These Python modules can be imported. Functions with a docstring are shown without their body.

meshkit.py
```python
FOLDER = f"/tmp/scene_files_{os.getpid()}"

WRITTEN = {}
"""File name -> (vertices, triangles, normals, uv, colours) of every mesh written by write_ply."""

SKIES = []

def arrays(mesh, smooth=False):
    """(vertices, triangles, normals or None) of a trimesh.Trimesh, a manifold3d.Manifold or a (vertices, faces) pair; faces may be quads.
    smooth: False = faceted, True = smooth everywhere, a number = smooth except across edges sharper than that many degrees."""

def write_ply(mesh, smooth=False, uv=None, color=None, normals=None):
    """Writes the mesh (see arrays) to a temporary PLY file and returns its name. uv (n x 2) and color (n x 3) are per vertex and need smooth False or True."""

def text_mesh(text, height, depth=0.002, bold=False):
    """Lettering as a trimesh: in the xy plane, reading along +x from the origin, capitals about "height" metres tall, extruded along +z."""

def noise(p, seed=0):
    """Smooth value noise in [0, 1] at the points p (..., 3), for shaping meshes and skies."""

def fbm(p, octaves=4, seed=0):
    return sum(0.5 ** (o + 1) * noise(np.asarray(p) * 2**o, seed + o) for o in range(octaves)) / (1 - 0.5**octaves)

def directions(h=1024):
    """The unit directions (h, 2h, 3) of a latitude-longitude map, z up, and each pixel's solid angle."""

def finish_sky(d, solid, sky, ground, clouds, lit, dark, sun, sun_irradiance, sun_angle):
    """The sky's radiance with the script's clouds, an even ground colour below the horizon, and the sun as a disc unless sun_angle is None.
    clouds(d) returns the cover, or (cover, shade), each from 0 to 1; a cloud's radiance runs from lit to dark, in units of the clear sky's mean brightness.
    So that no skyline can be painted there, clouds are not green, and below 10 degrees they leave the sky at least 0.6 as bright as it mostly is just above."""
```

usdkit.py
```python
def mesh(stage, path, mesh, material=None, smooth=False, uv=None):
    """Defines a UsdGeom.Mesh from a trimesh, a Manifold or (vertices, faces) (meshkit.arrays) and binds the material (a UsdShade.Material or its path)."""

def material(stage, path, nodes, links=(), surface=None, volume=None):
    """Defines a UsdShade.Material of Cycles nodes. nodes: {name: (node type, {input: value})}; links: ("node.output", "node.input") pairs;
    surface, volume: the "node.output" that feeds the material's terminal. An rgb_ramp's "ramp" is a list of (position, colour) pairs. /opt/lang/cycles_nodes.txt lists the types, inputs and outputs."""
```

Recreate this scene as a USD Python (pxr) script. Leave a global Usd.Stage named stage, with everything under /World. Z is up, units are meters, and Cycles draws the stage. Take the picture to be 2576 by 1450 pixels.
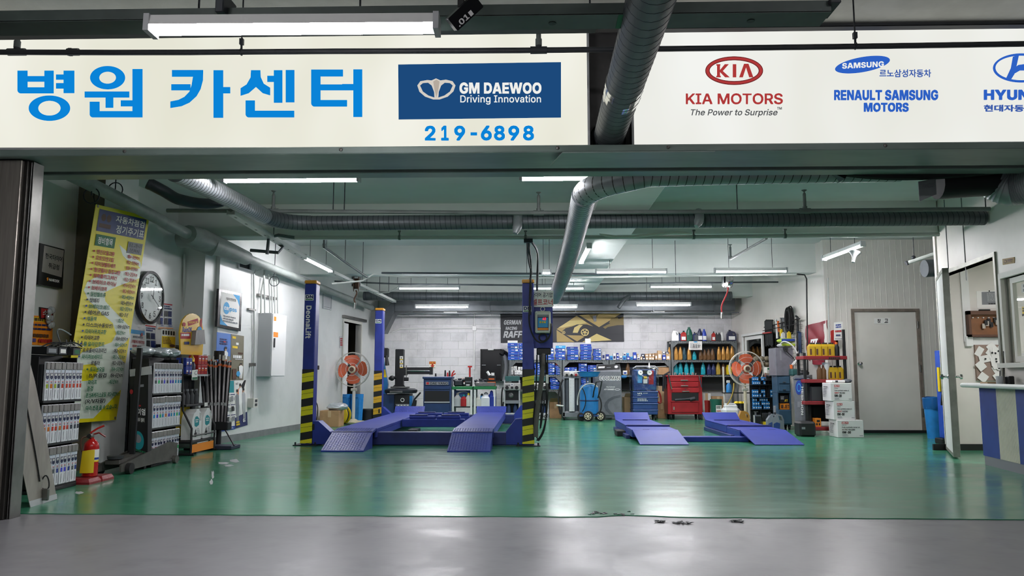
import math, glob
import numpy as np
import trimesh
import usdkit
from pxr import Usd, UsdGeom, UsdLux, Gf, Sdf
from PIL import Image, ImageDraw, ImageFont
from shapely import affinity, union_all, box as sbox
from shapely.geometry import Polygon, Point, LineString

stage = Usd.Stage.CreateInMemory()
UsdGeom.SetStageUpAxis(stage, UsdGeom.Tokens.z)
UsdGeom.SetStageMetersPerUnit(stage, 1.0)
UsdGeom.Xform.Define(stage, '/World')
stage.SetDefaultPrim(stage.GetPrimAtPath('/World'))

# ---------------------------------------------------------------- camera (photo pixels 2576 x 1450)
F, U0, V0 = 1950.0, 1288.0, 725.0
C = np.array([0, 0, 1.0])
_d = np.array([(1340 - U0) / F, -(942 - V0) / F, 1.0]); _d /= np.linalg.norm(_d)
_u = np.array([0, _d[2], -_d[1]]); _u /= np.linalg.norm(_u)
R = np.array([-np.cross(_d, _u), _d, _u])
cam = UsdGeom.Camera.Define(stage, '/World/camera')
_m = np.eye(4); _m[0, :3] = R[:, 0]; _m[1, :3] = R[:, 1]; _m[2, :3] = -R[:, 2]; _m[3, :3] = C
cam.AddTransformOp().Set(Gf.Matrix4d(*_m.ravel().tolist()))
cam.CreateHorizontalApertureAttr(36.0); cam.CreateVerticalApertureAttr(36.0 * 1450 / 2576)
cam.CreateFocalLengthAttr(36.0 * F / 2576)
cam.CreateClippingRangeAttr(Gf.Vec2f(0.05, 100))
cam.CreateExposureAttr(0.0)
TUBE = 122.0        # radiance of the lamp diffusers
SIGN = 0.86        # radiance of the backlit sign faces
dome = UsdLux.DomeLight.Define(stage, '/World/dome')   # what is left of daylight in the open parking deck
dome.CreateIntensityAttr(1.0)
_n = usdkit.material(stage, '/World/Looks/deck_air', {'b': ('background_shader', {'color': (.9, .95, 1.0), 'strength': .05})}, [], surface='b.background')
from pxr import UsdShade
UsdShade.MaterialBindingAPI.Apply(dome.GetPrim()).Bind(_n)

def ray(u, v): return R @ np.array([(u - U0) / F, -(v - V0) / F, 1.0])
def P(u, v, Y): r = ray(u, v); return C + r * (Y / r[1])
def PF(u, v, z=0.0): r = ray(u, v); return C + r * ((z - C[2]) / r[2])

# ---------------------------------------------------------------- materials
def lin(c):
    if isinstance(c, str): c = [int(c[i:i + 2], 16) for i in (0, 2, 4)]
    c = np.array(c, float) / 255
    return tuple(np.where(c <= .04045, c / 12.92, ((c + .055) / 1.055) ** 2.4))
M = {}
def mat(key, col, r=.5, metal=0., var=0., vs=6., bump=0., bs=60., emit=0., coat=0., dark=None, stretch=None, spec=.5, trans=0., alpha=1., rvar=0.):
    """principled with optional colour mottling (var, towards dark) and fine relief"""
    if key in M: return M[key]
    c = lin(col); pr = {'base_color': c, 'roughness': r, 'metallic': metal, 'specular_ior_level': spec}
    if coat: pr['coat_weight'] = coat
    if emit: pr['emission_color'] = c; pr['emission_strength'] = emit
    if trans: pr['transmission_weight'] = trans
    if alpha < 1: pr['alpha'] = alpha
    nodes, links = {'p': ('principled_bsdf', pr)}, []
    if var or bump or rvar:
        nodes['g'] = ('geometry', {}) if False else ('texture_coordinate', {})
        src = 'g.object'
        if stretch:
            nodes['m'] = ('mapping', {'scale': stretch}); links.append(('g.object', 'm.vector')); src = 'm.vector'
    if var:
        d = lin(dark) if dark else tuple(x * .45 for x in c)
        nodes['n'] = ('noise_texture', {'scale': vs, 'detail': 5., 'roughness': .6})
        nodes['r'] = ('rgb_ramp', {'ramp': [(0., d), (.5 - .0, tuple(a * (1 - var * .4) + b * var * .4 for a, b in zip(c, d))), (.5 + .08, c), (1., c)] if var < .9 else [(.3, d), (.7, c)]})
        links += [(src, 'n.vector'), ('n.fac', 'r.fac'), ('r.color', 'p.base_color')]
    if rvar:
        nodes['n3'] = ('noise_texture', {'scale': 3., 'detail': 4.})
        nodes['mr'] = ('map_range', {'from_min': .3, 'from_max': .7, 'to_min': max(r - rvar, .02), 'to_max': r + rvar})
        links += [(src, 'n3.vector'), ('n3.fac', 'mr.value'), ('mr.result', 'p.roughness')]
    if bump:
        nodes['n2'] = ('noise_texture', {'scale': bs, 'detail': 3.})
        nodes['b'] = ('bump', {'strength': min(bump, 1.), 'distance': .004 if bump <= 1 else .004 * bump})
        links += [(src, 'n2.vector'), ('n2.fac', 'b.height'), ('b.normal', 'p.normal')]
    M[key] = usdkit.material(stage, '/World/Looks/' + key, nodes, links, surface='p.BSDF')
    return M[key]
def glow(key, col, k):
    if key not in M:
        M[key] = usdkit.material(stage, '/World/Looks/' + key, {'e': ('emission', {'color': lin(col), 'strength': k})}, [], surface='e.emission')
    return M[key]
def glass(key, tint=(.9, .95, .95), rough=.02, fac=.07):
    if key not in M:
        M[key] = usdkit.material(stage, '/World/Looks/' + key, {'t': ('transparent_bsdf', {'color': tint}), 'g': ('glossy_bsdf', {'color': (1., 1., 1.), 'roughness': rough}), 'x': ('mix_closure', {'fac': fac})},
                                 [('t.BSDF', 'x.closure1'), ('g.BSDF', 'x.closure2')], surface='x.closure')
    return M[key]

# ---------------------------------------------------------------- lettering
_FD = glob.glob('/opt/blender-*/*/datafiles/fonts/')[0]
_fonts, _txt = {}, {}
def font(f):
    if f not in _fonts:
        if f == 'K': _fonts[f] = ImageFont.truetype(_FD + 'Noto Sans CJK Regular.woff2', 72)
        else:
            _fonts[f] = ImageFont.truetype(_FD + 'Inter.woff2', 72); _fonts[f].set_variation_by_axes([20, {'I': 500, 'B': 800, 'L': 400}[f]])
    return _fonts[f]
def text(s, f='K', bold=0., slant=0.):
    """lettering as a shapely shape in the unit square (bounding box 0..1, y up)"""
    key = (s, f, bold, slant)
    if key in _txt: return _txt[key]
    ft = font(f); x0, y0, x1, y1 = ft.getbbox(s, anchor='ls')
    im = Image.new('L', (x1 - x0 + 8, y1 - y0 + 8)); ImageDraw.Draw(im).text((4 - x0, 4 - y0), s, 255, ft, anchor='ls')
    on = np.pad(np.asarray(im) > 120, ((0, 0), (1, 1))).astype(np.int8); df = np.diff(on, axis=1)
    rows, st = np.nonzero(df == 1); en = np.nonzero(df == -1)[1]
    g = union_all(sbox(st, -rows - 1, en, -rows)).buffer(.6 + bold).buffer(-.6).simplify(.8)
    if slant: g = affinity.skew(g, xs=slant)
    a, b, c, d = g.bounds
    g = affinity.affine_transform(g, [1 / (c - a), 0, 0, 1 / (d - b), -a / (c - a), -b / (d - b)])
    _txt[key] = g; return g
def polys(g):
    if g.is_empty: return []
    return [p for p in getattr(g, 'geoms', [g]) if p.geom_type == 'Polygon' and p.area > 1e-12]
def gmap(g, fn):
    """map every vertex of a shapely shape through fn((n,2)) -> (n,2)"""
    from shapely import transform
    return transform(g, fn)

class Plane:
    """a flat place in the room: origin, x axis, y axis; the normal faces the viewer"""
    def __init__(s, o, xa, ya=(0, 0, 1)):
        s.o = np.array(o, float); s.x = np.array(xa, float) / np.linalg.norm(xa); s.y = np.array(ya, float) / np.linalg.norm(ya); s.n = np.cross(s.x, s.y)
    def px(s, u, v):
        r = ray(u, v); t = np.dot(s.o - C, s.n) / np.dot(r, s.n); p = C + r * t - s.o
        return np.array([p @ s.x, p @ s.y])
    def st(s, p): q = np.array(p, float) - s.o; return np.array([q @ s.x, q @ s.y])
    def poly(s, pts): return Polygon([s.px(*p) for p in pts])
    def w(s, st, off=0.): st = np.asarray(st, float); return s.o + st[:, :1] * s.x + st[:, 1:2] * s.y + s.n * off
def front(Y): return Plane((0, Y, 0), (1, 0, 0))
def quad(pts):
    """unit square (x right, y down from the top) -> plane coordinates of four corners TL TR BR BL"""
    a, b, c, d = [np.array(p, float) for p in pts]
    def fn(q):
        q = np.asarray(q, float); x, y = q[:, :1], q[:, 1:2]
        return (a * (1 - x) + b * x) * (1 - y) + (d * (1 - x) + c * x) * y
    return fn

# ---------------------------------------------------------------- geometry
def cross2(v, f): a = v[f[:, 1]] - v[f[:, 0]]; b = v[f[:, 2]] - v[f[:, 0]]; return a[:, 0] * b[:, 1] - a[:, 1] * b[:, 0]
def tri(poly):
    v, f = trimesh.creation.triangulate_polygon(poly, engine='earcut'); return np.asarray(v), np.asarray(f)
def frame(axis):
    a = np.array(axis, float); a /= np.linalg.norm(a); h = np.array([0, 0, 1.]) if abs(a[2]) < .9 else np.array([1., 0, 0])
    x = np.cross(h, a); x /= np.linalg.norm(x); return x, np.cross(a, x), a
class G:
    def __init__(s): s.v, s.f, s.n = [], [], 0
    def add(s, v, f):
        v = np.asarray(v, float); f = np.asarray(f, int)
        if f.shape[1] == 4: f = np.vstack([f[:, [0, 1, 2]], f[:, [0, 2, 3]]])
        s.v.append(v); s.f.append(f + s.n); s.n += len(v); return s
    def arr(s): return np.vstack(s.v), np.vstack(s.f)
    def box(s, x0, x1, y0, y1, z0, z1, b=0.):
        x0, x1 = sorted((x0, x1)); y0, y1 = sorted((y0, y1)); z0, z1 = sorted((z0, z1))
        b = min(b, (x1 - x0) * .45, (y1 - y0) * .45, (z1 - z0) * .45)
        if b <= 0:
            v = [(x, y, z) for z in (z0, z1) for y in (y0, y1) for x in (x0, x1)]
            return s.add(v, [(0, 2, 3, 1), (4, 5, 7, 6), (0, 1, 5, 4), (2, 6, 7, 3), (0, 4, 6, 2), (1, 3, 7, 5)])
        pts = []
        for x, sx in ((x0, 1), (x1, -1)):
            for y, sy in ((y0, 1), (y1, -1)):
                for z, sz in ((z0, 1), (z1, -1)):
                    pts += [(x, y + sy * b, z + sz * b), (x + sx * b, y, z + sz * b), (x + sx * b, y + sy * b, z)]
        return s.hull(pts)
    def hull(s, pts):
        h = trimesh.convex.convex_hull(np.array(pts, float)); return s.add(h.vertices, h.faces)
    def ring(s, rings, closed=False, caps=True):
        rings = [np.asarray(r, float) for r in rings]; n = len(rings[0]); k = len(rings); v = np.vstack(rings); f = []
        for i in range(k if closed else k - 1):
            a, b = i * n, ((i + 1) % k) * n
            for j in range(n):
                j2 = (j + 1) % n; f.append((a + j, a + j2, b + j2, b + j))
        s.add(v, f)
        if caps and not closed:
            for r, fl in ((rings[0], True), (rings[-1], False)):
                c = r.mean(0); vv = np.vstack([r, c]); ff = [((j + 1) % n, j, n) if fl else (j, (j + 1) % n, n) for j in range(n)]
                s.add(vv, ff)
        return s
    def cyl(s, a, b, r, n=12, r2=None):
        a = np.array(a, float); b = np.array(b, float); x, y, _ = frame(b - a); r2 = r if r2 is None else r2
        t = np.arange(n) * 2 * np.pi / n; c = np.cos(t)[:, None] * x + np.sin(t)[:, None] * y
        return s.ring([a + c * r, b + c * r2])
    def lathe(s, prof, n=16, o=(0, 0, 0), axis=(0, 0, 1)):
        x, y, a = frame(axis); t = np.arange(n) * 2 * np.pi / n; c = np.cos(t)[:, None] * x + np.sin(t)[:, None] * y
        return s.ring([np.array(o) + a * h + c * max(r, 1e-4) for r, h in prof])
    def tube(s, pts, r, n=8, closed=False, rad=None):
        pts = np.array(pts, float); k = len(pts); tg = np.gradient(pts, axis=0) if not closed else np.roll(pts, -1, 0) - np.roll(pts, 1, 0)
        tg /= np.maximum(np.linalg.norm(tg, axis=1), 1e-9)[:, None]; x, y, _ = frame(tg[0]); t = np.arange(n) * 2 * np.pi / n; rings = []
        for i in range(k):
            x = x - tg[i] * (x @ tg[i]); x /= np.linalg.norm(x); y = np.cross(tg[i], x); q = r if rad is None else rad[i]
            rings.append(pts[i] + (np.cos(t)[:, None] * x + np.sin(t)[:, None] * y) * q)
        return s.ring(rings, closed)
    def prism(s, geom, pl, d0, d1):
        """shapely shape on a Plane, extruded along its normal from d0 to d1"""
        for p in polys(geom):
            v, f = tri(p); n = len(v); a = pl.w(v, d1); b = pl.w(v, d0); cr = cross2(v, f)
            f = np.where((cr > 0)[:, None], f, f[:, ::-1]); s.add(np.vstack([a, b]), np.vstack([f, f[:, ::-1] + n]))
            for r in [p.exterior] + list(p.interiors):
                q = np.array(r.coords)[:-1]; m = len(q); A = pl.w(q, d1); B = pl.w(q, d0); i = np.arange(m); j = (i + 1) % m
                s.add(np.vstack([A, B]), np.stack([i, i + m, j + m, j], 1) if r.is_ccw else np.stack([j, j + m, i + m, i], 1))
        return s
    def flat(s, geom, pl, off):
        for p in polys(geom):
            v, f = tri(p); cr = cross2(v, f); f = np.where((cr > 0)[:, None], f, f[:, ::-1]); s.add(pl.w(v, off), f)
        return s
    def sph(s, c, r, k=1, sc=(1, 1, 1)):
        m = trimesh.creation.icosphere(k, 1.0); return s.add(m.vertices * r * np.array(sc) + np.array(c), m.faces)
    def move(s, d=(0, 0, 0), rz=0., o=(0, 0, 0)):
        c, q = math.cos(rz), math.sin(rz); Rm = np.array([[c, -q, 0], [q, c, 0], [0, 0, 1]]); o = np.array(o)
        s.v = [(v - o) @ Rm.T + o + np.array(d) for v in s.v]; return s
    def turn(s, axis, deg, o=(0, 0, 0)):
        Rm = trimesh.transformations.rotation_matrix(math.radians(deg), axis)[:3, :3]; o = np.array(o); s.v = [(v - o) @ Rm.T + o for v in s.v]; return s
def arc(c, r, a0, a1, n, x, y):
    t = np.radians(np.linspace(a0, a1, n)); return np.array(c) + r * (np.cos(t)[:, None] * np.array(x, float) + np.sin(t)[:, None] * np.array(y, float))
def smoothpath(pts, n=24):
    from scipy.interpolate import PchipInterpolator
    p = np.array(pts, float); t = np.r_[0, np.cumsum(np.linalg.norm(np.diff(p, axis=0), axis=1))]; return PchipInterpolator(t, p)(np.linspace(0, t[-1], n))
def wob(pts, k=24):
    from scipy.interpolate import CubicSpline
    p = np.array(pts, float); t = np.r_[0, np.cumsum(np.linalg.norm(np.diff(p, axis=0), axis=1))]; return CubicSpline(t, p)(np.linspace(0, t[-1], k))

_used = {}
def uniq(parent, name):
    k = (parent, name); n = _used.get(k, 0); _used[k] = n + 1
    return f'{parent}/{name}' + (f'_{n:03d}' if n else '')
def props(prim, label=None, cat=None, group=None, kind=None):
    for k, x in (('label', label), ('category', cat), ('group', group), ('kind', kind)):
        if x: prim.SetCustomDataByKey(k, x)
class Thing:
    """one movable thing: parts are collected in room coordinates (or local ones, when loc is given) and written by done()"""
    def __init__(s, name, label=None, cat=None, group=None, kind=None):
        s.name, s.label, s.cat, s.group, s.kind, s.parts = name, label, cat, group, kind, []
    def part(s, name, g, m, label=None, under=None, smooth=35, kind=None):
        if g is None or (isinstance(g, G) and not g.v): return None
        s.parts.append((name, g.arr() if isinstance(g, G) else g, m, label, under, smooth, kind)); return len(s.parts) - 1
    def done(s, loc=None, rz=0.):
        allv = np.vstack([p[1][0] for p in s.parts]); lo, hi = allv.min(0), allv.max(0)
        base = np.array([(lo[0] + hi[0]) / 2, (lo[1] + hi[1]) / 2, lo[2]]) if loc is None else np.zeros(3)
        s.path = uniq('/World', s.name); s.loc = base if loc is None else np.array(loc, float)
        paths = []
        if len(s.parts) == 1:
            p = s.parts[0]; m = usdkit.mesh(stage, s.path, (p[1][0] - base, p[1][1]), p[2], smooth=p[5]); x = m
        else:
            x = UsdGeom.Xform.Define(stage, s.path)
            for p in s.parts:
                par = s.path if p[4] is None else paths[p[4]]
                path = uniq(par, p[0]); paths.append(path)
                m = usdkit.mesh(stage, path, (p[1][0] - base, p[1][1]), p[2], smooth=p[5]); props(m.GetPrim(), p[3], kind=p[6])
        x.AddTranslateOp().Set(Gf.Vec3d(*map(float, s.loc)))
        x.AddRotateZOp().Set(float(math.degrees(rz)))
        props(x.GetPrim(), s.label, s.cat, s.group, s.kind); return s
    def copy(s, loc, rz=0., label=None, group=None, scale=None):
        x = UsdGeom.Xform.Define(stage, uniq('/World', s.name))
        x.GetPrim().GetReferences().AddInternalReference(s.path); x.GetPrim().SetInstanceable(True)
        x.ClearXformOpOrder()
        x.AddTranslateOp().Set(Gf.Vec3d(*map(float, loc))); x.AddRotateZOp().Set(float(math.degrees(rz)))
        if scale is not None: x.AddScaleOp().Set(Gf.Vec3f(*map(float, scale)))
        props(x.GetPrim(), label or s.label, s.cat, group or s.group); return x
def solo(name, g, m, label=None, cat=None, group=None, kind=None, smooth=35):
    t = Thing(name, label, cat, group, kind); t.part(name, g, m, smooth=smooth); return t.done()
def struct(name, g, m, smooth=30): return solo(name, g, m, kind='structure', smooth=smooth)

class Print:
    """flat print on a thing: unit coordinates (x right, y down) of a quad on a plane; each colour becomes one part"""
    def __init__(s, pl, q, off=.0008, px=True):
        s.pl = pl; s.fn = quad([pl.px(*p) for p in q] if px else q); s.off = off; s.items = []; s.k = 0
    def geom(s, m, g, name='printed_area', lift=None):
        s.k += 1; s.items.append((m, gmap(g, s.fn), name, s.off + .0004 * s.k)); return s
    def rect(s, m, x0, y0, x1, y1, name='printed_area'): return s.geom(m, sbox(x0, y0, x1, y1), name)
    def poly(s, m, pts, name='printed_area'): return s.geom(m, Polygon(pts).buffer(0), name)
    def ell(s, m, cx, cy, rx, ry, name='printed_area'): return s.geom(m, affinity.scale(Point(cx, cy).buffer(1, 10), rx, ry, origin=(cx, cy)), name)
    def text(s, m, t, x0, y0, x1, y1, f='K', bold=0., slant=0., name='lettering'):
        return s.geom(m, affinity.affine_transform(text(t, f, bold, slant), [x1 - x0, 0, 0, y0 - y1, x0, y1]), name)
    def to(s, thing, under=None):
        by = {}
        for m, g, name, off in s.items: by.setdefault((name, str(m.GetPath())), []).append((m, g, off))
        for (name, _), l in by.items():
            gg = G()
            for m, g, off in l: gg.flat(g, s.pl, off)
            if gg.v: thing.part(name, gg, l[0][0], under=under, smooth=False)
def card(name, label, cat, pl, q, m, prints=None, th=.003, off=.002, base='sheet', group=None, more=None):
    """a sheet, board or poster on a plane: q = four photo corners TL TR BR BL; prints(Print) adds the print"""
    t = Thing(name, label, cat, group); g = G().prism(pl.poly(q), pl, off, off + th)
    i = t.part(base, g, m, smooth=False)
    if prints: pr = Print(pl, q, off + th + .0006); prints(pr); pr.to(t, i)
    if more: more(t)
    return t.done()
def lines(pr, m, x0, y0, x1, y1, n, gap=.5, seed=0):
    """n rows of small print, too small to read in the photograph"""
    rg = np.random.default_rng(seed + int(x0 * 1e4) + n); h = (y1 - y0) / n
    for i in range(n):
        x = x0; e = x1 - (x1 - x0) * rg.uniform(0, .3); 
        while x < e:
            w = (x1 - x0) * rg.uniform(.06, .2); pr.rect(m, x, y0 + i * h, min(x + w, e), y0 + (i + 1 - gap) * h, 'lettering'); x += w + (x1 - x0) * .03
ORD = 'first second third fourth fifth sixth seventh eighth ninth tenth eleventh twelfth thirteenth fourteenth fifteenth sixteenth seventeenth eighteenth nineteenth twentieth'.split()
# ================================================================ materials of the shell
mat('green_floor', '418868', r=.2, var=.5, vs=1.1, dark='327255', bump=.06, bs=2.2, stretch=(.5, 1.2, 1.), rvar=.03, spec=.55)
mat('concrete', '7f7e81', r=.36, var=.4, vs=.9, dark='67666a', bump=.2, bs=14, rvar=.06)
mat('paint_white', 'd9dbd8', r=.45, var=.35, vs=1.3, dark='b9bcb6', bump=.12, bs=40)
mat('paint_wall', 'd6d8d6', r=.4, var=.3, vs=1.7, dark='bcc0bc', bump=.15, bs=30)
mat('paint_brown', '6d6553', r=.5, var=.4, vs=2., bump=.15, bs=40)
mat('panel_cream', 'e2ddd6', r=.42, var=.3, vs=1.2, dark='cbc6bd')
mat('ceiling_paint', 'ced3cf', r=.75, var=.4, vs=.8, dark='b8beb9', bump=.2, bs=25)
mat('deck_ceiling', 'c9cac2', r=.8, var=.5, vs=2.5, dark='a6a79f', bump=.3, bs=40)
mat('soffit_green', '84958e', r=.36, var=.5, vs=2.2, dark='5f6f69', stretch=(.6, 2., 2.))
mat('header_dark', '4a4848', r=.6, var=.4)
mat('base_grey', '7d7f80', r=.5, var=.4)
mat('steel', 'b3aca3', r=.33, metal=.6, var=.35, vs=3., dark='6f6a63', stretch=(12., 12., .5))
mat('steel_dull', '8c8b88', r=.42, metal=1., var=.4, vs=4.)
mat('steel_dark', '4c4a47', r=.4, metal=.9, var=.4, vs=3.)
mat('galv', 'a3a7aa', r=.45, metal=.55, var=.3, vs=5., dark='7d8286')
mat('galv_dark', '5d6266', r=.45, metal=.4, var=.4, vs=4., dark='43484b')
mat('iron_dark', '30343a', r=.5, metal=.3, var=.4)
mat('channel_dark', '34363a', r=.55, var=.4, vs=3.)
mat('channel_green', '46524d', r=.5, var=.6, vs=4., dark='2c3634')
mat('pipe_grey', '6e7472', r=.5, var=.35, vs=4.)
mat('pipe_insul', '8d9490', r=.6, var=.35, vs=4., bump=.3, bs=30)
mat('pvc', 'b9bdb9', r=.4)
mat('black', '17181a', r=.5); mat('rubber', '1c1c1d', r=.75); mat('black_gloss', '121316', r=.2)
mat('dark_grey', '3a3c3f', r=.5); mat('grey', '808388', r=.5); mat('light_grey', 'b9bbbd', r=.45)
mat('white', 'e8e8e6', r=.4); mat('paper', 'eceae6', r=.7); mat('off_white', 'd8d6ce', r=.5)
mat('chrome', 'd8d8d6', r=.12, metal=1.)
mat('blue', '2a3f9c', r=.35, var=.3, vs=4., dark='1e2c70'); mat('red', 'b02a26', r=.38, var=.25, vs=4.); mat('yellow', 'e8c81f', r=.45)
mat('orange', 'e06a2c', r=.4); mat('gold', 'c08a3a', r=.4)
mat('ink', '1a1a1c', r=.6); mat('ink_blue', '1f3f96', r=.6); mat('ink_red', 'b3252a', r=.6); mat('ink_green', '1d6b45', r=.6); mat('ink_white', 'f0f0ee', r=.6); mat('ink_navy', '232a60', r=.6); mat('ink_teal', '1c8e96', r=.6); mat('ink_sky', '3f9fd6', r=.6); mat('ink_yellow', 'efc928', r=.6); mat('ink_brown', '5a3b2a', r=.6); mat('ink_grey', '85878c', r=.6); mat('ink_orange', 'ee8d22', r=.6)
glow('lamp', 'fdfbff', TUBE)

# ================================================================ shell
def wall(name, a, b, z0, z1, m, th=.12, holes=(), kind='structure'):
    pl = Plane((*a, 0), (b[0] - a[0], b[1] - a[1], 0)); L = math.hypot(b[0] - a[0], b[1] - a[1]); g = sbox(0, z0, L, z1)
    for h in holes: g = g.difference(sbox(*h))
    solo(name, G().prism(g, pl, -th, 0), m, kind=kind, smooth=False); return pl
LB, LC = (-4.56, 11.1), (-3.78, 18.8)
# green shop floor with a worn, uneven front edge; grey deck in front of it
rg = np.random.default_rng(5); xs = np.linspace(-5.4, 7.4, 130); ed = 5.66 + .012 * np.cumsum(rg.normal(0, .25, 130)) * np.exp(-np.linspace(0, 2, 130)) + rg.normal(0, .004, 130)
ed[[60 + i for i in range(-1, 5)]] += (.0, .04, .07, .06, .05, .02)
ed -= np.linspace(0, 1, 130) ** 3 * .12
struct('floor', G().prism(Polygon([(x, e) for x, e in zip(xs, ed)] + [(7.4, 19.0), (-5.4, 19.0)]), Plane((0, 0, 0), (1, 0, 0), (0, 1, 0)), -.006, 0), M['green_floor'])
struct('pavement', G().box(-9, 11, -9, 19.2, -.25, -.006), M['concrete'])
g = G(); rg = np.random.default_rng(3)
for (u, v, w, h, a) in ((1530, 1294, 60, 7, 0), (1500, 1291, 22, 6, 0), (1715, 1315, 30, 4, 3), (1850, 1311, 26, 3, 0), (1660, 1312, 16, 3, 0)):
    for k in range(14):
        p = PF(u + rg.normal(0, w / 2.2), v + rg.normal(0, h / 3)); g.hull(p + np.c_[rg.normal(0, .012, (7, 2)), rg.uniform(-.005, .006, 7)])
solo('chipped_floor_debris', g, M['dark_grey'], 'dark chips of broken floor paint lying along the green edge', 'debris', kind='stuff')
# left walls
wall('wall_left', (-4.91, 5.62), (-4.91, 8.1), 0, 3.35, M['paint_wall'])
struct('pillar', G().box(-5.0, -4.62, 8.105, 8.8, 0, 3.35), M['paint_wall']); struct('trim_1', G().box(-4.905, -4.62, 8.098, 8.105, 0, 3.35), M['paint_brown'])
wall('wall_left_001', (-4.93, 8.8), (-4.93, 11.1), 0, 3.35, M['paint_wall'])
struct('pillar', G().box(-5.0, -4.62, 10.72, 11.1, 0, 3.35), M['paint_wall'])
Lc = math.hypot(LC[0] - LB[0], LC[1] - LB[1])
PLC_ = Plane((*LB, 0), (LC[0] - LB[0], LC[1] - LB[1], 0))
PLC = wall('wall_left_002', LB, LC, 0, 3.35, M['paint_wall'], holes=[(PLC_.px(862, 900)[0], -.1, PLC_.px(906, 900)[0], 2.12)])
struct('baseboard_left', G().prism(sbox(.0, 0, 4.5, .1), PLC, 0, .012), M['base_grey'])
struct('baseboard_left_001', G().box(-4.93, -4.915, 8.8, 10.7, 0, .1), M['base_grey'])
PLB = Plane((-4.93, 8.0, 0), (0, 1, 0))
PLA = Plane((-4.91, 5.0, 0), (0, 1, 0))
# back wall of painted concrete blocks, laid in running bond
wb = Thing('wall_back', kind='structure'); wb.part('wall_core', G().box(-3.9, 4.95, 18.8145, 19.0, 0, 3.35), M['paint_white'])
rg = np.random.default_rng(8); bw, bh = .40, .2
mat('block_a', 'dedddf', r=.5, var=.12, vs=3., bump=.35, bs=45); mat('block_b', 'dadadc', r=.5, var=.12, vs=3., bump=.35, bs=45); mat('block_c', 'e0dfe0', r=.5, var=.1, vs=3., bump=.35, bs=45)
for j in range(13):
    x = -3.8 - (.2 if j % 2 else 0)
    while x < 4.8:
        a, b = max(x, -3.8), min(x + bw, 4.85)
        if b - a > .05: wb.part('block', G().box(a + .003, b - .003, 18.806 + rg.uniform(0, .003), 18.83, j * bh + .003, (j + 1) * bh - .003, .003), M['block_' + 'abc'[rg.integers(3)]], smooth=False)
        x += bw
wb.done()
# right wall with its window, storage wall of ribbed panels with door
RA, RB = (4.80, 18.8), (5.14, 13.62)
PLR = Plane((*RA, 0), (RB[0] - RA[0], RB[1] - RA[1], 0)); LR = math.hypot(RB[0] - RA[0], RB[1] - RA[1])
def wpx(pl, u0, v0, u1, v1): a, b = pl.px(u0, v0), pl.px(u1, v1); return (min(a[0], b[0]), min(a[1], b[1]), max(a[0], b[0]), max(a[1], b[1]))
w1 = (PLR.px(1872, 900)[0], .95, PLR.px(1968, 900)[0], 1.86)
wall('wall_right', RA, RB, 0, 3.35, M['panel_cream'], holes=[w1])
PS = front(13.6)
ws = Thing('wall_right_001', kind='structure'); d0, d1 = PS.px(2141, 800)[0], PS.px(2312, 800)[0]
g = G().prism(sbox(5.1, 0, 7.4, 3.35).difference(sbox(d0, -.1, d1, 2.13)), PS, -.12, 0); ws.part('wall_core', g, M['panel_cream'], smooth=False)
x = 5.16
while x < 7.35:      # pressed ribs of the sandwich panels
    z0 = 2.16 if d0 - .07 < x < d1 + .05 else .06
    ws.part('rib', G().box(x, x + .012, 13.597, 13.602, z0, 3.34, .003), M['panel_cream'], smooth=False); x += .1
ws.done()
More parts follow.
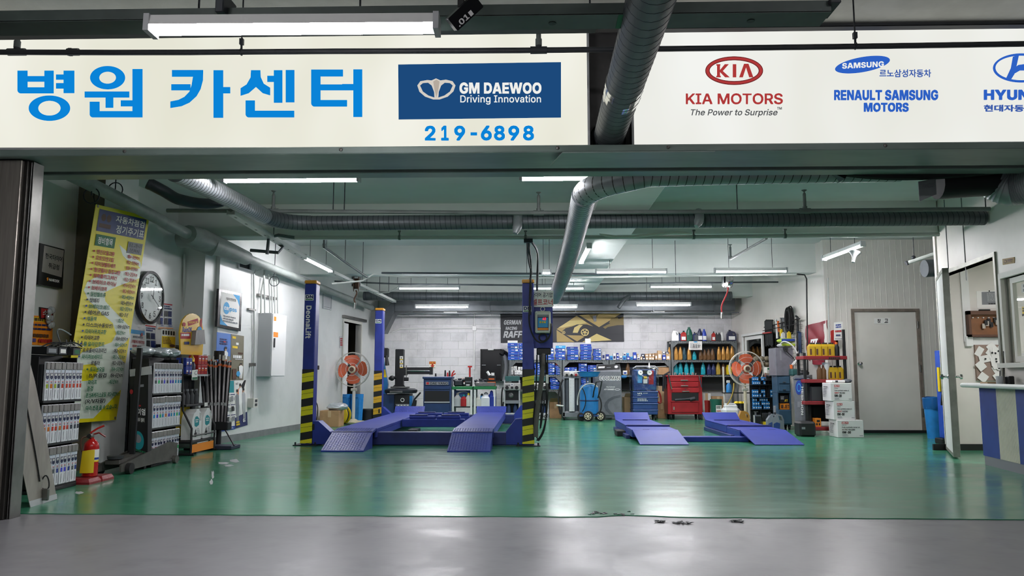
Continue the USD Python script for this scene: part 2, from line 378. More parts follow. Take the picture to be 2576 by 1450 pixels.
struct('baseboard_right', G().box(5.14, 7.4, 13.57, 13.6, 0, .05), M['black'])
# ceiling, its cross beams and the long beam
struct('ceiling', G().box(-5.5, 7.5, 5.66, 19.0, 3.35, 3.5), M['ceiling_paint'])
for y0, y1, z in ((10.5, 10.82, 2.90), (14.0, 14.35, 2.82), (17.3, 17.7, 2.72)):
    struct('ceiling_beam', G().box(-4.95, 5.5 if y0 < 11 else 5.2, y0, y1, z, 3.36, .01), M['ceiling_paint'])
for y0, y1 in ((6.3, 10.5), (10.82, 14.0), (14.35, 17.3)):
    struct('ceiling_beam', G().box(.72, 1.36, y0, y1, 2.9 if y0 < 14 else 2.8, 3.36, .01), M['ceiling_paint'])
# front: header wall behind the signs (the duct passes through its slot), soffit, shutter slot
pf = front(5.52)
slot = affinity.translate(Point(0, 0).buffer(.135, 16), .55, 2.70)
struct('wall_front', G().prism(sbox(-5.5, 2.6, 7.5, 3.6).difference(slot), pf, -.1, 0), M['header_dark'])
struct('lintel', G().box(-5.5, 7.5, 5.36, 5.78, 2.56, 2.6, .006), M['soffit_green'])
struct('lintel_001', G().box(-5.5, 7.5, 5.97, 6.13, 2.585, 2.64, .006), M['soffit_green'])
struct('lintel_002', G().box(-5.5, 7.5, 5.30, 5.36, 2.548, 2.6, .006), M['soffit_green'])
struct('wall_front_001', G().box(-5.5, 7.5, 6.02, 6.1, 2.62, 3.4), M['header_dark'])
struct('ceiling_deck', G().box(-9, 11, -9, 5.52, 3.52, 3.7), M['deck_ceiling'])
solo('cover_plate', G().prism(Polygon([(-.42, 0), (.62, 0), (.55, .34), (-.5, .34)]), Plane((.95 - .32, 5.2, 2.52), (1, 0, 0), (0, .99, -.0)), -.008, 0), M['soffit_green'], 'bent grey-green metal cover plate under the gap between the signs', 'cover plate')
for x, lb in ((-2.9, 'under the first blue letter'), (-1.35, 'under the big blue lettering'), (.18, 'under the sign end by the duct'), (.95, 'under the sign corner past the duct'), (2.45, 'under the maker names')): solo('screw_head', G().sph((x, 5.3, 2.578), .014, 1, (1, .5, 1)), M['steel_dull'], 'round screw head on the grey trim strip ' + lb, 'screw')
# left jamb of rolled steel with the shutter rail
jt = Thing('shutter_jamb', 'dark brushed steel door jamb with shutter rail beside the wiper racks', 'door jamb')
jt.part('cladding_panel', G().box(-4.8, -3.705, 5.40, 5.44, -.006, 2.548, .004), M['steel'], 'brushed steel panel')
jt.part('cladding_panel', G().box(-3.70, -3.672, 5.42, 5.5, -.006, 2.548, .004), M['steel_dark'], 'matt dark strip')
g = G()
for x in (-3.67, -3.655): g.box(x, x + .008, 5.45, 5.56, -.006, 2.548, .002)
g.box(-3.70, -3.65, 5.53, 5.57, -.006, 2.548)
jt.part('shutter_rail', g, M['steel_dull'])
jt.part('flange', G().box(-3.74, -3.697, 5.58, 5.64, 0, 2.55, .003), M['off_white'], 'pale scuffed edge')
jt.done()
struct('wall_front_002', G().box(-5.5, -3.745, 5.57, 5.62, 0, 2.6), M['header_dark'])

# ================================================================ lamps
glow('lamp_strong', 'fdfbff', TUBE * 1.9)
def lamp(a, b, label, group=None, w=.075, rods=True, top=3.35, m='lamp'):
    """batten: white housing, glowing diffuser below, end caps, two hanging rods"""
    a, b = np.array(a, float), np.array(b, float); d = (b - a); L = np.linalg.norm(d); d /= L; s = np.cross(d, (0, 0, 1)); s /= np.linalg.norm(s); up = np.cross(s, d)
    t = Thing('ceiling_lamp', label, 'lamp', group)
    def sec(p, q, pts): 
        g = G(); return g.ring([np.array([e + s * x + up * z for x, z in pts]) for e in (p, q)])
    t.part('housing', sec(a, b, [(-w / 2, 0), (w / 2, 0), (w * .36, .05), (-w * .36, .05)]), M['white'], smooth=False)
    c = np.radians(np.linspace(0, 180, 9)); prof = [(-math.cos(x) * w * .47, -math.sin(x) * .028 - .001) for x in c]
    t.part('diffuser', sec(a + d * .02, b - d * .02, prof), M[m])
    for e in (a, b - d * .02): t.part('end_cap', sec(e - d * .004, e + d * .022, [(-w * .5, .052), (-w * .52, -.03), (w * .52, -.03), (w * .5, .052)]), M['light_grey'], smooth=False)
    if rods:
        for k in (.2, .8): p = a + d * L * k + up * .05; t.part('hanging_rod', G().cyl(p, (p[0], p[1], top), .004, 6), M['iron_dark'])
    return t.done()
lamp(P(375, 72, 3.42) - (0, 0, .0), P(1105, 67, 3.42), 'bright tube lamp under the dark steel channel in front of the blue lettered sign', w=.1, rods=False)
lamp((-2.78, 6.75, 2.74), (-1.54, 6.75, 2.74), 'long tube lamp just inside the shutter opening above the wall clock side')
lamp((-.11, 6.75, 2.74), (1.13, 6.75, 2.74), 'tube lamp just inside the shutter opening, half hidden by the bent duct')
def lampx(u0, u1, v, Y, lab): a, b = P(u0, v, Y), P(u1, v, Y); lamp(a, (b[0], Y, a[2]), lab)
lampx(1498, 1678, 684, 12.9, 'tube lamp above the blue oil drainer, in the row beyond the second beam')
lampx(1797, 1980, 682, 12.9, 'tube lamp beside the hanging hose reel, in the row beyond the second beam')
lampx(1003, 1157, 725, 15.2, 'tube lamp over the tool bench, in the middle lamp row above the far runway end')
lampx(1338, 1470, 725, 15.2, 'tube lamp passing behind the spiral duct beside the control post')
lampx(1634, 1792, 721, 15.2, 'tube lamp above the covered blue machine, beside the hose reel drop')
lampx(1045, 1180, 772, 17.0, 'lowest rear tube lamp under the flat duct above the tyre changer')
lampx(1352, 1453, 772, 17.0, 'lowest rear tube lamp just behind the control post')
lampx(1600, 1738, 767, 17.0, 'lowest rear tube lamp above the racing banner end')
lampx(1362, 1387, 686, 12.9, 'short stub of tube lamp seen between the post and the duct')
lamp(P(765, 648, 11.8), P(832, 682, 13.2), 'tube lamp running lengthwise along the grey cable tray by the clock wall')
lamp(P(1482, 620, 10.95), P(1462, 660, 12.3), 'short tube lamp running lengthwise beside the sloping spiral duct')
lamp(P(2072, 652, 11.9), P(2172, 615, 10.95), 'slanting tube lamp in front of the storage room wall', m='lamp_strong')
# three lamps of the parking deck itself, over and behind the camera
for x, y in ((-2.2, .6), (2.6, .6), (.2, -3.5)): lamp((x - .6, y, 3.3), (x + .6, y, 3.3), 'tube lamp of the parking deck above the grey floor', 'deck lamps', w=.1, top=3.52)
# ================================================================ backlit signs
def sign_face(key, a, b, k):
    if key not in M:
        M[key] = usdkit.material(stage, '/World/Looks/' + key, {'t': ('texture_coordinate', {}), 'm': ('mapping', {'scale': (.9, 1., .45)}), 'n': ('noise_texture', {'scale': 1.6, 'detail': 1.5}),
            'r': ('rgb_ramp', {'ramp': [(.3, lin(a)), (.7, lin(b))]}), 'e': ('emission', {'strength': k})}, [('t.object', 'm.vector'), ('m.vector', 'n.vector'), ('n.fac', 'r.fac'), ('r.color', 'e.color')], surface='e.emission')
    return M[key]
sign_face('sign_face', 'e2e1cf', 'f2f1e6', SIGN / .86); sign_face('sign_face_b', 'e6e6dd', 'f3f4f0', SIGN / .86)
for k, c in dict(s_blue='0a86dc', s_navy='1d4b7e', s_white='f4f4f0', s_silver='b9aea2', s_silver2='d9d2c8', s_red='b23a3a', s_dred='6f2a2c', s_kblue='2f63c8', s_kblue2='3f5fae', s_grey='55585a').items(): glow(k, c, .95)
PSL = Plane((.402, 5.4, 0), (4.31, .1, 0)); PSR = front(5.4)
def Z1(x, y): return (x * .50466, y * .50466)
def Z2(x, y): return (1276 + x * .50466, y * .50466)
def signbox(name, label, pl, s0, s1, z0, z1, face):
    t = Thing(name, label, 'sign'); fr = sbox(s0, z0, s1, z1)
    t.part('light_box', G().prism(fr.buffer(.012, join_style=2), pl, -.11, -.004), M['iron_dark'], smooth=False)
    t.part('face_panel', G().prism(fr, pl, -.004, 0), face, smooth=False)
    t.part('edge_frame', G().prism(fr.buffer(.012, join_style=2).difference(fr.buffer(-.004)), pl, -.02, .006), M['light_grey'], smooth=False); return t
class Sign:
    def __init__(s, t, pl): s.t, s.pl, s.k = t, pl, 0
    def geom(s, m, g, name='letter'):       # g in photo pixels
        s.k += 1; st = gmap(g, lambda q: np.array([s.pl.px(*p) for p in np.asarray(q)])); s.t.part(name, G().prism(st, s.pl, .0005, .002 + .0004 * s.k), m, smooth=False)
    def text(s, m, t, u0, v0, u1, v1, f='B', bold=0., slant=0., name='lettering', tilt=0.):
        g = affinity.affine_transform(text(t, f, bold, slant), [u1 - u0, 0, tilt, v0 - v1, u0, v1]); s.geom(m, g, name)
tl = signbox('shop_sign', 'backlit cream sign with large blue lettering, car maker panel and phone number', PSL, -4.9, 0, 2.607, 3.492, M['sign_face'])
S = Sign(tl, PSL)
bx = lambda a, b, c, d: sbox(a, b, c, d)
def zz(f): return lambda g: gmap(g, lambda q: np.array([f(*p) for p in np.asarray(q)]))
z1, z2 = zz(Z1), zz(Z2)
def ring(cx, cy, rx, ry, ix, iy): e = lambda a, b: affinity.scale(Point(cx, cy).buffer(1, 24), a, b, origin=(cx, cy)); return e(rx, ry).difference(e(ix, iy))
def el(cx, cy, rx, ry, rot=0): return affinity.rotate(affinity.scale(Point(cx, cy).buffer(1, 24), rx, ry, origin=(cx, cy)), rot, origin=(cx, cy))
def rl(x0, y0, x1, y1, r=16):  # bar with rounded lower left corner
    return sbox(x0, y0, x1, y1).difference(sbox(x0, y1 - r, x0 + r, y1).difference(Point(x0 + r, y1 - r).buffer(r)))
syl = [
    union_all([bx(88, 353, 138, 450), bx(222, 353, 268, 450), bx(88, 380, 268, 408), rl(88, 436, 268, 466), bx(318, 353, 371, 465), bx(280, 372, 320, 398), bx(280, 415, 320, 442), ring(247, 540, 103, 63, 56, 37)]),
    union_all([ring(537, 388, 87, 58, 42, 30), bx(423, 457, 645, 487), bx(527, 485, 565, 538), bx(661, 345, 711, 586), bx(603, 501, 662, 531), rl(448, 508, 497, 586), rl(448, 555, 704, 586)]),
    union_all([Polygon([(858, 350), (1013, 350), (1012, 400), (1000, 445), (980, 480), (945, 512), (905, 530), (850, 539), (850, 507), (890, 499), (920, 484), (945, 458), (956, 425), (963, 383), (858, 383)]), bx(855, 421, 950, 451), bx(1065, 351, 1113, 588), bx(1110, 435, 1148, 466)]),
    union_all([Polygon([(1252, 351), (1298, 351), (1300, 385), (1315, 418), (1347, 438), (1347, 476), (1310, 465), (1276, 434), (1240, 465), (1200, 478), (1200, 441), (1230, 422), (1250, 387)]), bx(1333, 379, 1368, 409), bx(1366, 351, 1408, 513), bx(1425, 350, 1468, 511), rl(1225, 502, 1271, 586), rl(1225, 553, 1467, 586)]),
    union_all([bx(1552, 348, 1598, 515), bx(1552, 348, 1710, 382), bx(1590, 422, 1708, 451), rl(1552, 500, 1730, 532), bx(1706, 420, 1764, 451), bx(1762, 347, 1806, 584)])]
for g in syl: S.geom(M['s_blue'], z1(g))
S.geom(M['s_navy'], Polygon([(1002, 163), (1411, 157), (1411, 296), (1003, 301)]), 'emblem_panel')
# emblem: three fanned petals inside a rounded winged ring
w = Polygon([(1051, 216), (1058, 206), (1075, 203), (1086, 204), (1097, 199), (1108, 204), (1122, 202), (1138, 206), (1145, 216), (1140, 230), (1126, 243), (1106, 250), (1090, 250), (1070, 243), (1056, 231)]).buffer(2).buffer(-1)
S.geom(M['s_silver2'], w, 'emblem')
lf = Polygon([(1057, 216), (1064, 210), (1077, 209), (1086, 216), (1092, 232), (1093, 246), (1078, 241), (1064, 231)])
S.geom(M['s_navy'], lf.union(affinity.scale(lf, -1, 1, origin=(1098, 225))), 'emblem_gap')
S.geom(M['s_silver'], Polygon([(1090, 206), (1098, 201), (1106, 206), (1103, 226), (1098, 246), (1093, 226)]), 'emblem_petal')
S.text(M['s_white'], 'GM DAEWOO', 1156, 208, 1362, 237, 'B', .9); S.text(M['s_white'], 'Driving Innovation', 1158, 240, 1361, 264, 'I', .3)
for ch, u in zip('219-6898', (1069, 1110, 1143, 1183, 1210, 1243, 1279, 1316)):
    if ch == '-': S.geom(M['s_blue'], sbox(1184, 334, 1200, 341))
    else: S.text(M['s_blue'], ch, u, 317, u + (27 if ch != '1' else 19), 354, 'I', 1.7, name='digit')
tl.done()
tr = signbox('shop_sign', 'backlit white sign with red and blue car maker names beside the duct', PSR, PSR.px(1591, 200)[0], 5.4, 2.612, 3.475, M['sign_face_b']); S = Sign(tr, PSR)
S.geom(M['s_dred'], z2(ring(1131, 353, 144, 71, 122, 52)), 'emblem_ring'); S.geom(M['s_red'], z2(ring(1131, 353, 140, 67, 126, 56)), 'emblem_ring')
k = lambda *p: Polygon(p)
S.geom(M['s_red'], z2(union_all([bx(1046, 321, 1060, 384), k((1056, 355), (1084, 321), (1104, 321), (1074, 355), (1108, 386), (1086, 386)), bx(1124, 321, 1141, 386), k((1156, 386), (1180, 319), (1202, 319), (1226, 386), (1206, 386), (1190, 336), (1174, 386)), bx(1042, 321, 1062, 327), bx(1042, 379, 1064, 386)])), 'emblem_letters')
u = lambda a, b, c, d: (*Z2(a, b), *Z2(c, d))
S.text(M['s_red'], 'KIA MOTORS', *u(890, 466, 1373, 521), 'I', .9); S.text(M['s_grey'], 'The Power to Surprise', *u(915, 545, 1347, 584), 'I', .2, 12); S.text(M['s_grey'], 'TM', *u(1345, 535, 1368, 547), 'I')
S.geom(M['s_kblue'], z2(el(1770, 323, 138, 37, -10)), 'emblem'); S.text(M['s_white'], 'SAMSUNG', *u(1668, 316, 1876, 345), 'B', .4, tilt=-5); S.text(M['s_kblue2'], '르노삼성자동차', *u(1855, 347, 2111, 386), 'K', .4)
S.text(M['s_kblue'], 'RENAULT SAMSUNG', *u(1629, 449, 2146, 501), 'B', .4); S.text(M['s_kblue'], 'MOTORS', *u(1777, 513, 1999, 559), 'B', .4)
S.geom(M['s_kblue'], z2(ring(2562, 340, 141, 72, 131, 62)), 'emblem_ring')
h = union_all([k((2484, 396), (2510, 340), (2520, 284), (2548, 276), (2536, 330), (2525, 372), (2505, 404)), k((2578, 402), (2590, 350), (2604, 282), (2640, 290), (2624, 340), (2614, 398)), k((2512, 352), (2545, 326), (2600, 318), (2600, 352), (2555, 352), (2520, 372))])
S.geom(M['s_kblue'], z2(h), 'emblem_letter'); S.text(M['s_kblue'], 'HYUNDAI', *u(2375, 449, 2750, 500), 'B', .5); S.text(M['s_kblue2'], '현대자동차', *u(2375, 524, 2625, 558), 'K', 1.2)
tr.done()

# ================================================================ pipes, channels and ducts in front of the signs
t = Thing('sprinkler_pipe', 'dark sprinkler pipe crossing in front of both backlit signs', 'pipe'); Yp = 4.85
pts = [P(-80, 131, 4.8), P(600, 131, Yp), P(1400, 126, Yp), P(2660, 109, Yp)]; t.part('pipe', G().tube(smoothpath(pts, 16), .018, 10), M['channel_dark'])
def zat(u): return P(u, np.interp(u, (-80, 600, 1400, 2660), (131, 131, 126, 109)), Yp)
for uu, s in ((42, 1.3), (1355, 1.2)):
    p = zat(uu); t.part('tee', G().cyl(p - (.045 * s, 0, 0), p + (.045 * s, 0, 0), .024).cyl(p, p + (0, 0, .05), .02), M['channel_dark']); t.part('riser', G().cyl(p + (0, 0, .04), p + (0, 0, .22), .016).cyl(p + (0, 0, .03), p + (0, 0, .075), .021), M['pipe_grey'])
p = zat(185); t.part('coupling', G().cyl(p - (.04, 0, 0), p + (.035, 0, 0), .024).cyl(p - (.03, 0, 0), p - (.012, 0, 0), .027), M['channel_dark'])
for uu in (607, 2152):
    p = zat(uu); t.part('hanger', G().tube(arc(p, .021, 0, 360, 17, (0, 1, 0), (0, 0, 1)), .004, 6).cyl(p + (0, 0, .02), p + (0, 0, .085), .007).hull(p + (0, 0, .07) + np.array([(a * .012, b * .012, c * .02) for a in (-1, 1) for b in (-1, 1) for c in (-1, 1)])), M['iron_dark']); t.part('hanging_rod', G().cyl(p + (0, 0, .08), (p[0], p[1], 3.52), .005, 6), M['iron_dark'])
t.done()
def channel(u0, u1, v0, v1, Y, dp, m, name, label, cat, extra=None):
    a, b = P(u0, v1, Y), P(u1, v1, Y); z1_ = P((u0 + u1) / 2, v0, Y)[2]; z0 = P((u0 + u1) / 2, v1, Y)[2]
    t = Thing(name, label, cat); g = G().box(a[0], b[0], Y, Y + .004, z0, z1_).box(a[0], b[0], Y, Y + dp, z0 - .003, z0 + .003).box(a[0], b[0], Y + dp - .004, Y + dp, z0, z1_)
    t.part('web', g, m, smooth=False)
    if extra: extra(t, z0, z1_)
    return t.done()
def ext(t, z0, z1_):
    for x in (-1.3, -.9, .1, .55, 1.05): t.part('bolt_hole_rim', G().lathe([(.012, 0), (.019, 0), (.019, .002), (.012, .002)], 12, (x, 3.58, z0 - .006)), M['black'])
    for x in (-1.62, -.83, .28): t.part('hanging_rod', G().cyl((x, 3.56, z0), (x, 3.56, 3.52), .005, 6), M['iron_dark'])
    for x, h in ((-1.47, .05), (.49, .1)): t.part('clamp', G().box(x - .02, x + .02, 3.44, 3.6, z1_ - h, z1_ + .06, .005), M['iron_dark'])
    t.part('end_plate', G().box(P(2085, 40, 3.5)[0], P(2112, 40, 3.5)[0], 3.47, 3.64, z0 + .03, z1_, .003), M['channel_dark'])
    t.part('paint_patch', G().box(.41, .455, 3.5, 3.64, z0 - .006, z0 - .003), M['ink_green'], 'bare turquoise paint patch')
channel(-60, 2092, 14, 42, 3.5, .15, M['channel_green'], 'steel_channel', 'long dark steel channel carrying the tube lamp above the signs', 'steel channel', ext)
channel(-60, 1500, 62, 78, 4.3, .07, M['channel_dark'], 'conduit_rail', 'thin dark conduit rail behind the steel channel, over the blue lettering', 'conduit')
channel(1640, 2640, 58, 66, 5.05, .06, M['channel_dark'], 'conduit_rail', 'thin dark conduit rail above the sign of car maker names', 'conduit')
t = Thing('marker_box', 'black tilted box with white digits hanging from the steel channel', 'marker box'); c = P(1172, 32, 3.3)
pm = Plane(c, (.64, 0, .62), (-.5, -.45, .55)); pm.y = np.cross(pm.n, pm.x); g = G()
t.part('case', G().prism(sbox(-.075, -.028, .075, .028).buffer(.006), pm, -.05, 0), M['black_gloss'], smooth=False); t.part('bracket', G().box(c[0] - .04, c[0] - .01, c[1] + .02, c[1] + .05, c[2] + .02, 3.52, .003), M['black'])
pr = Print(pm, [(-.07, .02), (.07, .02), (.07, -.03), (-.07, -.03)], px=False); pr.text(M['ink_white'], '.01', .05, .45, .5, .95, 'B'); pr.rect(M['ink_white'], .55, .5, .68, .95); pr.to(t); t.done()
def duct(name, label, parts, ribs=.055, amp=.045, cat='duct'):
    """ribbed spiral duct: parts = [(name, control points, radius, material, label)]"""
    t = Thing(name, label, cat)
    for nm, pts, r, m, lb in parts:
        p = np.array(pts, float); L = np.linalg.norm(np.diff(p, axis=0), axis=1).sum(); n = max(int(L / ribs), 2); q = smoothpath(p, n * 4 + 1)
        t.part(nm, G().tube(q, r, 20), m, lb, smooth=40); sm = G(); tg = np.gradient(q, axis=0)
        for k in range(2, len(q), 4): sm.lathe([(r * .99, -.004), (r * 1.012, -.003), (r * 1.012, .003), (r * .99, .004)], 20, q[k], tg[k] / np.linalg.norm(tg[k]) + np.array([.1, 0, .1]))
        if ribs > .03: t.part('seam', sm, M['iron_dark' if m is M['galv_dark'] else 'steel_dark'], kind='stuff')
    return t
def duct_done(t): return t.done()
b0, b1 = (.55, 4.42, 2.71), (.555, 4.66, 2.712)
duct('spiral_duct', 'grey spiral duct passing between the two backlit signs', [('duct_tube', [(.53, 2.2, 2.68), (.55, 4.4, 2.705), (.56, 5.62, 2.72)], .112, M['galv_dark'], None), ('foil_band', [b0, b1], .116, M['chrome'], 'crumpled silver foil tape')], .085).done()
duct('spiral_duct', 'spiral duct bending from the front and sloping away over the lift', [('duct_tube', [(3.02, 6.3, 2.68), (1.6, 6.3, 2.665), (.95, 6.3, 2.65)], .11, M['galv'], None), ('elbow', np.vstack([[(.95, 6.3, 2.65)], arc((.86, 6.72, 2.6), .40, 250, 190, 7, (1, 0, .1), (0, 1, -.06))]), .112, M['galv'], None), ('duct_tube', [(.455, 6.66, 2.56), (.44, 9, 2.42), (.37, 12.9, 2.27)], .11, M['galv'], None)], .07).done()
duct('spiral_duct', 'dark spiral duct running across under the first beam with a bend at the lamp tray', [('duct_tube', [(-2.93, 6.15, 2.66), (-2.97, 7.4, 2.72), (-3.0, 8.45, 2.76)], .092, M['galv'], 'silver near length'), ('elbow', arc((-2.6, 8.48, 2.765), .4, 180, 90, 8, (1, 0, 0), (0, 1.05, .0)), .09, M['galv_dark'], None), ('duct_tube', [(-2.6, 8.9, 2.765), (1, 8.92, 2.775), (5.2, 8.92, 2.79)], .086, M['galv_dark'], None)], .06, .03).done()
duct('flexible_duct', 'short dark flexible duct stub behind the silver duct bend', [('duct_tube', [P(372, 460, 7.7), P(410, 480, 7.8), P(450, 502, 8.0), P(560, 506, 8.6)], .06, M['iron_dark'], None), ('end_cap', [P(372, 460, 7.7), P(380, 464, 7.72)], .064, M['iron_dark'], None)], .03).done()
pp = [P(150, 425, 7.0), P(300, 500, 8.0), P(470, 588, 9.8)]
t = Thing('insulated_pipe', 'thick painted drain pipe running back along the clock wall', 'pipe')
t.part('pipe', G().tube(pp, .07, 14), M['pipe_insul']); q = [P(470, 588, 9.8), P(500, 600, 10.1), P(620, 650, 11.3)]
q = [q[0], q[0] * .9 + q[1] * .1, q[1], q[2]]; t.part('wide_sleeve', G().tube(q, .1, 16, rad=[.07, .12, .15, .105]), M['pipe_insul']); t.part('branch', G().tube([P(448, 605, 10.2), P(480, 600, 10.2), P(540, 622, 10.4)], .13, 14, rad=[.1, .135, .135]), M['pipe_insul'])
t.part('pipe', G().tube([P(618, 648, 11.25), P(760, 705, 13.6), P(935, 775, 17.6)], .062, 12), M['pipe_insul'])
for uu, vv, Y in ((290, 438, 8.0), (690, 668, 12.4), (230, 452, 7.5)): p = P(uu, vv + 40, Y); t.part('hanger', G().cyl(p, (p[0], p[1], 3.35), .006, 6).tube(arc(p - (0, 0, .0), .08, 0, 360, 17, (1, 0, 0), (0, 0, 1)), .006, 6), M['iron_dark'])
t.done()
# silver nozzles hanging from the cross duct
for uu, v0, v1, lab in ((1300, 548, 588, 'silver flexible nozzle hanging from the cross duct above the control post'), (1756, 540, 570, 'stubby silver nozzle on the cross duct near the roof panels')):
    a, b = P(uu + 3, v0, 8.82), P(uu - 4, v1, 8.68); q = smoothpath([a + (0, .05, .04), a, (a + b) / 2 + (.01, -.02, 0), b], 22)
    solo('duct_nozzle', G().tube(q, .05, 12, rad=[.05 * (1 + .08 * (i % 2)) * (1 if i < 17 else 1 - (i - 16) * .1) for i in range(22)]), M['galv'], lab, 'nozzle')
def sprinkler(t, p, h=.24): t.part('sprinkler_head', G().cyl(p, p + (0, 0, h * .75), .018).cyl(p, p + (0, 0, .05), .026).lathe([(.02, h * .75), (.014, h * .85), (.005, h * .9), (.03, h * .98), (.03, h)], 10, p), M['pipe_grey'])
t = Thing('sprinkler_pipe', 'grey sprinkler pipe above the dark cross duct with three upright heads', 'pipe')
f = lambda x: P(x, np.interp(x, (480, 1300, 1900, 2480), (530, 536, 532, 526)), 8.7)
t.part('pipe', G().tube([f(x) for x in (420, 900, 1300, 1900, 2490)], .024, 10), M['pipe_grey'])
for uu in (687, 1355, 2025): p = f(uu); sprinkler(t, p); t.part('tee', G().cyl(p - (.06, 0, 0), p + (.06, 0, 0), .032), M['pipe_grey'])
for uu in (838, 1855, 866, 2480): p = f(uu); t.part('hanging_rod', G().cyl(p, (p[0], p[1], 3.35), .006, 6), M['iron_dark'])
t.done()
t = Thing('water_pipe', 'pale grey water pipe crossing in front of the first beam edge', 'pipe')
f = lambda x: P(x, np.interp(x, (740, 1300, 1760, 2360), (598, 598, 596, 590)), 9.95)
t.part('pipe', G().tube([f(x) for x in (742, 1300, 1760, 2362)], .026, 10), M['pvc']); t.part('elbow_pipe', G().tube([f(742), P(700, 592, 9.9), P(676, 598, 9.9), P(672, 640, 9.9)], .022, 8), M['galv_dark']); t.part('elbow_pipe', G().tube([P(630, 630, 10.3), P(700, 636, 10.3), P(712, 622, 10.4), P(690, 606, 10.4)], .022, 8), M['galv_dark'])
for uu in (1005, 1322, 1745, 1975): p = f(uu); t.part('clip', G().cyl(p - (.015, 0, 0), p + (.015, 0, 0), .033).cyl(p, p + (0, 0, .07), .012).box(p[0] - .02, p[0] + .02, p[1] - .02, p[1] + .02, p[2] + .07, p[2] + .09), M['pipe_grey'])
t.done()
solo('cover_strip', G().tube(wob([P(1508, 589, 9.9), P(1530, 594, 9.9), P(1620, 593, 9.9), P(1735, 588, 9.9)], 14), .02, 8, rad=[.006] + [.02] * 12 + [.006]), M['off_white'], 'pale curved strip lying on top of the water pipe', 'strip')
for pts, lab in (([(815, 622, 11.4), (868, 660, 12.2), (924, 698, 13.3)], 'short sloping sprinkler branch beyond the lamp tray'), ([(1838, 652, 12.6), (1880, 628, 11.8), (1928, 600, 10.9)], 'short sloping sprinkler branch with one head near the storage room lamp')):
    t = Thing('sprinkler_branch', lab, 'pipe'); q = [P(*p) for p in pts]; t.part('pipe', G().tube(q, .02, 8), M['pipe_grey']); sprinkler(t, q[0]); t.part('hanging_rod', G().cyl(q[1], (q[1][0], q[1][1], 3.35), .006, 6), M['iron_dark']); t.done()
t = Thing('cable_tray', 'white perforated cable tray running back past the lengthwise lamp', 'cable tray')
a, b, c = P(580, 540, 8.3), P(765, 652, 11.75), P(992, 762, 17.0)
for p, q in ((a, b), (P(834, 688, 13.25), c)):
    d = (q - p) / np.linalg.norm(q - p); s_ = np.cross(d, (0, 0, 1)) * .045; t.part('tray', G().ring([np.array([e - s_, e - s_ + (0, 0, .05), e - s_ * .9 + (0, 0, .05), e - s_ * .9 + (0, 0, .006), e + s_ * .9 + (0, 0, .006), e + s_ * .9 + (0, 0, .05), e + s_ + (0, 0, .05), e + s_]) for e in (p, q)]), M['pvc'], smooth=False)
    for kk in np.linspace(.05, .95, 9): e = p + (q - p) * kk; t.part('slot', G().box(e[0] - .008, e[0] + .008, e[1] - .03, e[1] + .03, e[2] - .002, e[2] + .001), M['dark_grey'])
    e = p + (q - p) * .5; t.part('hanging_rod', G().cyl(e, (e[0], e[1], 3.35), .005, 6), M['iron_dark'])
t.done()
def wire(name, label, cat, pts, r, m, n=40, sides=6):
    t = Thing(name, label, cat); t.part('run', G().tube(wob(pts, n) if n else np.array(pts), r, sides), m)
    if name == 'conduit': [t.part('hanging_rod', G().cyl(p, (p[0], p[1], 3.35), .005, 6), M['iron_dark']) for p in (pts[1], pts[-2])]
    return t.done()
wire('conduit', 'bright steel conduit with a raised jog crossing beyond the second beam', 'conduit', [P(a, b, 13.6) for a, b in ((835, 714), (912, 707), (940, 690), (1015, 697), (1325, 700), (1700, 695), (2018, 691))], .016, M['pvc'], 0)
wire('conduit', 'thin dark conduit just above the bright one at the second beam', 'conduit', [P(a, b, 13.7) for a, b in ((960, 687), (1325, 689), (1580, 690))], .02, M['galv_dark'], 0)
wire('conduit', 'dark conduit in front of the middle lamp row ending near the hose reel', 'conduit', [P(a, b, 15.8) for a, b in ((840, 708), (1000, 715), (1310, 718), (1700, 712), (1968, 710))], .018, M['galv_dark'], 0)
wire('conduit', 'steel conduit stepping down to the middle lamp above the bench', 'conduit', [P(a, b, 15.0) for a, b in ((905, 728), (955, 738), (978, 736), (1002, 722))], .012, M['pvc'], 0)
wire('black_cable', 'black cable dropping down the storage corner beside the tool grid', 'cable', [P(2005, 690, 13.5), P(2024, 692, 13.5), P(2029, 702, 13.5), P(2031, 860, 13.52), P(2033, 1072, 13.5)], .012, M['rubber'], 0)
# flat supply duct and round duct along the back wall
t = Thing('supply_duct', 'grey rectangular air duct along the top of the back wall', 'duct'); a, b = P(992, 784, 17.95), P(1850, 780, 17.95)
t.part('duct_box', G().box(a[0], b[0], 17.95, 18.5, a[2], a[2] + .3, .01), M['galv_dark'])
q0, q1 = P(955, 838, 17.95), P(985, 800, 17.95); t.part('offset', G().hull([(x, y, z) for x, z in ((a[0], a[2]), (a[0], a[2] + .3), (q0[0] - .1, q0[2]), (q0[0] - .1, q0[2] + .3), (q0[0] + .1, q0[2])) for y in (17.97, 18.45)]), M['galv_dark'])
for uu in (1135, 1652): p = P(uu, 783, 18.2); t.part('air_grille', G().box(p[0] - .16, p[0] + .16, 18.02, 18.3, a[2] - .035, a[2], .006), M['pvc']); 
for x in (-2.8, -1, 1, 2.8, 4.2): t.part('joint_flange', G().box(x - .012, x + .012, 17.93, 18.5, a[2] - .015, a[2] + .31), M['galv_dark'])
t.part('strut', G().box(a[0] - .2, b[0] + .1, 18.0, 18.03, a[2] - .05, a[2] - .025), M['galv_dark']); t.done()
duct('spiral_duct', 'round dark duct in front of the flat back wall duct', [('duct_tube', [P(915, 745, 17.12), P(1300, 747, 17.12), P(1840, 745, 17.12)], .1, M['galv_dark'], None)], .12, .03).done()
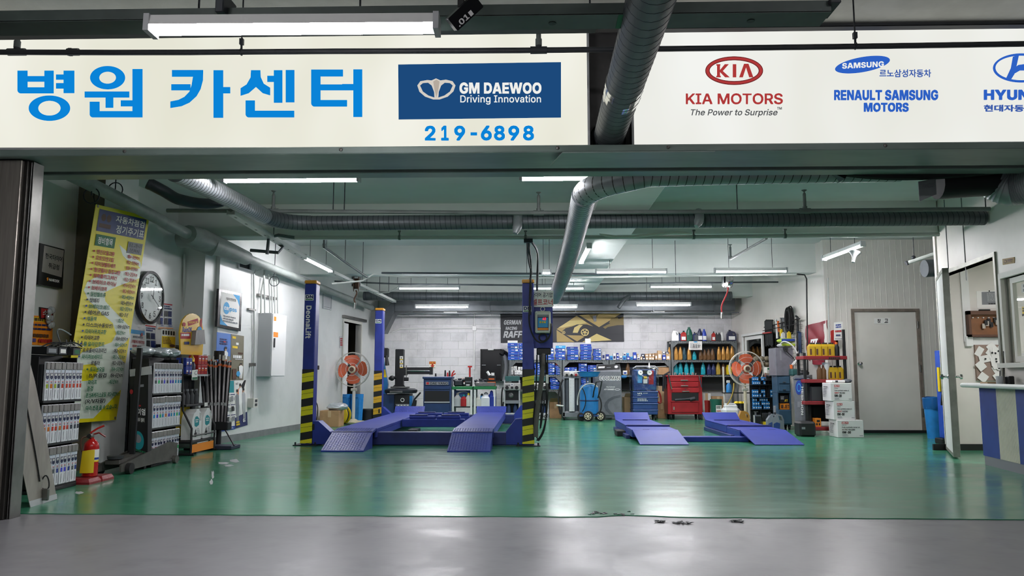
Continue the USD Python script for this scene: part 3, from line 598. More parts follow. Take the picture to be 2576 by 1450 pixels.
wire('flexible_hose', 'crumpled silver hose stub hanging below the rear round duct', 'hose', [P(1588, 744, 17.1), P(1570, 756, 16.95), P(1556, 775, 16.9)], .045, M['galv_dark'], 10, 10)
# fan unit and black ducts at the office side
t = Thing('fan_unit', 'ceiling fan unit with stamped metal plate and black duct near the office', 'fan unit')
p = [P(*q, 6.15) for q in ((2310, 457), (2354, 449), (2356, 489), (2313, 507))]; pfz = Plane(p[0], (1, 0, .0)); pl4 = Polygon([pfz.st(x) for x in p])
t.part('end_plate', G().prism(pl4, pfz, -.006, 0), M['galv'], smooth=False); pr = Print(pfz, [(2318, 463), (2350, 457), (2350, 472), (2320, 476)]); pr.text(M['ink_grey'], 'FANZIC', .05, .15, .95, .9, 'I', slant=10); pr.to(t)
q = [P(2356, 462, 6.3), P(2440, 456, 6.3), P(2520, 452, 6.35)]; t.part('black_duct', G().tube(q, .13, 18), M['black']); t.part('flexible_duct', G().tube(smoothpath([P(2505, 455, 6.35), P(2545, 470, 6.3), P(2620, 455, 6.1)], 30), .15, 18, rad=[.15 * (1 + .05 * (i % 2)) for i in range(30)]), M['galv']); t.part('hanger', G().box(3.2, 3.24, 6.2, 6.24, 2.6, 3.35).box(3.8, 3.84, 6.2, 6.24, 2.6, 3.35), M['iron_dark']); t.done()
t = Thing('loudspeaker_box', 'black wedge-shaped box hanging under the shutter lip near the fan unit', 'speaker'); p = P(2103, 440, 6.22)
t.part('case', G().hull(p + np.array([(x, y, z) for x, z in ((-.1, .03), (-.08, .1), (.1, .1), (.085, -.0), (.05, -.045)) for y in (-.05, .1)])), M['black'], smooth=False); t.part('bracket', G().box(p[0] - .02, p[0] + .02, p[1] - .0, p[1] + .04, p[2] + .08, 3.35), M['black']); t.done()
wire('black_hose', 'flat black hose slung under the shutter lip toward the fan unit', 'hose', [P(2130, 434, 6.15), P(2250, 443, 6.15), P(2420, 436, 6.15), P(2620, 416, 6.1)], .035, M['rubber'], 20, 8)
# hose reels hanging from the ceiling
def reel(u, v, Y, m, lab, end):
    p = P(u, v, Y); t = Thing('hose_reel', lab, 'hose reel'); t.part('drum', G().lathe([(.05, -.06), (.15, -.05), (.15, -.04), (.1, -.035), (.1, .035), (.15, .04), (.15, .05), (.05, .06)], 20, p, (1, .2, 0)), m)
    t.part('bracket', G().box(p[0] - .08, p[0] - .07, p[1] - .03, p[1] + .03, p[2] - .05, 3.35).box(p[0] + .07, p[0] + .08, p[1] - .03, p[1] + .03, p[2] - .05, 3.35), M['galv_dark']); e = P(*end, Y)
    t.part('hose', G().tube(wob([p + (0, -.02, -.13), (p + e) / 2 + (.02, 0, 0), e + (.0, 0, .12), e], 14), .014, 6), M['ink_red'] if m is M['chrome'] else M['ink_brown']); t.part('hose_end', G().cyl(e, e + (-.01, 0, -.12), .022, 10, .015), M['chrome']); t.done()
reel(1830, 706, 14.6, M['chrome'], 'chrome hose reel hanging between two lamps, red hose dropping from it', (1816, 786)); reel(896, 714, 14.4, M['ink_brown'], 'rusty brown cord reel hanging near the side door, cord dropping from it', (894, 762))
t = Thing('horn_speaker', 'small white horn hanging below the slanting lamp', 'speaker'); p = P(2150, 640, 11.15); t.part('horn', G().lathe([(.022, -.13), (.024, -.06), (.04, -.02), (.085, .03)], 16, p, (.3, .2, 1)), M['light_grey']); t.part('bracket', G().cyl(p + (.0, .0, .02), p + (.0, .0, .09), .01), M['light_grey']); t.done()
t = Thing('drain_pipe', 'thick dark pipe end with a thin white pipe above the office corner', 'pipe'); t.part('pipe', G().cyl(P(2325, 676, 11.6), P(2400, 668, 11.6) + (.6, 0, 0), .13, 18), M['galv_dark']); t.part('thin_pipe', G().cyl(P(2282, 662, 11.4), P(2390, 626, 11.1), .028, 10), M['pvc']); t.part('thin_pipe_cap', G().cyl(P(2279, 663, 11.4), P(2284, 661, 11.4), .034, 10), M['dark_grey']); t.part('hanging_rod', G().cyl(P(2300, 655, 11.35), (P(2300, 655, 11.35)[0], 11.35, 3.35), .005, 6).sph(P(2298, 648, 11.35), .03), M['iron_dark']); t.done()
t = Thing('cable_bundle', 'black cable bundle dropping from the water pipe to the control post', 'cable')
t.part('cable', G().tube(wob([P(1330, 604, 9.9), P(1333, 640, 10.4), P(1335, 700, 11.0), P(1333, 740, 10.95), P(1334, 792, 10.93)], 30), .014, 6), M['rubber']); t.part('cable', G().tube(wob([P(1334, 604, 9.9), P(1350, 630, 10.4), P(1352, 690, 11.1), P(1351, 735, 11.1)], 30), .017, 6), M['iron_dark']); t.part('cable', G().tube(wob([P(1328, 606, 9.9), P(1329, 650, 10.5), P(1339, 690, 11.15)], 20), .012, 6), M['rubber'])
t.part('clamp', G().box(*np.sort([P(1318, 606, 9.88)[0], P(1340, 606, 9.88)[0]]), 9.86, 9.93, P(1330, 611, 9.9)[2], P(1330, 602, 9.9)[2]), M['iron_dark']); t.done()
# ================================================================ left side: leaning plate, racks, banner, clock, posters
I = M
def gbox(*a, b=0.): return G().box(*a, b)
t = Thing('steel_sheet', 'folded stainless sheet with black cord and padlock leaning on the shutter jamb', 'metal sheet')
b0, b1, tp = PF(76, 1277), PF(143, 1257), P(68, 884, 5.78)
pl = Plane(b0, b1 - b0, (tp - b0)); pl.n = np.cross(pl.x, pl.y); pl.y = np.cross(pl.n / np.linalg.norm(pl.n), pl.x); pl.n = np.cross(pl.x, pl.y)
mat('sheet_steel', 'aaa39a', r=.36, metal=.35, var=.5, vs=5., dark='6d675f', bump=.2, bs=30, stretch=(1, 1, .3))
sh = Polygon([pl.px(*q) for q in ((67, 882), (88, 960), (118, 1110), (143, 1256), (76, 1278), (53, 1165), (61, 1000))])
t.part('sheet', G().prism(sh, pl, -.004, 0), M['sheet_steel'], smooth=False)
t.part('folded_edge', G().tube([pl.w([pl.px(*q)], -.01)[0] for q in ((69, 884), (89, 960), (119, 1110), (144, 1256))], .007, 6), M['steel'])
q = lambda u, v, o=.006: pl.w([pl.px(u, v)], o)[0]
t.part('cord', G().tube(wob([q(61, 1000), q(72, 1060), q(85, 1130), q(98, 1212)], 16), .005, 6), M['rubber'])
c = q(107, 1240, .02); t.part('padlock', G().box(c[0] - .03, c[0] + .03, c[1] - .012, c[1] + .012, c[2] - .06, c[2] + .03, .006), M['steel_dull']); t.part('padlock_cord', G().tube(wob([c + (-.02, 0, .03), c + (-.03, -.005, .09), c + (0, -.005, .13), c + (.022, 0, .09), c + (.018, 0, .03)], 16), .005, 6), M['rubber'])
t.part('scuffed_foot', G().prism(Polygon([pl.px(*k) for k in ((72, 1262), (142, 1243), (143, 1256), (76, 1278))]), pl, .001, .003), M['light_grey'], smooth=False); t.done()

def hk(pr):
    pr.poly(mat('plaque_silver', 'a09a95', r=.35, metal=.15), [(.16, .03), (.97, .03), (.93, .72), (.1, .68)], 'silver_plate'); pr.text(M['ink'], '한국타이어', .22, .2, .92, .34, 'K', 1.5); pr.text(M['ink'], '취급점', .36, .42, .8, .56, 'K', 1.5)
    pr.text(M['ink_white'], 'HANKOOK', .4, .8, .84, .87, 'B'); pr.poly(M['ink_orange'], [(.3, .81), (.36, .78), (.38, .84), (.33, .88)])
card('dealer_plaque', 'black and silver tyre dealer plaque on the white wall beside the jamb', 'plaque', PLA, [(88, 612), (150, 628), (145, 727), (84, 716)], M['black'], hk, th=.05, base='backing_board')
card('fire_sign', 'small red square sign in a black frame above the orange poster', 'sign', PLA, [(97, 773), (131, 778), (130, 806), (97, 802)], M['black'], lambda pr: (pr.rect(M['red'], .08, .08, .92, .92), pr.text(M['ink_white'], '소', .2, .2, .62, .62, 'K', 2)), th=.012, base='frame')
def op(pr):
    pr.rect(M['ink_yellow'], .1, .05, .68, .2); lines(pr, M['ink_brown'], .12, .08, .66, .19, 1, .1, 9)
    lines(pr, M['ink_navy'], .1, .28, .95, .35, 1, .1, 3); lines(pr, M['ink_navy'], .1, .42, .95, .49, 1, .1, 4); lines(pr, M['ink_brown'], .1, .62, .9, .74, 1, .1, 5); lines(pr, M['ink_blue'], .06, .78, .38, .92, 1, .1, 6); lines(pr, M['ink_red'], .42, .78, .94, .92, 1, .1, 7)
card('orange_poster', 'orange and yellow poster with blue and red lettering by the jamb', 'poster', PLA, [(66, 793), (132, 797), (130, 871), (64, 867)], M['ink_orange'], op)
mat('bubble', 'b9bfc4', r=.12, metal=.3, bump=1., bs=25)
g = G(); rg = np.random.default_rng(4); c = PLA.w([PLA.px(122, 800)], .03)[0]
for k in range(9): g.sph(c + rg.normal(0, .035, 3) * (.4, 1.2, 1.4), .035, 1, (.6, 1, 1))
solo('bubble_wrap_bag', g, M['bubble'], 'clear crumpled bubble bag taped beside the small red sign', 'bag')

# wiper blade racks -----------------------------------------------------------
mat('pack_grey', '8f8b88', r=.3, var=.2); mat('pack_white', 'e4e4ea', r=.3); mat('pack_navy', '262b4a', r=.3); mat('pack_tag', 'c9cfdd', r=.35)
holo = [mat('holo_' + k, c, r=.15, metal=.35) for k, c in (('rainbow', 'b9d24a'), ('orange', 'f08a35'), ('red', 'e0583e'), ('grey', '55585e'), ('violet', '5a55e0'), ('cyan', '38a8dc'), ('green', '43d07a'), ('navy', '3a4a9a'))]
HN = 'rainbow orange red grey violet cyan green navy'.split()
packs = {}
def pack(kind, h, w, ht, loc, label, group):
    key = (kind, h)
    if key in packs: return packs[key].copy(loc, 0, label, group)
    t = Thing('wiper_pack', label, 'wiper blade pack', group); t.part('blister_card', G().box(-.012, .008, -w / 2, w / 2, 0, ht, .003), M['pack_white'], smooth=False)
    pl = Plane((.008, -w / 2, 0), (0, 1, 0)); pr = Print(pl, [(0, ht), (w, ht), (w, 0), (0, 0)], .0006, px=False)
    t.part('header', G().box(-.012, .016, -w / 2 + .001, w / 2 - .001, ht * .8, ht * .985, .003), M['pack_grey'], smooth=False); t.part('window', G().box(-.01, .0085, -w / 2 + .002, w / 2 - .002, ht * .53, ht * .72, .002), M['pack_navy'], smooth=False)
    pr.rect(M['pack_tag'], .08, .2, .92, .275); pr.poly(M['pack_tag'], [(.1, .42), (.5, .46), (.9, .42), (.9, .47), (.5, .52), (.1, .47)]); pr.text(M['ink_white'], '5B', .2, .3, .8, .36, 'B'); pr.rect(M['ink_red'], .25, .5, .75, .515); pr.rect(M['pack_navy'], .3, .53, .7, .55)
    pr.rect(holo[h], .2, .57, .8, .68, 'hologram'); pr.rect(M['ink_grey'], .4, .72, .52, .95, 'lettering'); pr.to(t); packs[key] = t.done(loc); return t
def wrack(name, label, x, y0, y1, tiers, zc, depth=.2):
    t = Thing('wiper_rack', label, 'display rack'); t.part('back_panel', gbox(x - depth, x - depth + .02, y0, y1, 0, zc, b=.004), M['black']); 
    for yy, w in ((y0, .012), (y1, -.012)): t.part('side_panel', gbox(x - depth, x - .04, yy, yy + w, 0, zc - .02, b=.003), M['black'])
    for z0, z1 in tiers: t.part('shelf', gbox(x - depth, x + .02, y0, y1, z0 - .02, z0, b=.004), M['black'], smooth=False); t.part('tier_box', gbox(x - depth + .03, x - .015, y0 + .015, y1 - .015, z0, z1 - .03, b=.004), M['dark_grey'] if zc > 1.12 else M['black'], 'dark carton tray')
    t.part('foot', gbox(x - depth - .02, x + .03, y0 + .02, y1 - .02, 0, .03, b=.004), M['black']); t.done()
    return t
T1 = [(.775, 1.115), (.41, .755), (.045, .385)]; T2 = [(.79, 1.135), (.415, .765), (.04, .375)]
wrack('a', 'tall black wiper blade rack beside the steel sheet and fire extinguisher', -4.15, 6.5, 7.06, T1, 1.17); wrack('b', 'tall black wiper blade rack between the floor jack and the yellow stand', -4.15, 8.4, 9.12, T2, 1.19, .24)
rg = np.random.default_rng(12)
seqs = {0: [[0, 1, 0, 3, 2, 2, 2, 2, 2, 2], [1, 1, 2, 2, 1, 2, 2, 3, 3, 3], [3, 7, 2, 3, 7, 4, 4, 7, 3, 7]], 1: [[3, 6, 3, 4, 3, 4, 4, 5, 5, 5], [5, 4, 6, 5, 1, 4, 5, 5, 6, 5], [3, 6, 3, 6, 6, 3, 5, 5, 6, 6]]}
for r, (x, y0, dy, TT, place) in enumerate(((-4.138, 6.535, .0535, T1, 'fire extinguisher'), (-4.138, 8.45, .0665, T2, 'floor jack'))):
    for k, (z0, z1) in enumerate(TT):
        for i, h in enumerate(seqs[r][k]):
            sk = .004 * (i % 3) + (.006 if i > 4 else 0)
            pack(r, h, .046 if r == 0 else .058, z1 - z0 - .01, (x, y0 + i * dy + sk, z0), f'white wiper pack with {HN[h]} sticker, {ORD[i]} along the {"top middle bottom".split()[k]} tier by the {place}', f'wiper packs on the rack by the {place}')
for (u0, u1, m, lab, pm) in ((100, 128, 'black', 'flat black box with a grey label on the first wiper rack', 'ink_grey'), (132, 152, 'dark_grey', 'small carton with a white label on the first wiper rack', 'paper'), (170, 190, 'dark_grey', 'small carton with red and green ends on the first wiper rack', 'ink_green')):
    a, b = 6.52 + (u0 - 100) * .0055, 6.52 + (u1 - 100) * .0055; t = Thing('small_carton', lab, 'box'); t.part('carton', gbox(-4.32, -4.14, a, b, 1.172, 1.235, b=.003), M[m], smooth=False)
    pr = Print(Plane((-4.14, a, 1.172), (0, 1, 0)), [(0, .063), (b - a, .063), (b - a, 0), (0, 0)], px=False); pr.rect(M[pm], .15, .25, .85, .8, 'label'); pr.to(t); t.done()
t = Thing('wire_basket', 'tangled black wire basket and frames on top of the first wiper rack', 'wire basket'); rg = np.random.default_rng(2)
o = np.array([-4.26, 6.9, 1.235])
for k in range(5): t.part('wire', G().tube([o + (-.06, -.16 + .06 * k, .0 + .01 * k), o + (.12, -.1 + .06 * k, .0), o + (.1, -.08 + .06 * k, .07)], .005, 6), M['black'])
for k in range(4): t.part('wire', G().tube(wob([o + (-.05 + .05 * k, -.2, .0), o + (-.04 + .05 * k, 0, .05), o + (-.05 + .05 * k, .16, .02)], 10), .006, 6), M['black'])
t.part('bent_wire', G().tube(wob([o + (0, 0, .05), o + (.03, -.1, .16), o + (.06, .05, .12)], 12), .007, 6), M['galv']); t.part('mesh_panel', G().hull([o + (0, -.05, .006), o + (.1, .2, .02), o + (.1, .2, .026), o + (0, .2, .05), o + (0, -.05, .012)]), M['off_white'], smooth=False); t.done()

# hanging service banner ------------------------------------------------------
PB = Plane((-4.57, 7.0, 0), (0, 1, 0)); BQ = [(240, 514), (375, 546), (291, 1057), (150, 1068)]
mat('banner_yellow', 'e9d612', r=.45); mat('banner_white', 'd9e0d2', r=.4)
def bn(pr):
    pr.poly(M['banner_white'], [(.5, .17), (.6, .22), (.7, .24), (.9, .25), (.98, .27), (.6, .3), (.25, .33), (.06, .37), (.03, .41), (.12, .45), (.4, .51), (.62, .55), (.72, .6), (.66, .64), (.42, .665), (.16, .69), (.05, .74), (.04, .8), (.1, .85), (.05, .92), (.02, .98), (.55, .985), (.75, .93), (1, .86), (1, .74), (.85, .71), (.78, .67), (.93, .64), (1, .61), (.95, .56), (.8, .53), (.6, .49), (.42, .45), (.38, .41), (.55, .38), (.85, .34), (1, .32), (1, .27), (.97, .24), (.75, .21)])
    pr.poly(M['banner_yellow'], [(.12, .75), (.4, .74), (.5, .77), (.42, .815), (.12, .82)])
    pr.poly(mat('banner_blue', '2a3d78', r=.4), [(.07, .018), (.95, .018), (.95, .125), (.07, .125)]); 
    for cx in (.16, .25): pr.ell(M['ink_brown'], cx, .055, .04, .018)
    pr.rect(M['ink_brown'], .1, .085, .3, .105); pr.text(M['paper'], '자동차점검', .37, .03, .92, .066, 'K', 1.5); pr.text(M['paper'], '정기주기표', .4, .076, .94, .118, 'K', 1.5)
    pr.rect(M['ink_green'], .08, .14, .42, .195); pr.text(M['paper'], '정비항목', .12, .15, .38, .186, 'K', 1.5); pr.rect(M['ink_grey'], .66, .147, .95, .205); pr.text(M['ink'], '점검.교환시기', .68, .152, .93, .173, 'K', .8); pr.text(M['ink'], '(년/Km)', .71, .178, .9, .2, 'K', .8)
    L = ['엔진오일교환', '오토밋션오일', '타이밍벨트세트', '향균휠타 점검교환', '점화플러그,배선', '브레이크 라이닝', '브레이크액', '일반벨트류', '밧데리', '브레이크 패드', '에어콘 GAS', '부동액', '디스크(수동밋션)', '타이어위치교환', '타이어교환', '휠 얼라인먼트', '트로틀바디크리인', '와이퍼브레이드', '로필터', '토미션오일', 'B/R 점검', '파이프', '점검', '랜스퍼케이스오일', '(R/V차량)', '따라 변경 될 수 있습니다.']
    Rr = '4~5천Km 2~3만Km 5~6만Km 1~2만Km 2~3만Km 4~5만Km 2~3만Km 3~4만Km 5~6만Km 2~3만Km 2~3년 2년 4~5만Km 2만Km 4~5만Km 4~5만Km 2~3만Km 1~2만Km 2~3만Km 4~5만Km 4~6만Km 3만Km - 3~6만Km'.split()
    for i, s in enumerate(L):
        y = .222 + i * .0286; m = 'ink_red' if i < 7 else 'ink_green' if i % 2 == 1 or i == 22 else 'ink'; x0 = .13 if i < 18 else .4; w = min(.052 * len(s), .52)
        if i >= 18: x0 = .3
        if i == 25: x0, w = .33, .6
        if i == 23: w = .36
        if i < 20 and i != 18: pr.ell(M['ink_blue' if i in (9, 11, 13, 15, 17) else m], x0 - .045, y, .016, .0045)
        pr.text(M[m], s, x0, y - .0105, x0 + w, y + .0115, 'K', 1.8)
        if i < len(Rr) and Rr[i] != '-': s2 = '매' + Rr[i]; pr.text(M['ink_red' if i < 7 else 'ink_green' if i % 2 else 'ink'], s2, .69, y - .0105, .69 + .034 * len(s2), y + .0105, 'K', 1.6)
def bm(t):
    f = lambda u, v, o=.0: PB.w([PB.px(u, v)], o)[0]
    t.part('tie_cord', G().tube([f(375, 548), f(392, 556), f(405, 545)], .006, 5), M['rubber']); t.part('tie_cord', G().tube([f(240, 515), f(236, 496), f(238, 470)], .006, 5), M['rubber'])
    for u, v in ((245, 519), (371, 550), (288, 1052)): t.part('eyelet', G().lathe([(.006, 0), (.016, .001), (.016, .005), (.006, .005)], 10, f(u, v, .004), (1, 0, 0)), M['steel'])
card('service_banner', 'tall yellow and white hanging banner listing service intervals', 'banner', PB, BQ, M['banner_yellow'], bn, th=.003, base='cloth', more=bm)

# wall clock -----------------------------------------------------------------
t = Thing('wall_clock', 'large round black-rimmed wall clock half hidden by the yellow banner', 'clock'); c = PLB.px(368, 749); cc = PLB.w([c])[0]; r = .34
t.part('case', G().lathe([(.01, 0), (r - .02, 0), (r, .03), (r, .07), (r - .035, .075), (r - .04, .055)], 40, cc, (1, 0, 0)), M['black_gloss']); t.part('dial', G().lathe([(.001, .054), (r - .035, .054), (r - .035, .058), (.001, .058)], 40, cc, (1, 0, 0)), M['white'])
pr = Print(PLB, [(c[0] - r, c[1] + r), (c[0] + r, c[1] + r), (c[0] + r, c[1] - r), (c[0] - r, c[1] - r)], .0592, px=False)
for k in range(1, 13): a = math.radians(30 * k); x, y = .5 + .345 * math.sin(a), .5 - .345 * math.cos(a); w = .045 if k < 10 else .07; pr.text(M['ink'], str(k), x - w * (.8 if k < 10 else 1), y - .055, x + w * (.8 if k < 10 else 1), y + .055, 'I', name='numeral')
for k in range(60): a = math.radians(6 * k); pr.geom(M['ink'], affinity.rotate(sbox(.5 - .003, .07, .5 + .003, .085), 6 * k, origin=(.5, .5)), 'minute_mark')
pr.geom(M['ink'], affinity.rotate(Polygon([(.485, .53), (.492, .3), (.508, .3), (.515, .53)]), 8, origin=(.5, .5)), 'hour_hand'); pr.geom(M['ink'], affinity.rotate(Polygon([(.488, .58), (.497, .12), (.503, .12), (.512, .58)]), 122, origin=(.5, .5)), 'minute_hand'); pr.ell(M['ink'], .5, .5, .022, .022, 'hub'); pr.to(t)
t.part('glass', G().lathe([(.001, .07), (r - .04, .07), (r - .04, .072), (.001, .072)], 40, cc, (1, 0, 0)), glass('clock_glass', (.97, .98, .98), .03)); t.done()

# posters behind the racks ----------------------------------------------------
def lam(seed):
    def f(pr):
        pr.rect(M['ink_red'], .03, .02, .97, .07); lines(pr, M['ink_navy'], .08, .1, .92, .26, 2, .3, seed)
        rg = np.random.default_rng(seed)
        for k in range(4): pr.rect(M['ink_navy' if k % 2 else 'dark_grey'], .1 + .4 * (k % 2), .3 + .28 * (k // 2), .42 + .45 * (k % 2), .52 + .3 * (k // 2))
        lines(pr, M['ink_blue'], .5, .6, .95, .92, 5, .4, seed + 9); pr.rect(M['ink_orange'], .03, .95, .97, .98)
    return f
mat('laminate', 'dfe2e6', r=.12, spec=.7)
card('laminated_poster', 'glossy laminated product poster half behind the clock', 'poster', PLB, [(395, 759), (409, 762), (409, 828), (393, 828)], M['laminate'], lam(1)); card('laminated_poster', 'glossy laminated product poster with a red border just past the clock', 'poster', PLB, [(410, 762), (433, 765), (432, 829), (409, 828)], M['laminate'], lam(2))
card('laminated_poster', 'curled glossy leaflet with blue print below the clock', 'poster', Plane((-4.80, 8, 0), (0, 1, 0)), [(364, 816), (392, 820), (391, 886), (364, 886)], M['laminate'], lam(3), off=0, more=lambda t: t.part('backing', gbox(-4.92, -4.80, 9.3, 9.7, .0, 1.28), M['black']))
card('notice_sheet', 'white notice with blue bands and red lettering beside the banner', 'notice', PLB, [(329, 829), (366, 834), (365, 884), (324, 880)], M['paper'], lambda pr: (pr.rect(M['ink_sky'], 0, 0, 1, .2), pr.rect(M['ink_sky'], 0, .93, 1, 1), lines(pr, M['ink_grey'], .15, .3, .85, .42, 1, .2, 7), pr.text(M['ink_red'], '3개월마다 에어컨필터', .08, .5, .95, .66, 'K', 1.5), pr.text(M['ink_red'], '점검을', .15, .74, .42, .87, 'K', 2), lines(pr, M['ink'], .46, .76, .9, .86, 1, .2, 8), pr.ell(M['ink_red'], .7, .2, .06, .09)))
solo('storage_cabinet', gbox(-4.9, -4.64, 9.74, 10.2, 0, 1.38, b=.03), M['black'], 'black cabinet behind the wiper rack with a yellow flyer on it', 'cabinet')
card('flyer', 'white and yellow flyer with a row of black pictures on the black cabinet', 'flyer', Plane((-4.64, 9, 0), (0, 1, 0)), [(405, 828), (441, 832), (440, 878), (404, 876)], M['paper'], lambda pr: ([pr.rect(M['ink'], .08 + .18 * k, .06, .2 + .18 * k, .28) for k in range(5)], pr.rect(M['ink_yellow'], .03, .36, .97, .97), lines(pr, M['ink_brown'], .08, .42, .7, .8, 5, .5, 4), pr.ell(M['ink_brown'], .7, .85, .2, .08)))
mat('foil', 'ccd0d4', r=.16, metal=.4, bump=1.6, bs=14)
def blob(c, sc, seed, k=3, amp=.45):
    m = trimesh.creation.icosphere(k, 1.0); v = m.vertices; n = usdkit.meshkit.fbm(v * 3.1 + seed, 3, seed) - .5; return G().add(v * (1 + amp * n[:, None]) * np.array(sc) + np.array(c), m.faces)
for i, (y, x, z, s, lab) in enumerate(((8.55, -4.33, 1.255, (.1, .2, .055), 'flat silver foil bag by the black pole on the second wiper rack'), (8.8, -4.25, 1.25, (.1, .16, .055), 'silver foil bag with grey print in the middle of the second wiper rack top'), (9.02, -4.24, 1.25, (.09, .14, .055), 'rounded grey plastic bag at the far end of the second wiper rack top'))):
    solo('foil_bag', blob((x, y, z), s, i + 3), M['foil'] if i < 2 else M['bubble'], lab, 'bag')

# stand, jack, extinguisher ---------------------------------------------------
PV = front(8.26); t = Thing('filter_stand', 'black cabin filter display panel with white lettering beside the second wiper rack', 'display stand')
t.part('panel', G().prism(PV.poly([(326, 946), (373, 940), (371, 1163), (331, 1150)]), PV, -.09, 0), M['black'], smooth=False); pr = Print(PV, [(326, 946), (373, 940), (371, 1163), (331, 1150)])
pr.text(M['ink_white'], '리미엄', .16, .4, .85, .48, 'K', 2); pr.text(M['ink_white'], '컨·히터 필터', .14, .51, .8, .56, 'K', 1.2); pr.rect(M['ink_red'], .2, .36, .6, .38); pr.ell(M['ink_teal'], .42, .78, .36, .11, 'picture'); pr.ell(M['ink_grey'], .42, .76, .2, .05, 'picture'); lines(pr, M['ink_green'], .1, .89, .9, .96, 2, .4, 5); pr.ell(M['ink_red'], .1, .2, .09, .03); pr.rect(M['ink_grey'], .55, .12, .78, .15); pr.to(t)
t.part('price_board', G().prism(PV.poly([(327, 930), (345, 928), (346, 946), (328, 948)]), PV, 0, .01), M['light_grey'], smooth=False); t.part('price_board', G().prism(PV.poly([(350, 926), (381, 921), (382, 942), (350, 946)]), PV, 0, .01), M['light_grey'], smooth=False); t.part('post', gbox(*sorted([PV.px(329, 940)[0], PV.px(372, 940)[0]]), 8.28, 8.33, 0, 1.12), M['black']); t.done()
t = Thing('fire_extinguisher', 'red fire extinguisher with yellow tag standing on a red tray', 'fire extinguisher'); e = np.array([-4.15, 7.3, 0])
t.part('cylinder', G().lathe([(.05, .05), (.068, .055), (.068, .32), (.06, .355), (.035, .385), (.02, .395), (.02, .41)], 20, e), mat('ext_red', 'b81f1c', r=.18)); t.part('valve', G().cyl(e + (0, 0, .4), e + (0, 0, .44), .02).cyl(e + (.0, -.05, .425), e + (0, .0, .425), .022), M['steel_dull'])
t.part('handle', G().tube([e + (-.01, .0, .43), e + (.05, .03, .45), e + (.1, .06, .41)], .009, 6), mat('ext_dark', '7d1a18', r=.3)); t.part('lever', G().tube([e + (-.01, -.01, .45), e + (.04, .02, .49), e + (.09, .04, .515)], .01, 6), M['ext_red'])
t.part('hose', G().tube(wob([e + (-.02, -.02, .42), e + (-.06, -.06, .4), e + (-.05, -.07, .3), e + (-.02, -.075, .22)], 14), .008, 6), M['ink_brown'])
sp = lambda z0, z1, a0, a1, r_: G().ring([np.array([e + (r_ * math.cos(a), r_ * math.sin(a), z) for a in np.radians(np.linspace(a0, a1, 9))]) for z in (z0, z1)], caps=False)
def curved(z0, z1, a0, a1, r_=.069):
    A = np.radians(np.linspace(a0, a1, 9)); v = [e + (r_ * math.cos(a), r_ * math.sin(a), z) for z in (z0, z1) for a in A]; return G().add(v, [(i, i + 1, i + 10, i + 9) for i in range(8)])
t.part('label', curved(.2, .3, -60, 20), M['paper'], 'white label with dark print'); t.part('label_band', curved(.185, .2, -75, 40, .0695), M['ink_yellow']); t.part('label_band', curved(.205, .225, -55, 15, .0698), M['ink_blue'])
t.part('inspection_tag', G().add([e + (.035, -.085, .3), e + (.07, -.06, .3), e + (.075, -.07, .09), e + (.03, -.1, .09), e + (-.03, -.09, .29), e + (-.04, -.1, .09)], [(0, 1, 2, 3), (4, 0, 3, 5)]), M['yellow']); t.part('tag_print', G().flat(text('TY.', 'B'), Plane(e, (1, 0, 0)), -9), M['ink']) if False else None
pe = Plane(e + (.03, -.066, 0), (1, .45, 0)); pr = Print(pe, [(-.012, .285), (.03, .285), (.03, .25), (-.012, .25)], .006, px=False); pr.text(M['ink'], 'TY.', .05, .1, .9, .9, 'B'); pr.to(t)
mat('tray_red', '8d2c30', r=.3, bump=.6, bs=50)
for dx, dy in ((0, -.11), (0, .11)): t.part('tray_block', G().hull([e + (dx + a * s, dy + b * s, z) for a, b in ((-.12, -.1), (.12, -.1), (.12, .1), (-.12, .1)) for s, z in ((1, 0), (1, .02), (.85, .05))]), M['tray_red'], smooth=False)
t.done()
t = Thing('floor_jack', 'long dirty grey trolley jack lying by the wall behind the extinguisher', 'trolley jack'); mat('jack_grey', '5f5d58', r=.55, metal=.3, var=.6, vs=9.)
J = lambda s, w, z: np.array([-4.22 + w + .03 * s, 7.75 + 1.15 * s, z])
for w in (-.13, .11): t.part('side_plate', G().hull([J(s, w + d, z) for d in (0, .02) for s, z in ((0, .03), (0, .1), (.35, .15), (.85, .25), (1.0, .22), (1., .05))]), M['jack_grey'], smooth=False)
t.part('lift_arm', G().hull([J(s, w, z) for w in (-.07, .07) for s, z in ((.05, .1), (.05, .14), (.7, .2), (.7, .12))]), M['jack_grey'], smooth=False); t.part('saddle', G().lathe([(.02, .14), (.075, .15), (.08, .18), (.06, .185)], 14, J(.1, 0, 0)), M['dark_grey'])
for s, w in ((.1, -.15), (.1, .15)): t.part('front_wheel', G().cyl(J(s, w - .025, .055), J(s, w + .025, .055), .055, 16), M['rubber'])
for s, w in ((.93, -.15), (.93, .15)): t.part('rear_caster', G().cyl(J(s, w - .02, .045), J(s, w + .02, .045), .045, 14), M['jack_grey'])
t.part('handle_socket', G().cyl(J(.8, 0, .22), J(.86, 0, .34), .045, 12), M['black']); t.done()
h0, h1 = np.array([-4.2, 8.16, .05]), P(352, 876, 8.12); solo('jack_handle', G().hull([p + (dx, dy, 0) for p in (h0, h1) for dx in (-.024, .024) for dy in (-.016, .016)]), M['black'], 'flat black pole leaning upright in front of the black filter display', 'pole', smooth=False)

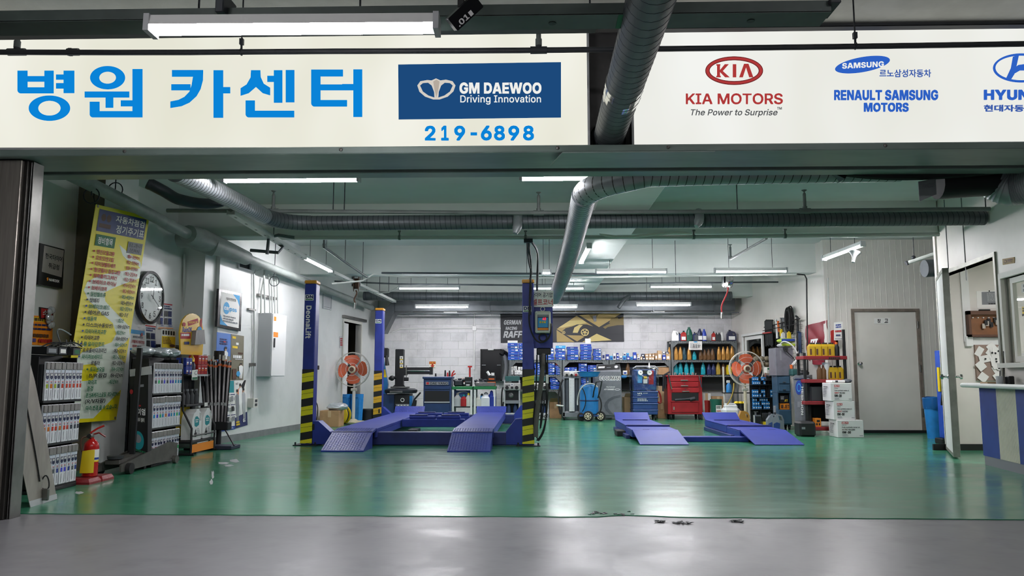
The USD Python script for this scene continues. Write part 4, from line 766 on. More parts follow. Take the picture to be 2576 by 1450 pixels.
# yellow and black accessory stand -------------------------------------------
t = Thing('accessory_stand', 'black wire stand with a yellow arched header board, for additives', 'display stand'); X = -4.32; Y0, Y1 = 9.62, 10.32
for yy in (Y0, Y1):
    t.part('side_frame', G().tube([(X + .1, yy, .02), (X + .1, yy, .33), (X - .02, yy, .55), (X - .06, yy, 1.2)], .014, 8), M['black']); t.part('foot', G().tube([(X - .3, yy, .014), (X + .14, yy, .014)], .014, 8), M['black'])
for z, d in ((1.0, .2), (.62, .2), (.17, .3)): t.part('shelf', gbox(X - d, X + .02 + (.08 if z < .3 else 0), Y0, Y1, z - .025, z, b=.004), M['black'])
t.part('back_panel', gbox(X - .22, X - .2, Y0, Y1, .2, 1.2), M['black']); t.part('yellow_panel', gbox(X - .19, X - .18, Y0 + .04, Y1 - .04, .22, .6), M['yellow']); t.part('front_bar', G().tube([(X + .11, Y0, .24), (X + .11, Y1, .24)], .01, 6), M['black']); t.part('base_panel', gbox(X + .09, X + .1, Y0 + .02, Y1 - .02, .03, .13), M['ink_orange'], 'orange yellow kick panel')
ph = Plane((X - .17, 0, 0), (0, 1, 0)); q = [ph.px(*k) for k in ((455, 892), (453, 838), (456, 817), (461, 804), (469, 795), (477, 790), (485, 789), (493, 791), (501, 797), (507, 807), (511, 825), (513, 845), (509, 894))]; t.part('header_board', G().prism(Polygon(q), ph, -.02, 0), mat('board_yellow', 'e9b928', r=.3), smooth=False)
pr = Print(ph, [(452, 789), (514, 789), (514, 892), (452, 892)]); pr.poly(M['ink_red'], [(.3, .2), (.72, .12), (.74, .23), (.32, .31)]); pr.text(M['ink_yellow'], '대한민국 1등', .34, .19, .7, .25, 'K', 1); pr.text(M['ink_blue'], 'RainOK', .1, .33, .48, .46, 'B', slant=8); pr.text(M['ink_red'], '1', .8, .12, .92, .72, 'B', 2); pr.rect(M['ink_red'], .02, .47, .42, .62); lines(pr, M['ink_white'], .06, .5, .38, .56, 1, .1, 3); pr.ell(M['ink_sky'], .78, .5, .13, .18); pr.rect(M['ink_navy'], .16, .69, .36, .76); pr.rect(M['ink_navy'], .72, .69, .86, .76); pr.ell(M['ink_red'], .15, .27, .06, .05); pr.to(t)
t.part('price_strip', gbox(X + .02, X + .024, Y0 + .1, Y1 - .1, .975, 1.0), M['light_grey']); t.part('price_tag', gbox(X + .024, X + .028, Y0 + .16, Y0 + .26, .95, 1.01), M['paper']); t.part('price_tag', gbox(X + .024, X + .028, Y1 - .18, Y1 - .08, .58, .63), M['paper']); t.done()
solo('refill_pouch', G().prism(ph.poly([(483, 832), (503, 830), (506, 866), (479, 868)]), ph, .004, .06), M['pack_grey'], 'grey refill pouch with red and blue print hanging on the yellow board', 'pouch', smooth=False)
def carton(lab, x0, x1, y0, y1, z, h, m, rows=(), group=None): 
    t = Thing('additive_carton', lab, 'box', group); t.part('carton', gbox(x0, x1, y0, y1, z, z + h, b=.004), M[m], smooth=False)
    pr = Print(Plane((x1, y0, z), (0, 1, 0)), [(0, h), (y1 - y0, h), (y1 - y0, 0), (0, 0)], px=False)
    for mm, a in rows: pr.rect(M[mm], *a)
    pr.to(t); t.done()
for i in range(2):
    for j in range(2): carton(f'blue carton with white print, {"lower" if j == 0 else "upper"} one of the {"near" if i == 0 else "inner"} blue stack on the yellow stand', X - .15, X - .02, Y0 + .03 + i * .09, Y0 + .11 + i * .09, 1.0 + j * .105, .1, 'blue', (('ink_white', (.2, .5, .8, .7)), ('ink_orange', (.2, .75, .6, .85))))
for i in range(3):
    for j in range(2): carton(f'dark red carton with white print, {ORD[i]} in the {"lower" if j == 0 else "upper"} row beside the gold bottle', X - .15, X - .02, Y0 + .38 + i * .1, Y0 + .47 + i * .1, 1.0 + j * .125, .12, 'red', (('ink_white', (.2, .3, .8, .42)), ('ink_orange', (.2, .5, .8, .6))))
t = Thing('additive_bottle', 'dark bottle with a gold cap between blue and red cartons', 'bottle'); o = np.array([X - .06, Y0 + .28, 1.0]); t.part('bottle', G().lathe([(.005, 0), (.045, 0), (.048, .01), (.048, .11), (.03, .15), (.02, .16)], 14, o), M['pack_navy']); t.part('cap', G().lathe([(.02, .155), (.034, .16), (.03, .2), (.012, .235), (.004, .25)], 12, o), mat('cap_gold', 'c9a53a', r=.25, metal=.6)); t.done()
for i in range(4): t = Thing('small_bottle', f'small grey additive bottle, {ORD[i]} on the dim middle shelf of the yellow stand', 'bottle'); o = np.array([X - .09, Y0 + .12 + .13 * i, .62]); t.part('bottle', G().lathe([(.005, 0), (.035, 0), (.036, .11), (.016, .15), (.016, .17)], 12, o), M['dark_grey']); t.part('cap', G().cyl(o + (0, 0, .165), o + (0, 0, .19), .02, 10), M['grey']); t.done()
for i in range(2):
    t = Thing('urea_jug', ('white ten litre jug with teal label, nearer of the pair on the yellow stand', 'white ten litre jug with teal label, beside the railing of the yellow stand')[i], 'jug'); y = Y0 + .1 + i * .32; w = .27
    prof = Polygon([(0, 0), (w, 0), (w, .27), (w - .03, .34), (w - .07, .36), (w - .08, .385), (w - .16, .385), (w - .17, .36), (.04, .33), (0, .26)]).buffer(-.012).buffer(.012).difference(Polygon([(w - .055, .24), (w - .025, .24), (w - .035, .32), (w - .06, .33)]).buffer(.008)); pj = Plane((X + .06, y, .175), (0, 1, 0))
    t.part('jug', G().prism(prof, pj, -.14, 0), mat('jug_white', 'eaebea', r=.35), smooth=False); t.part('cap', G().cyl((X - .01, y + w - .12, .555), (X - .01, y + w - .12, .595), .034, 14), M['ink'])
    pr = Print(pj, [(.03, .29), (w - .06, .29), (w - .06, .02), (.03, .02)], px=False); pr.poly(M['ink_teal'], [(.3, 0), (.6, -.02), (.95, .12), (.92, .4), (.5, .48), (.2, .42), (.15, .15)], 'label'); lines(pr, M['ink_white'], .3, .12, .8, .3, 2, .4, i); pr.poly(M['ink'], [(.3, .62), (.4, .55), (.42, .72), (.55, .75), (.5, .92), (.2, .92), (.18, .75), (.3, .73)]); lines(pr, M['ink_grey'], .6, .55, .95, .85, 4, .5, i + 3); pr.to(t); t.done()
t = Thing('hang_tag', 'white hang tag with green band and magnifier picture on the yellow stand', 'tag'); pt = Plane((X + .06, 0, 0), (0, 1, 0)); t.part('tag', G().prism(pt.poly([(483, 932), (497, 930), (496, 956), (482, 957)]), pt, 0, .003), M['paper'], smooth=False); pr = Print(pt, [(483, 932), (497, 930), (496, 956), (482, 957)], .004); pr.rect(M['ink_green'], .05, .72, .95, .97); pr.ell(M['ink_grey'], .7, .3, .28, .2); pr.ell(M['paper'], .7, .3, .2, .14); pr.to(t); t.done()
# black packs of long blades against the pillar
for i in range(7):
    t = Thing('blade_sleeve', f'black sleeve with orange tip and white price tag, {ORD[i]} of seven leaning on the pillar', 'blade sleeve', 'black sleeves leaning on the pillar'); a = np.array([-4.42 + .042 * i, 10.52 + .01 * (i % 2), .34]); b = np.array([-4.57 + .066 * i, 10.62 + .012 * (i % 2), 1.19 + .012 * ((i * 5) % 3)])
    d = (b - a); f = lambda k: a + d * k; t.part('sleeve', G().cyl(a, f(.97), .029, 8), M['black_gloss']); t.part('tip', G().cyl(f(.88), b, .032, 8, .022), M['orange'], 'orange tip'); t.part('price_tag', gbox(b[0] - .022, b[0] + .022, b[1] - .044, b[1] - .04, b[2] - .015, b[2] + .055), M['paper']); t.part('stripe_print', gbox(f(.3)[0] - .016, f(.3)[0] + .016, f(.3)[1] - .03, f(.3)[1] - .026, f(.3)[2] - .02, f(.3)[2] + .02), M['light_grey']); t.done()
t = Thing('sleeve_stand', 'black stand with a round head holding the orange-tipped sleeves', 'display stand'); t.part('pole', G().cyl((-4.3, 10.66, .05), (-4.3, 10.66, 1.22), .035, 12), M['black']); t.part('round_head', G().cyl((-4.33, 10.64, 1.2), (-4.33, 10.64, 1.32), .07, 18), M['black']); t.part('holder', gbox(-4.5, -4.1, 10.45, 10.6, .25, .36, b=.01), M['black']); t.part('base_plate', gbox(-4.5, -4.0, 10.36, 10.68, .0, .05, b=.008), mat('base_blue', '2c3448', r=.5)); t.part('brace', G().cyl((-4.2, 10.62, .25), (-4.0, 10.45, .05), .01, 6), M['black']); t.part('brace', G().cyl((-4.3, 10.38, .05), (-4.38, 10.5, .26), .01, 6), M['black']); t.done()

# far left wall: certificate, posters, cabinet, pipes, vents -------------------
def cert(pr):
    pr.rect(M['paper'], .1, .07, .9, .93, 'certificate'); pr.poly(M['ink_sky'], [(.6, .07), (.9, .07), (.9, .36), (.8, .2)]); pr.poly(M['ink_sky'], [(.1, .65), (.2, .82), (.42, .93), (.1, .93)]); pr.text(M['ink'], '자동차전문점인증', .3, .18, .74, .26, 'K', 1.2); pr.ell(M['ink_sky'], .34, .47, .13, .16)
    pr.text(M['ink_white'], 'car', .24, .43, .47, .52, 'B'); pr.text(M['ink_sky'], 'pos', .48, .44, .78, .56, 'B'); lines(pr, M['ink_grey'], .22, .67, .82, .86, 3, .5, 2)
card('framed_certificate', 'black framed certificate with a blue round logo on the wall', 'picture frame', PLC, [(545, 727), (603, 739), (600, 834), (540, 822)], M['black_gloss'], cert, th=.035, base='frame')
def figure(pr, m, skin, cx, y0, y1, w, hair='ink'):
    h = y1 - y0; pr.ell(M[skin], cx, y0 + h * .08, w * .28, h * .06, 'picture'); pr.ell(M[hair], cx, y0 + h * .05, w * .3, h * .045, 'picture'); pr.poly(M[m], [(cx - w * .55, y0 + h * .2), (cx - w * .2, y0 + h * .14), (cx + w * .2, y0 + h * .14), (cx + w * .55, y0 + h * .2), (cx + w * .5, y0 + h * .5), (cx + w * .3, y0 + h * .95), (cx + w * .08, y0 + h * .95), (cx, y0 + h * .6), (cx - w * .1, y0 + h * .95), (cx - w * .3, y0 + h * .95), (cx - w * .5, y0 + h * .5)], 'picture')
mat('poster_blue', '4e7fd0', r=.4); mat('poster_olive', '7d7763', r=.4); mat('skin', 'c89f84', r=.6)
card('blue_poster', 'blue poster with a standing figure in white, below the certificate', 'poster', PLC, [(545, 836), (580, 841), (578, 957), (541, 957)], M['poster_blue'], lambda pr: (lines(pr, M['ink_navy'], .2, .12, .85, .26, 3, .3, 1), pr.rect(M['ink_red'], .45, .17, .6, .2), figure(pr, 'ink_white', 'skin', .62, .28, .95, .28), pr.rect(M['ink_navy'], .25, .42, .4, .96, 'picture'), pr.rect(M['ink_red'], .82, .86, .92, .96)))
card('olive_poster', 'olive brown poster with a seated figure and white headline', 'poster', PLC, [(581, 841), (613, 846), (611, 957), (579, 957)], M['poster_olive'], lambda pr: (pr.rect(M['ink_yellow'], .1, .04, .36, .09), pr.rect(M['ink_white'], .38, .17, .58, .22), pr.rect(M['ink_yellow'], .1, .25, .5, .3), lines(pr, M['ink_brown'], .55, .38, .95, .43, 1, .1, 2), lines(pr, M['ink_white'], .15, .45, .95, .52, 1, .1, 3), lines(pr, M['ink_white'], .3, .53, .95, .55, 1, .3, 4), figure(pr, 'ink_white', 'skin', .76, .62, .98, .3), pr.ell(M['ink_sky'], .55, .86, .15, .06, 'picture'), pr.rect(M['ink_brown'], .1, .75, .4, .98, 'picture')))
def parts(pr):
    pr.rect(M['ink_teal'], .0, .0, 1, .24); lines(pr, M['ink_yellow'], .08, .08, .6, .2, 2, .25, 3); pr.rect(M['ink_blue'], 0, .93, 1, 1); lines(pr, M['ink_yellow'], .15, .95, .45, .98, 1, .1, 4); lines(pr, M['ink_white'], .5, .95, .95, .98, 2, .4, 4)
    for i in range(3):
        for j in range(3): pr.rect(M['ink_navy'], .06 + .32 * i, .27 + .21 * j, .34 + .32 * i, .285 + .21 * j); pr.rect(M['ink'] if (i + j) % 2 else M['ink_grey'], .1 + .32 * i, .31 + .21 * j, .22 + .32 * i + .04 * j, .42 + .2 * j, 'picture'); pr.ell(M['ink_grey'], .28 + .32 * i, .37 + .21 * j, .03, .04, 'picture')
card('parts_poster', 'white parts poster with teal heading and rows of small product pictures', 'poster', PLC, [(545, 959), (587, 959), (590, 1080), (547, 1088)], M['paper'], parts)
def team(pr):
    pr.poly(M['ink_navy'], [(.0, .78), (1, .7), (1, 1), (0, 1)]); pr.poly(M['ink'], [(.55, .12), (.85, 0), (1, 0), (.75, .22)]); pr.ell(M['orange'], .46, .25, .2, .09, 'picture')
    for cx, y0, m in ((.22, .18, 'ink_grey'), (.48, .06, 'ink_white'), (.74, .16, 'light_grey')): figure(pr, m, 'skin', cx, y0, y0 + .72, .26)
    lines(pr, M['ink_yellow'], .08, .86, .4, .96, 2, .25, 1); pr.text(M['ink_white'], 'Gi', .6, .83, .78, .91, 'B'); pr.text(M['ink'], '=i', .08, .04, .26, .09, 'B')
card('team_poster', 'white poster with three players, an orange ball and dark lower corner', 'poster', PLC, [(588, 958), (618, 957), (622, 1070), (590, 1079)], M['paper'], team)
t = Thing('electric_cabinet', 'white steel electric cabinet mounted on the wall', 'electric cabinet'); n = PLC.n; a = PLC.st((-4.43, 12.4, 0))[0]; sq = sbox(a, .965, a + .55, 1.985)
t.part('body', G().prism(sq, PLC, .0, .225), M['light_grey'], smooth=False); t.part('door', G().prism(sbox(a + .012, .975, a + .538, 1.975), PLC, .226, .24), M['white'], smooth=False); t.part('handle', G().prism(sbox(a + .06, 1.43, a + .085, 1.58), PLC, .24, .26), M['dark_grey']); t.part('sticker', G().prism(sbox(a + .05, 1.86, a + .13, 1.93), PLC, .24, .242), M['ink_orange']); t.part('sticker', G().prism(sbox(a + .05, 1.6, a + .22, 1.68), PLC, .24, .242), M['ink_orange']); t.done()
def wtube(pl, pts, r, off, name, lab, m='pvc', smooth_=False):
    q = np.array([pl.w([pl.px(*p)], off)[0] for p in pts]); solo(name, G().tube(q, r, 8), M[m], lab, 'conduit')
for u0, lab in ((655, 'first'), (668, 'second'), (674, 'third'), (681, 'fourth'), (688, 'fifth')): wtube(PLC, [(u0 - 2, 690), (u0, 735), (u0 + 1, 789)], .013, .07, 'conduit', f'{lab} of the five white conduits rising from the electric cabinet')
wtube(PLC, [(652, 678), (640, 680), (634, 690), (635, 860), (632, 1003)], .014, .03, 'conduit', 'long white conduit running down the wall to the grey socket box'); wtube(PLC, [(658, 680), (657, 700), (650, 735), (649, 789)], .016, .05, 'conduit', 'white conduit with an offset bend beside the cabinet risers')
t = Thing('conduit_clamp', 'steel clamp strut across the white conduits above the cabinet', 'clamp'); a = PLC.px(645, 742); b = PLC.px(693, 748); t.part('strut', G().prism(sbox(a[0], a[1] - .02, b[0], a[1] + .02), PLC, 0, .05), M['steel_dull']); t.part('strut', G().prism(sbox(PLC.px(622, 738)[0], 2.0, PLC.px(640, 738)[0], 2.03), PLC, 0, .04), M['steel_dull']); t.done()
t = Thing('socket_box', 'grey weatherproof socket box at the end of the wall conduit', 'socket'); a = PLC.px(622, 1026); b = PLC.px(634, 1002); t.part('box', G().prism(sbox(a[0], a[1], b[0], b[1]), PLC, 0, .1), M['off_white'], smooth=False); t.part('outlet', G().prism(sbox(a[0] + .05, a[1] + .02, b[0] - .03, (a[1] + b[1]) / 2 - .01), PLC, .1, .104), M['dark_grey'], smooth=False); t.part('outlet', G().prism(sbox(a[0] + .05, (a[1] + b[1]) / 2 + .01, b[0] - .03, b[1] - .02), PLC, .1, .104), M['dark_grey'], smooth=False); t.part('conduit_body', gbox(*[x for p in zip(PLC.w([PLC.px(628, 918)], .0)[0] - .025, PLC.w([PLC.px(628, 918)], .07)[0] + .025) for x in p]), M['steel_dull']); t.done()
wtube(PLB, [(458, 640), (457, 780), (455, 905)], .016, .03, 'conduit', 'white conduit on the wall just before the pillar, nearer of two'); wtube(PLB, [(465, 645), (464, 780), (462, 905)], .016, .03, 'conduit', 'white conduit on the wall just before the pillar, beside its twin')
def vent(q, pl, lab, slats, m='light_grey'):
    t = Thing('wall_vent', lab, 'vent'); P4 = [pl.px(*k) for k in q]; x0, x1 = min(p[0] for p in P4), max(p[0] for p in P4); z0, z1 = min(p[1] for p in P4), max(p[1] for p in P4)
    t.part('frame', G().prism(sbox(x0, z0, x1, z1).difference(sbox(x0 + .03, z0 + .03, x1 - .03, z1 - .03)), pl, 0, .03), M[m], smooth=False); t.part('dark_opening', G().prism(sbox(x0 + .02, z0 + .02, x1 - .02, z1 - .02), pl, .001, .004), M['black'])
    for k in range(slats): z = z0 + .05 + (z1 - z0 - .1) * k / max(slats - 1, 1); t.part('slat', G().prism(sbox(x0 + .03, z - .012, x1 - .03, z + .018), pl, .012, .022), M[m], smooth=False)
    t.done()
vent([(597, 645), (629, 645), (629, 676), (597, 676)], PLC, 'dark open vent high on the wall under the drain pipe', 0); vent([(811, 745), (831, 745), (831, 776), (811, 776)], PLC, 'louvred wall vent above the side door, between two striped posts', 9)
card('door_notice', 'small grey paper notice with red print beside the half-open door', 'notice', PLC, [(853, 847), (864, 846), (864, 877), (853, 876)], M['light_grey'], lambda pr: (lines(pr, M['ink_red'], .15, .15, .85, .85, 4, .35, 5)))
solo('light_switch', G().prism(sbox(PLC.px(797, 925)[0] - .05, PLC.px(797, 928)[1] - .02, PLC.px(797, 925)[0] + .05, PLC.px(797, 928)[1] + .06), PLC, 0, .03), M['black'], 'black switch plate low on the far wall behind the striped post', 'switch')
# side door in the far wall
s0, s1 = PLC.px(862, 900)[0], PLC.px(906, 900)[0]
t = Thing('door_1', kind='structure'); t.part('door_frame', G().prism(sbox(s0 - .06, 0, s1 + .06, 2.18).difference(sbox(s0, -.1, s1, 2.12)), PLC, -.12, .02), M['off_white'], smooth=False)
t.part('door_leaf', G().prism(sbox(s0 + .01, .02, s0 + .5, 2.1), PLC, -.1, -.06), M['white'], smooth=False); t.part('door_track', G().prism(sbox(s0 - .1, 2.19, s1 + .25, 2.25), PLC, 0, .06), M['steel_dull'], smooth=False); t.done()
struct('wall_left_003', G().box(-6.2, -6.1, 14.8, 19, 0, 3).box(-6.2, -4.0, 18.9, 19, 0, 3).box(-6.2, -4.6, 14.7, 14.8, 0, 3).box(-6.2, -4.35, 14.7, 19, 2.6, 2.7), M['paint_brown'])
rg = np.random.default_rng(6)
g = G()
for k, (u, v, w, h) in enumerate(((560, 1166, 20, 4), (590, 1160, 16, 5), (575, 1172, 14, 3), (535, 1195, 4, 12), (532, 1214, 5, 9), (200, 1240, 14, 4))):
    c = PF(u, v); p = [PF(u + w * math.cos(a) * rg.uniform(.5, 1.1), v + h * math.sin(a) * rg.uniform(.5, 1.1))[:2] for a in np.linspace(0, 2 * math.pi, 12)[:-1]]; g.flat(Polygon(p).buffer(0), Plane((0, 0, 0), (1, 0, 0), (0, 1, 0)), .0008)
solo('floor_scuff', g, M['light_grey'], 'pale scuffs worn into the green floor near the wiper racks', 'floor marks', kind='stuff')
# ================================================================ four-post lift
mat('lift_blue', '2b3c96', r=.42, var=.4, vs=5., dark='212d70', spec=.4); mat('lift_dark', '26306e', r=.4, var=.5, vs=5., dark='171d44'); mat('deck_blue', '36429a', r=.48, var=.4, vs=3., dark='2b3682', spec=.3); mat('cap_amber', 'd9962c', r=.4); mat('hazard_amber', 'd8a72a', r=.45); mat('hazard_yellow', 'e4dc1c', r=.45)
def vtext(pr, m, s, x0, y0, x1, y1, f='B', up=False):
    g = text(s, f); w, h = x1 - x0, y1 - y0
    pr.geom(m, affinity.affine_transform(g, [0, w, h, 0, x0, y0] if not up else [0, -w, -h, 0, x1, y1]), 'lettering')
t = Thing('four_post_lift', 'blue four-post car lift with striped posts, two runways and ramps', 'car lift')
LX, RX, FY, BY, HP = -3.28, -.145, 11.02, 15.75, 2.30
def post(x, y, tops, m, deco):
    i = t.part('post', G().box(x, x + .165, y, y + .2, .012, HP, .012).box(x + .02, x + .145, y + .02, y + .23, .02, HP - .03), M['lift_blue'], smooth=False)
    t.part('post_cap', G().box(x - .006, x + .171, y - .006, y + .206, HP, HP + .05, .012), M['cap_amber'], smooth=False); t.part('floor_plate', G().box(x - .09, x + .25, y - .06, y + .3, 0, .014, .004), M['iron_dark'])
    for dx in (-.06, .22): t.part('anchor_bolt', G().cyl((x + dx, y - .03, .014), (x + dx, y - .03, .05), .012, 8), M['iron_dark'])
    t.part('black_band', G().box(x - .001, x + .166, y - .0015, y, .03, 1.07), M['black'], under=i, smooth=False); pl = Plane((x, y, 0), (1, 0, 0))
    for z in tops: t.part('warning_stripe', G().flat(Polygon([(-.001, z - .155), (.166, z - .125), (.166, z), (-.001, z - .03)]).intersection(sbox(-.01, .03, .2, 2)), pl, .0025), m, under=i, smooth=False); t.part('stripe_seam', G().flat(Polygon([(0, z - .085), (.165, z - .06), (.165, z - .056), (0, z - .081)]).intersection(sbox(-.01, .03, .2, 2)), pl, .003), M['black'], under=i, smooth=False)
    if deco:
        pr = Print(pl, [(0, HP), (.165, HP), (.165, 0), (0, 0)], .002, px=False); a, b = deco; pr.rect(M['ink_white'], .06, (HP - a) / HP, .8, (HP - a + .085) / HP, 'sticker'); pr.text(M['ink_navy'], 'DN', .12, (HP - a + .008) / HP, .76, (HP - a + .055) / HP, 'B', 1); pr.rect(M['ink_green'], .12, (HP - a + .063) / HP, .74, (HP - a + .077) / HP)
        if b: vtext(pr, M['ink_white'], 'DeonaLift', .18, (HP - 1.98) / HP, .68, (HP - 1.51) / HP)
        pr.to(t, i)
post(LX, FY, (1.035, .80, .565, .33, .10), M['hazard_yellow'], (2.14, True)); post(RX, FY, (.985, .755, .525, .30, .085), M['hazard_yellow'], (1.965, False)); post(LX + .06, BY, (1.03, .8, .57, .34), M['hazard_amber'], (2.12, False)); post(RX - .01, BY, (1.0, .77, .54, .3), M['hazard_amber'], None)
for y in (FY + .02, BY + .02):
    t.part('cross_beam', G().box(LX + .17, RX - .005, y, y + .2, .012, .185, .008), M['lift_dark'], smooth=False); pl = Plane((0, y - .012, 0), (1, 0, 0))
    t.part('gusset', G().prism(Polygon([(LX + .17, .02), (LX + .17, .34), (LX + .25, .34), (LX + .42, .19), (LX + .42, .02)]), pl, -.22, .0), M['lift_blue'], smooth=False); t.part('gusset', G().prism(Polygon([(RX - .005, .02), (RX - .005, .38), (RX - .1, .37), (RX - .23, .2), (RX - .23, .02)]), pl, -.22, 0), M['lift_blue'], smooth=False)
    t.part('latch', G().box(LX + .165, LX + .195, y - .03, y - .01, .22, .3, .004), M['black'])
    for x in (LX + .3, RX - .12): t.part('edge_highlight_plate', G().hull([(x - .06, y - .016, .3), (x + .05, y - .016, .2), (x - .06, y - .012, .305), (x + .05, y - .012, .205)]), M['lift_blue']) if False else None
def tread(g, o, xa, ya, w, l, st=.036):
    """raised lozenges of a chequer plate"""
    o, xa, ya = map(np.array, (o, xa, ya)); n = np.cross(xa, ya); nx, ny = int(w / st), int(l / st)
    for j in range(ny):
        for i in range(nx):
            c = o + xa * ((i + .5) * st) + ya * ((j + .5) * st); a, b = (xa + ya, xa - ya) if (i + j) % 2 else (xa - ya, xa + ya); a, b = a * .0125, b * .004
            g.add([c - a + n * .0005, c - b + n * .0005, c + a + n * .0005, c + b + n * .0005, c + n * .0035], [(0, 1, 4), (1, 2, 4), (2, 3, 4), (3, 0, 4)])
for x in (-2.745, -1.105):
    w = .555; i = t.part('runway', G().box(x, x + w, 10.98, 15.75, .2, .245, .006).box(x, x + .03, 10.98, 15.75, .12, .2).box(x + w - .03, x + w, 10.98, 15.75, .12, .2), M['deck_blue'], smooth=False)
    s = np.array([0, .56, .195]); L = np.linalg.norm(s); sy = s / L
    j = t.part('ramp', G().hull([(xx, y, z) for xx in (x, x + w) for y, z in ((10.14, 0), (10.14, .018), (10.70, .213), (10.70, .19), (10.7, .0))]), M['lift_blue'], smooth=False); g = G(); tread(g, (x + .01, 10.15, .0225), (1, 0, 0), sy, w - .02, L - .03); t.part('tread', g, M['deck_blue'], under=j, smooth=False, kind='stuff')
    s2 = np.array([0, .27, .035]); L2 = np.linalg.norm(s2); j = t.part('hinged_flap', G().hull([(xx, y, z) for xx in (x + .005, x + w - .005) for y, z in ((10.71, .19), (10.71, .217), (10.98, .25), (10.98, .22))]), M['lift_blue'], smooth=False); g = G(); tread(g, (x + .01, 10.715, .2175), (1, 0, 0), s2 / L2, w - .02, L2); t.part('tread', g, M['deck_blue'], under=j, smooth=False, kind='stuff')
    t.part('hinge', G().cyl((x + .01, 10.705, .212), (x + w - .01, 10.705, .212), .012, 8), M['lift_dark'])
    j = t.part('wheel_stop', G().hull([(xx, y, z) for xx in (x - .02, x + w + .02) for y, z in ((15.6, .245), (15.62, .245), (15.72, .36), (15.74, .35))]), M['lift_blue'], smooth=False); g = G(); tread(g, (x - .01, 15.6, .247), (1, 0, 0), np.array([0, .12, .115]) / .1662, w + .02, .16); t.part('tread', g, M['deck_blue'], under=j, smooth=False, kind='stuff')
    t.part('safety_rail', G().tube([(x + (w - .02 if x < -2 else .02), 11.4, .16), (x + (w - .02 if x < -2 else .02), 12.9, .16)], .012, 6), M['steel'])
for y, dx in ((12.95, 0), (13.95, -.05)):
    t.part('jack_beam', G().box(-2.17, -1.13, y, y + .16, .13, .26, .01).box(-2.05 + dx, -1.62, y + .02, y + .18, .26, .31, .01).box(-1.6, -1.2 - dx, y + .02, y + .18, .26, .31, .01), M['lift_blue'], smooth=False); t.part('jack_pad', G().box(-2.05, -1.75, y + .04, y + .14, .31, .33, .004), M['lift_dark']); t.part('jack_pad', G().box(-1.52, -1.22, y + .04, y + .14, .31, .33, .004), M['lift_dark'])
t.part('jack_base', G().box(-1.95, -1.2, 12.1, 12.3, .012, .1, .02), M['lift_dark'], smooth=False); t.part('jack_linkage', G().box(-2.0, -1.85, 12.5, 12.9, .05, .12, .01).box(-1.75, -1.5, 12.4, 12.5, .03, .1, .01), M['iron_dark']); t.done()
# control side of the front post -----------------------------------------------
t = Thing('control_cabinet', 'blue control cabinet bolted to the front lift post beside its striped foot', 'control box'); PC = front(11.12); q = lambda u, v: PC.px(u, v); a, b = q(1342, 876), q(1390, 742)
cab = Polygon([(a[0], a[1]), (b[0], a[1]), (b[0], b[1] - .05), (b[0] - .05, b[1]), (a[0], b[1])]); i = t.part('case', G().prism(cab, PC, -.16, 0), M['lift_blue'], smooth=False); t.part('mount_bracket', G().box(RX + .165, a[0] + .02, 11.14, 11.2, 1.5, 2.0), M['lift_dark']); t.part('motor', G().box(q(1350, 890)[0], q(1386, 890)[0], 11.14, 11.26, q(1360, 893)[1], a[1], .01), M['black']); t.part('valve_knob', G().cyl((b[0] - .045, 11.115, 1.66), (b[0] - .045, 11.02, 1.66), .016, 10).cyl((b[0] - .045, 11.1, 1.6), (b[0] - .045, 11.1, 1.74), .012, 8), M['steel_dull']); t.done()
card('air_sign', 'white sign with red and black lettering over the control cabinet', 'sign', front(11.06), [(1336, 732), (1392, 732), (1392, 773), (1336, 773)], M['paper'], lambda pr: (pr.text(M['ink'], '타이어 공기압', .03, .1, .97, .4, 'K', .6), pr.text(M['ink_red'], '셀프코너', .05, .5, .97, .88, 'K', 1.2)), th=.006, off=-.01, base='board', more=lambda t: t.part('hook', G().tube(arc((P(1365, 778, 11.05)), .03, 0, 360, 14, (1, 0, 0), (0, 0, 1)), .006, 6), M['white']))
t = Thing('tyre_inflator', 'pale grey tyre inflator box with lit display on the blue cabinet', 'tyre inflator'); PI_ = front(11.06); q = lambda u, v: PI_.px(u, v); A, B = q(1346, 839), q(1385, 784)
i = t.part('case', G().box(A[0], B[0], 10.98, 11.11, A[1], B[1], .015), mat('case_beige', 'c4c8bb', r=.4), smooth=False); pd = front(10.98); qs = [(1352, 792), (1380, 792), (1380, 832), (1352, 832)]; t.part('display', G().prism(pd.poly(qs), pd, -.01, .004), M['ink_navy'], smooth=False); pr = Print(pd, qs, .0045)
pr.rect(M['ink_sky'], .05, .2, .95, .8); pr.rect(M['ink_grey'], .02, .0, .98, .14); pr.rect(M['ink_orange'], .02, .84, .98, .98); glow('led_red', 'ff2a3a', 1.4); pr.text(M['led_red'], '45', .45, .18, .78, .36, 'B', name='led_digits'); [pr.rect(M['ink_yellow'], .2 + .2 * k, .42, .34 + .2 * k, .54) for k in range(3)]; pr.to(t, i)
for x in (A[0] + .02, B[0] - .02):
    for z in (A[1] + .02, B[1] - .02): t.part('corner_lug', G().cyl((x, 10.985, z), (x, 10.965, z), .014, 10), M['light_grey'])
z0 = A[1]; t.part('coil_hose', G().tube(arc(((A[0] + B[0]) / 2, 11.04, z0 - .06), .055, -180, 180, 20, (1, 0, 0), (0, 0, 1)), .012, 6), M['rubber']); t.done()
t = Thing('post_cables', 'bundle of black hoses and a grey sleeve hanging from the control cabinet to the floor', 'cables'); Yc = 11.0; f = lambda u, v, y=0.: P(u, v, Yc + y)
t.part('grey_sleeve', G().tube(wob([f(1366, 893, .1), f(1364, 940), f(1356, 1000), f(1349, 1060), f(1348, 1100)], 24), .035, 10), mat('sleeve_grey', '5d5a55', r=.8, bump=.8, bs=40))
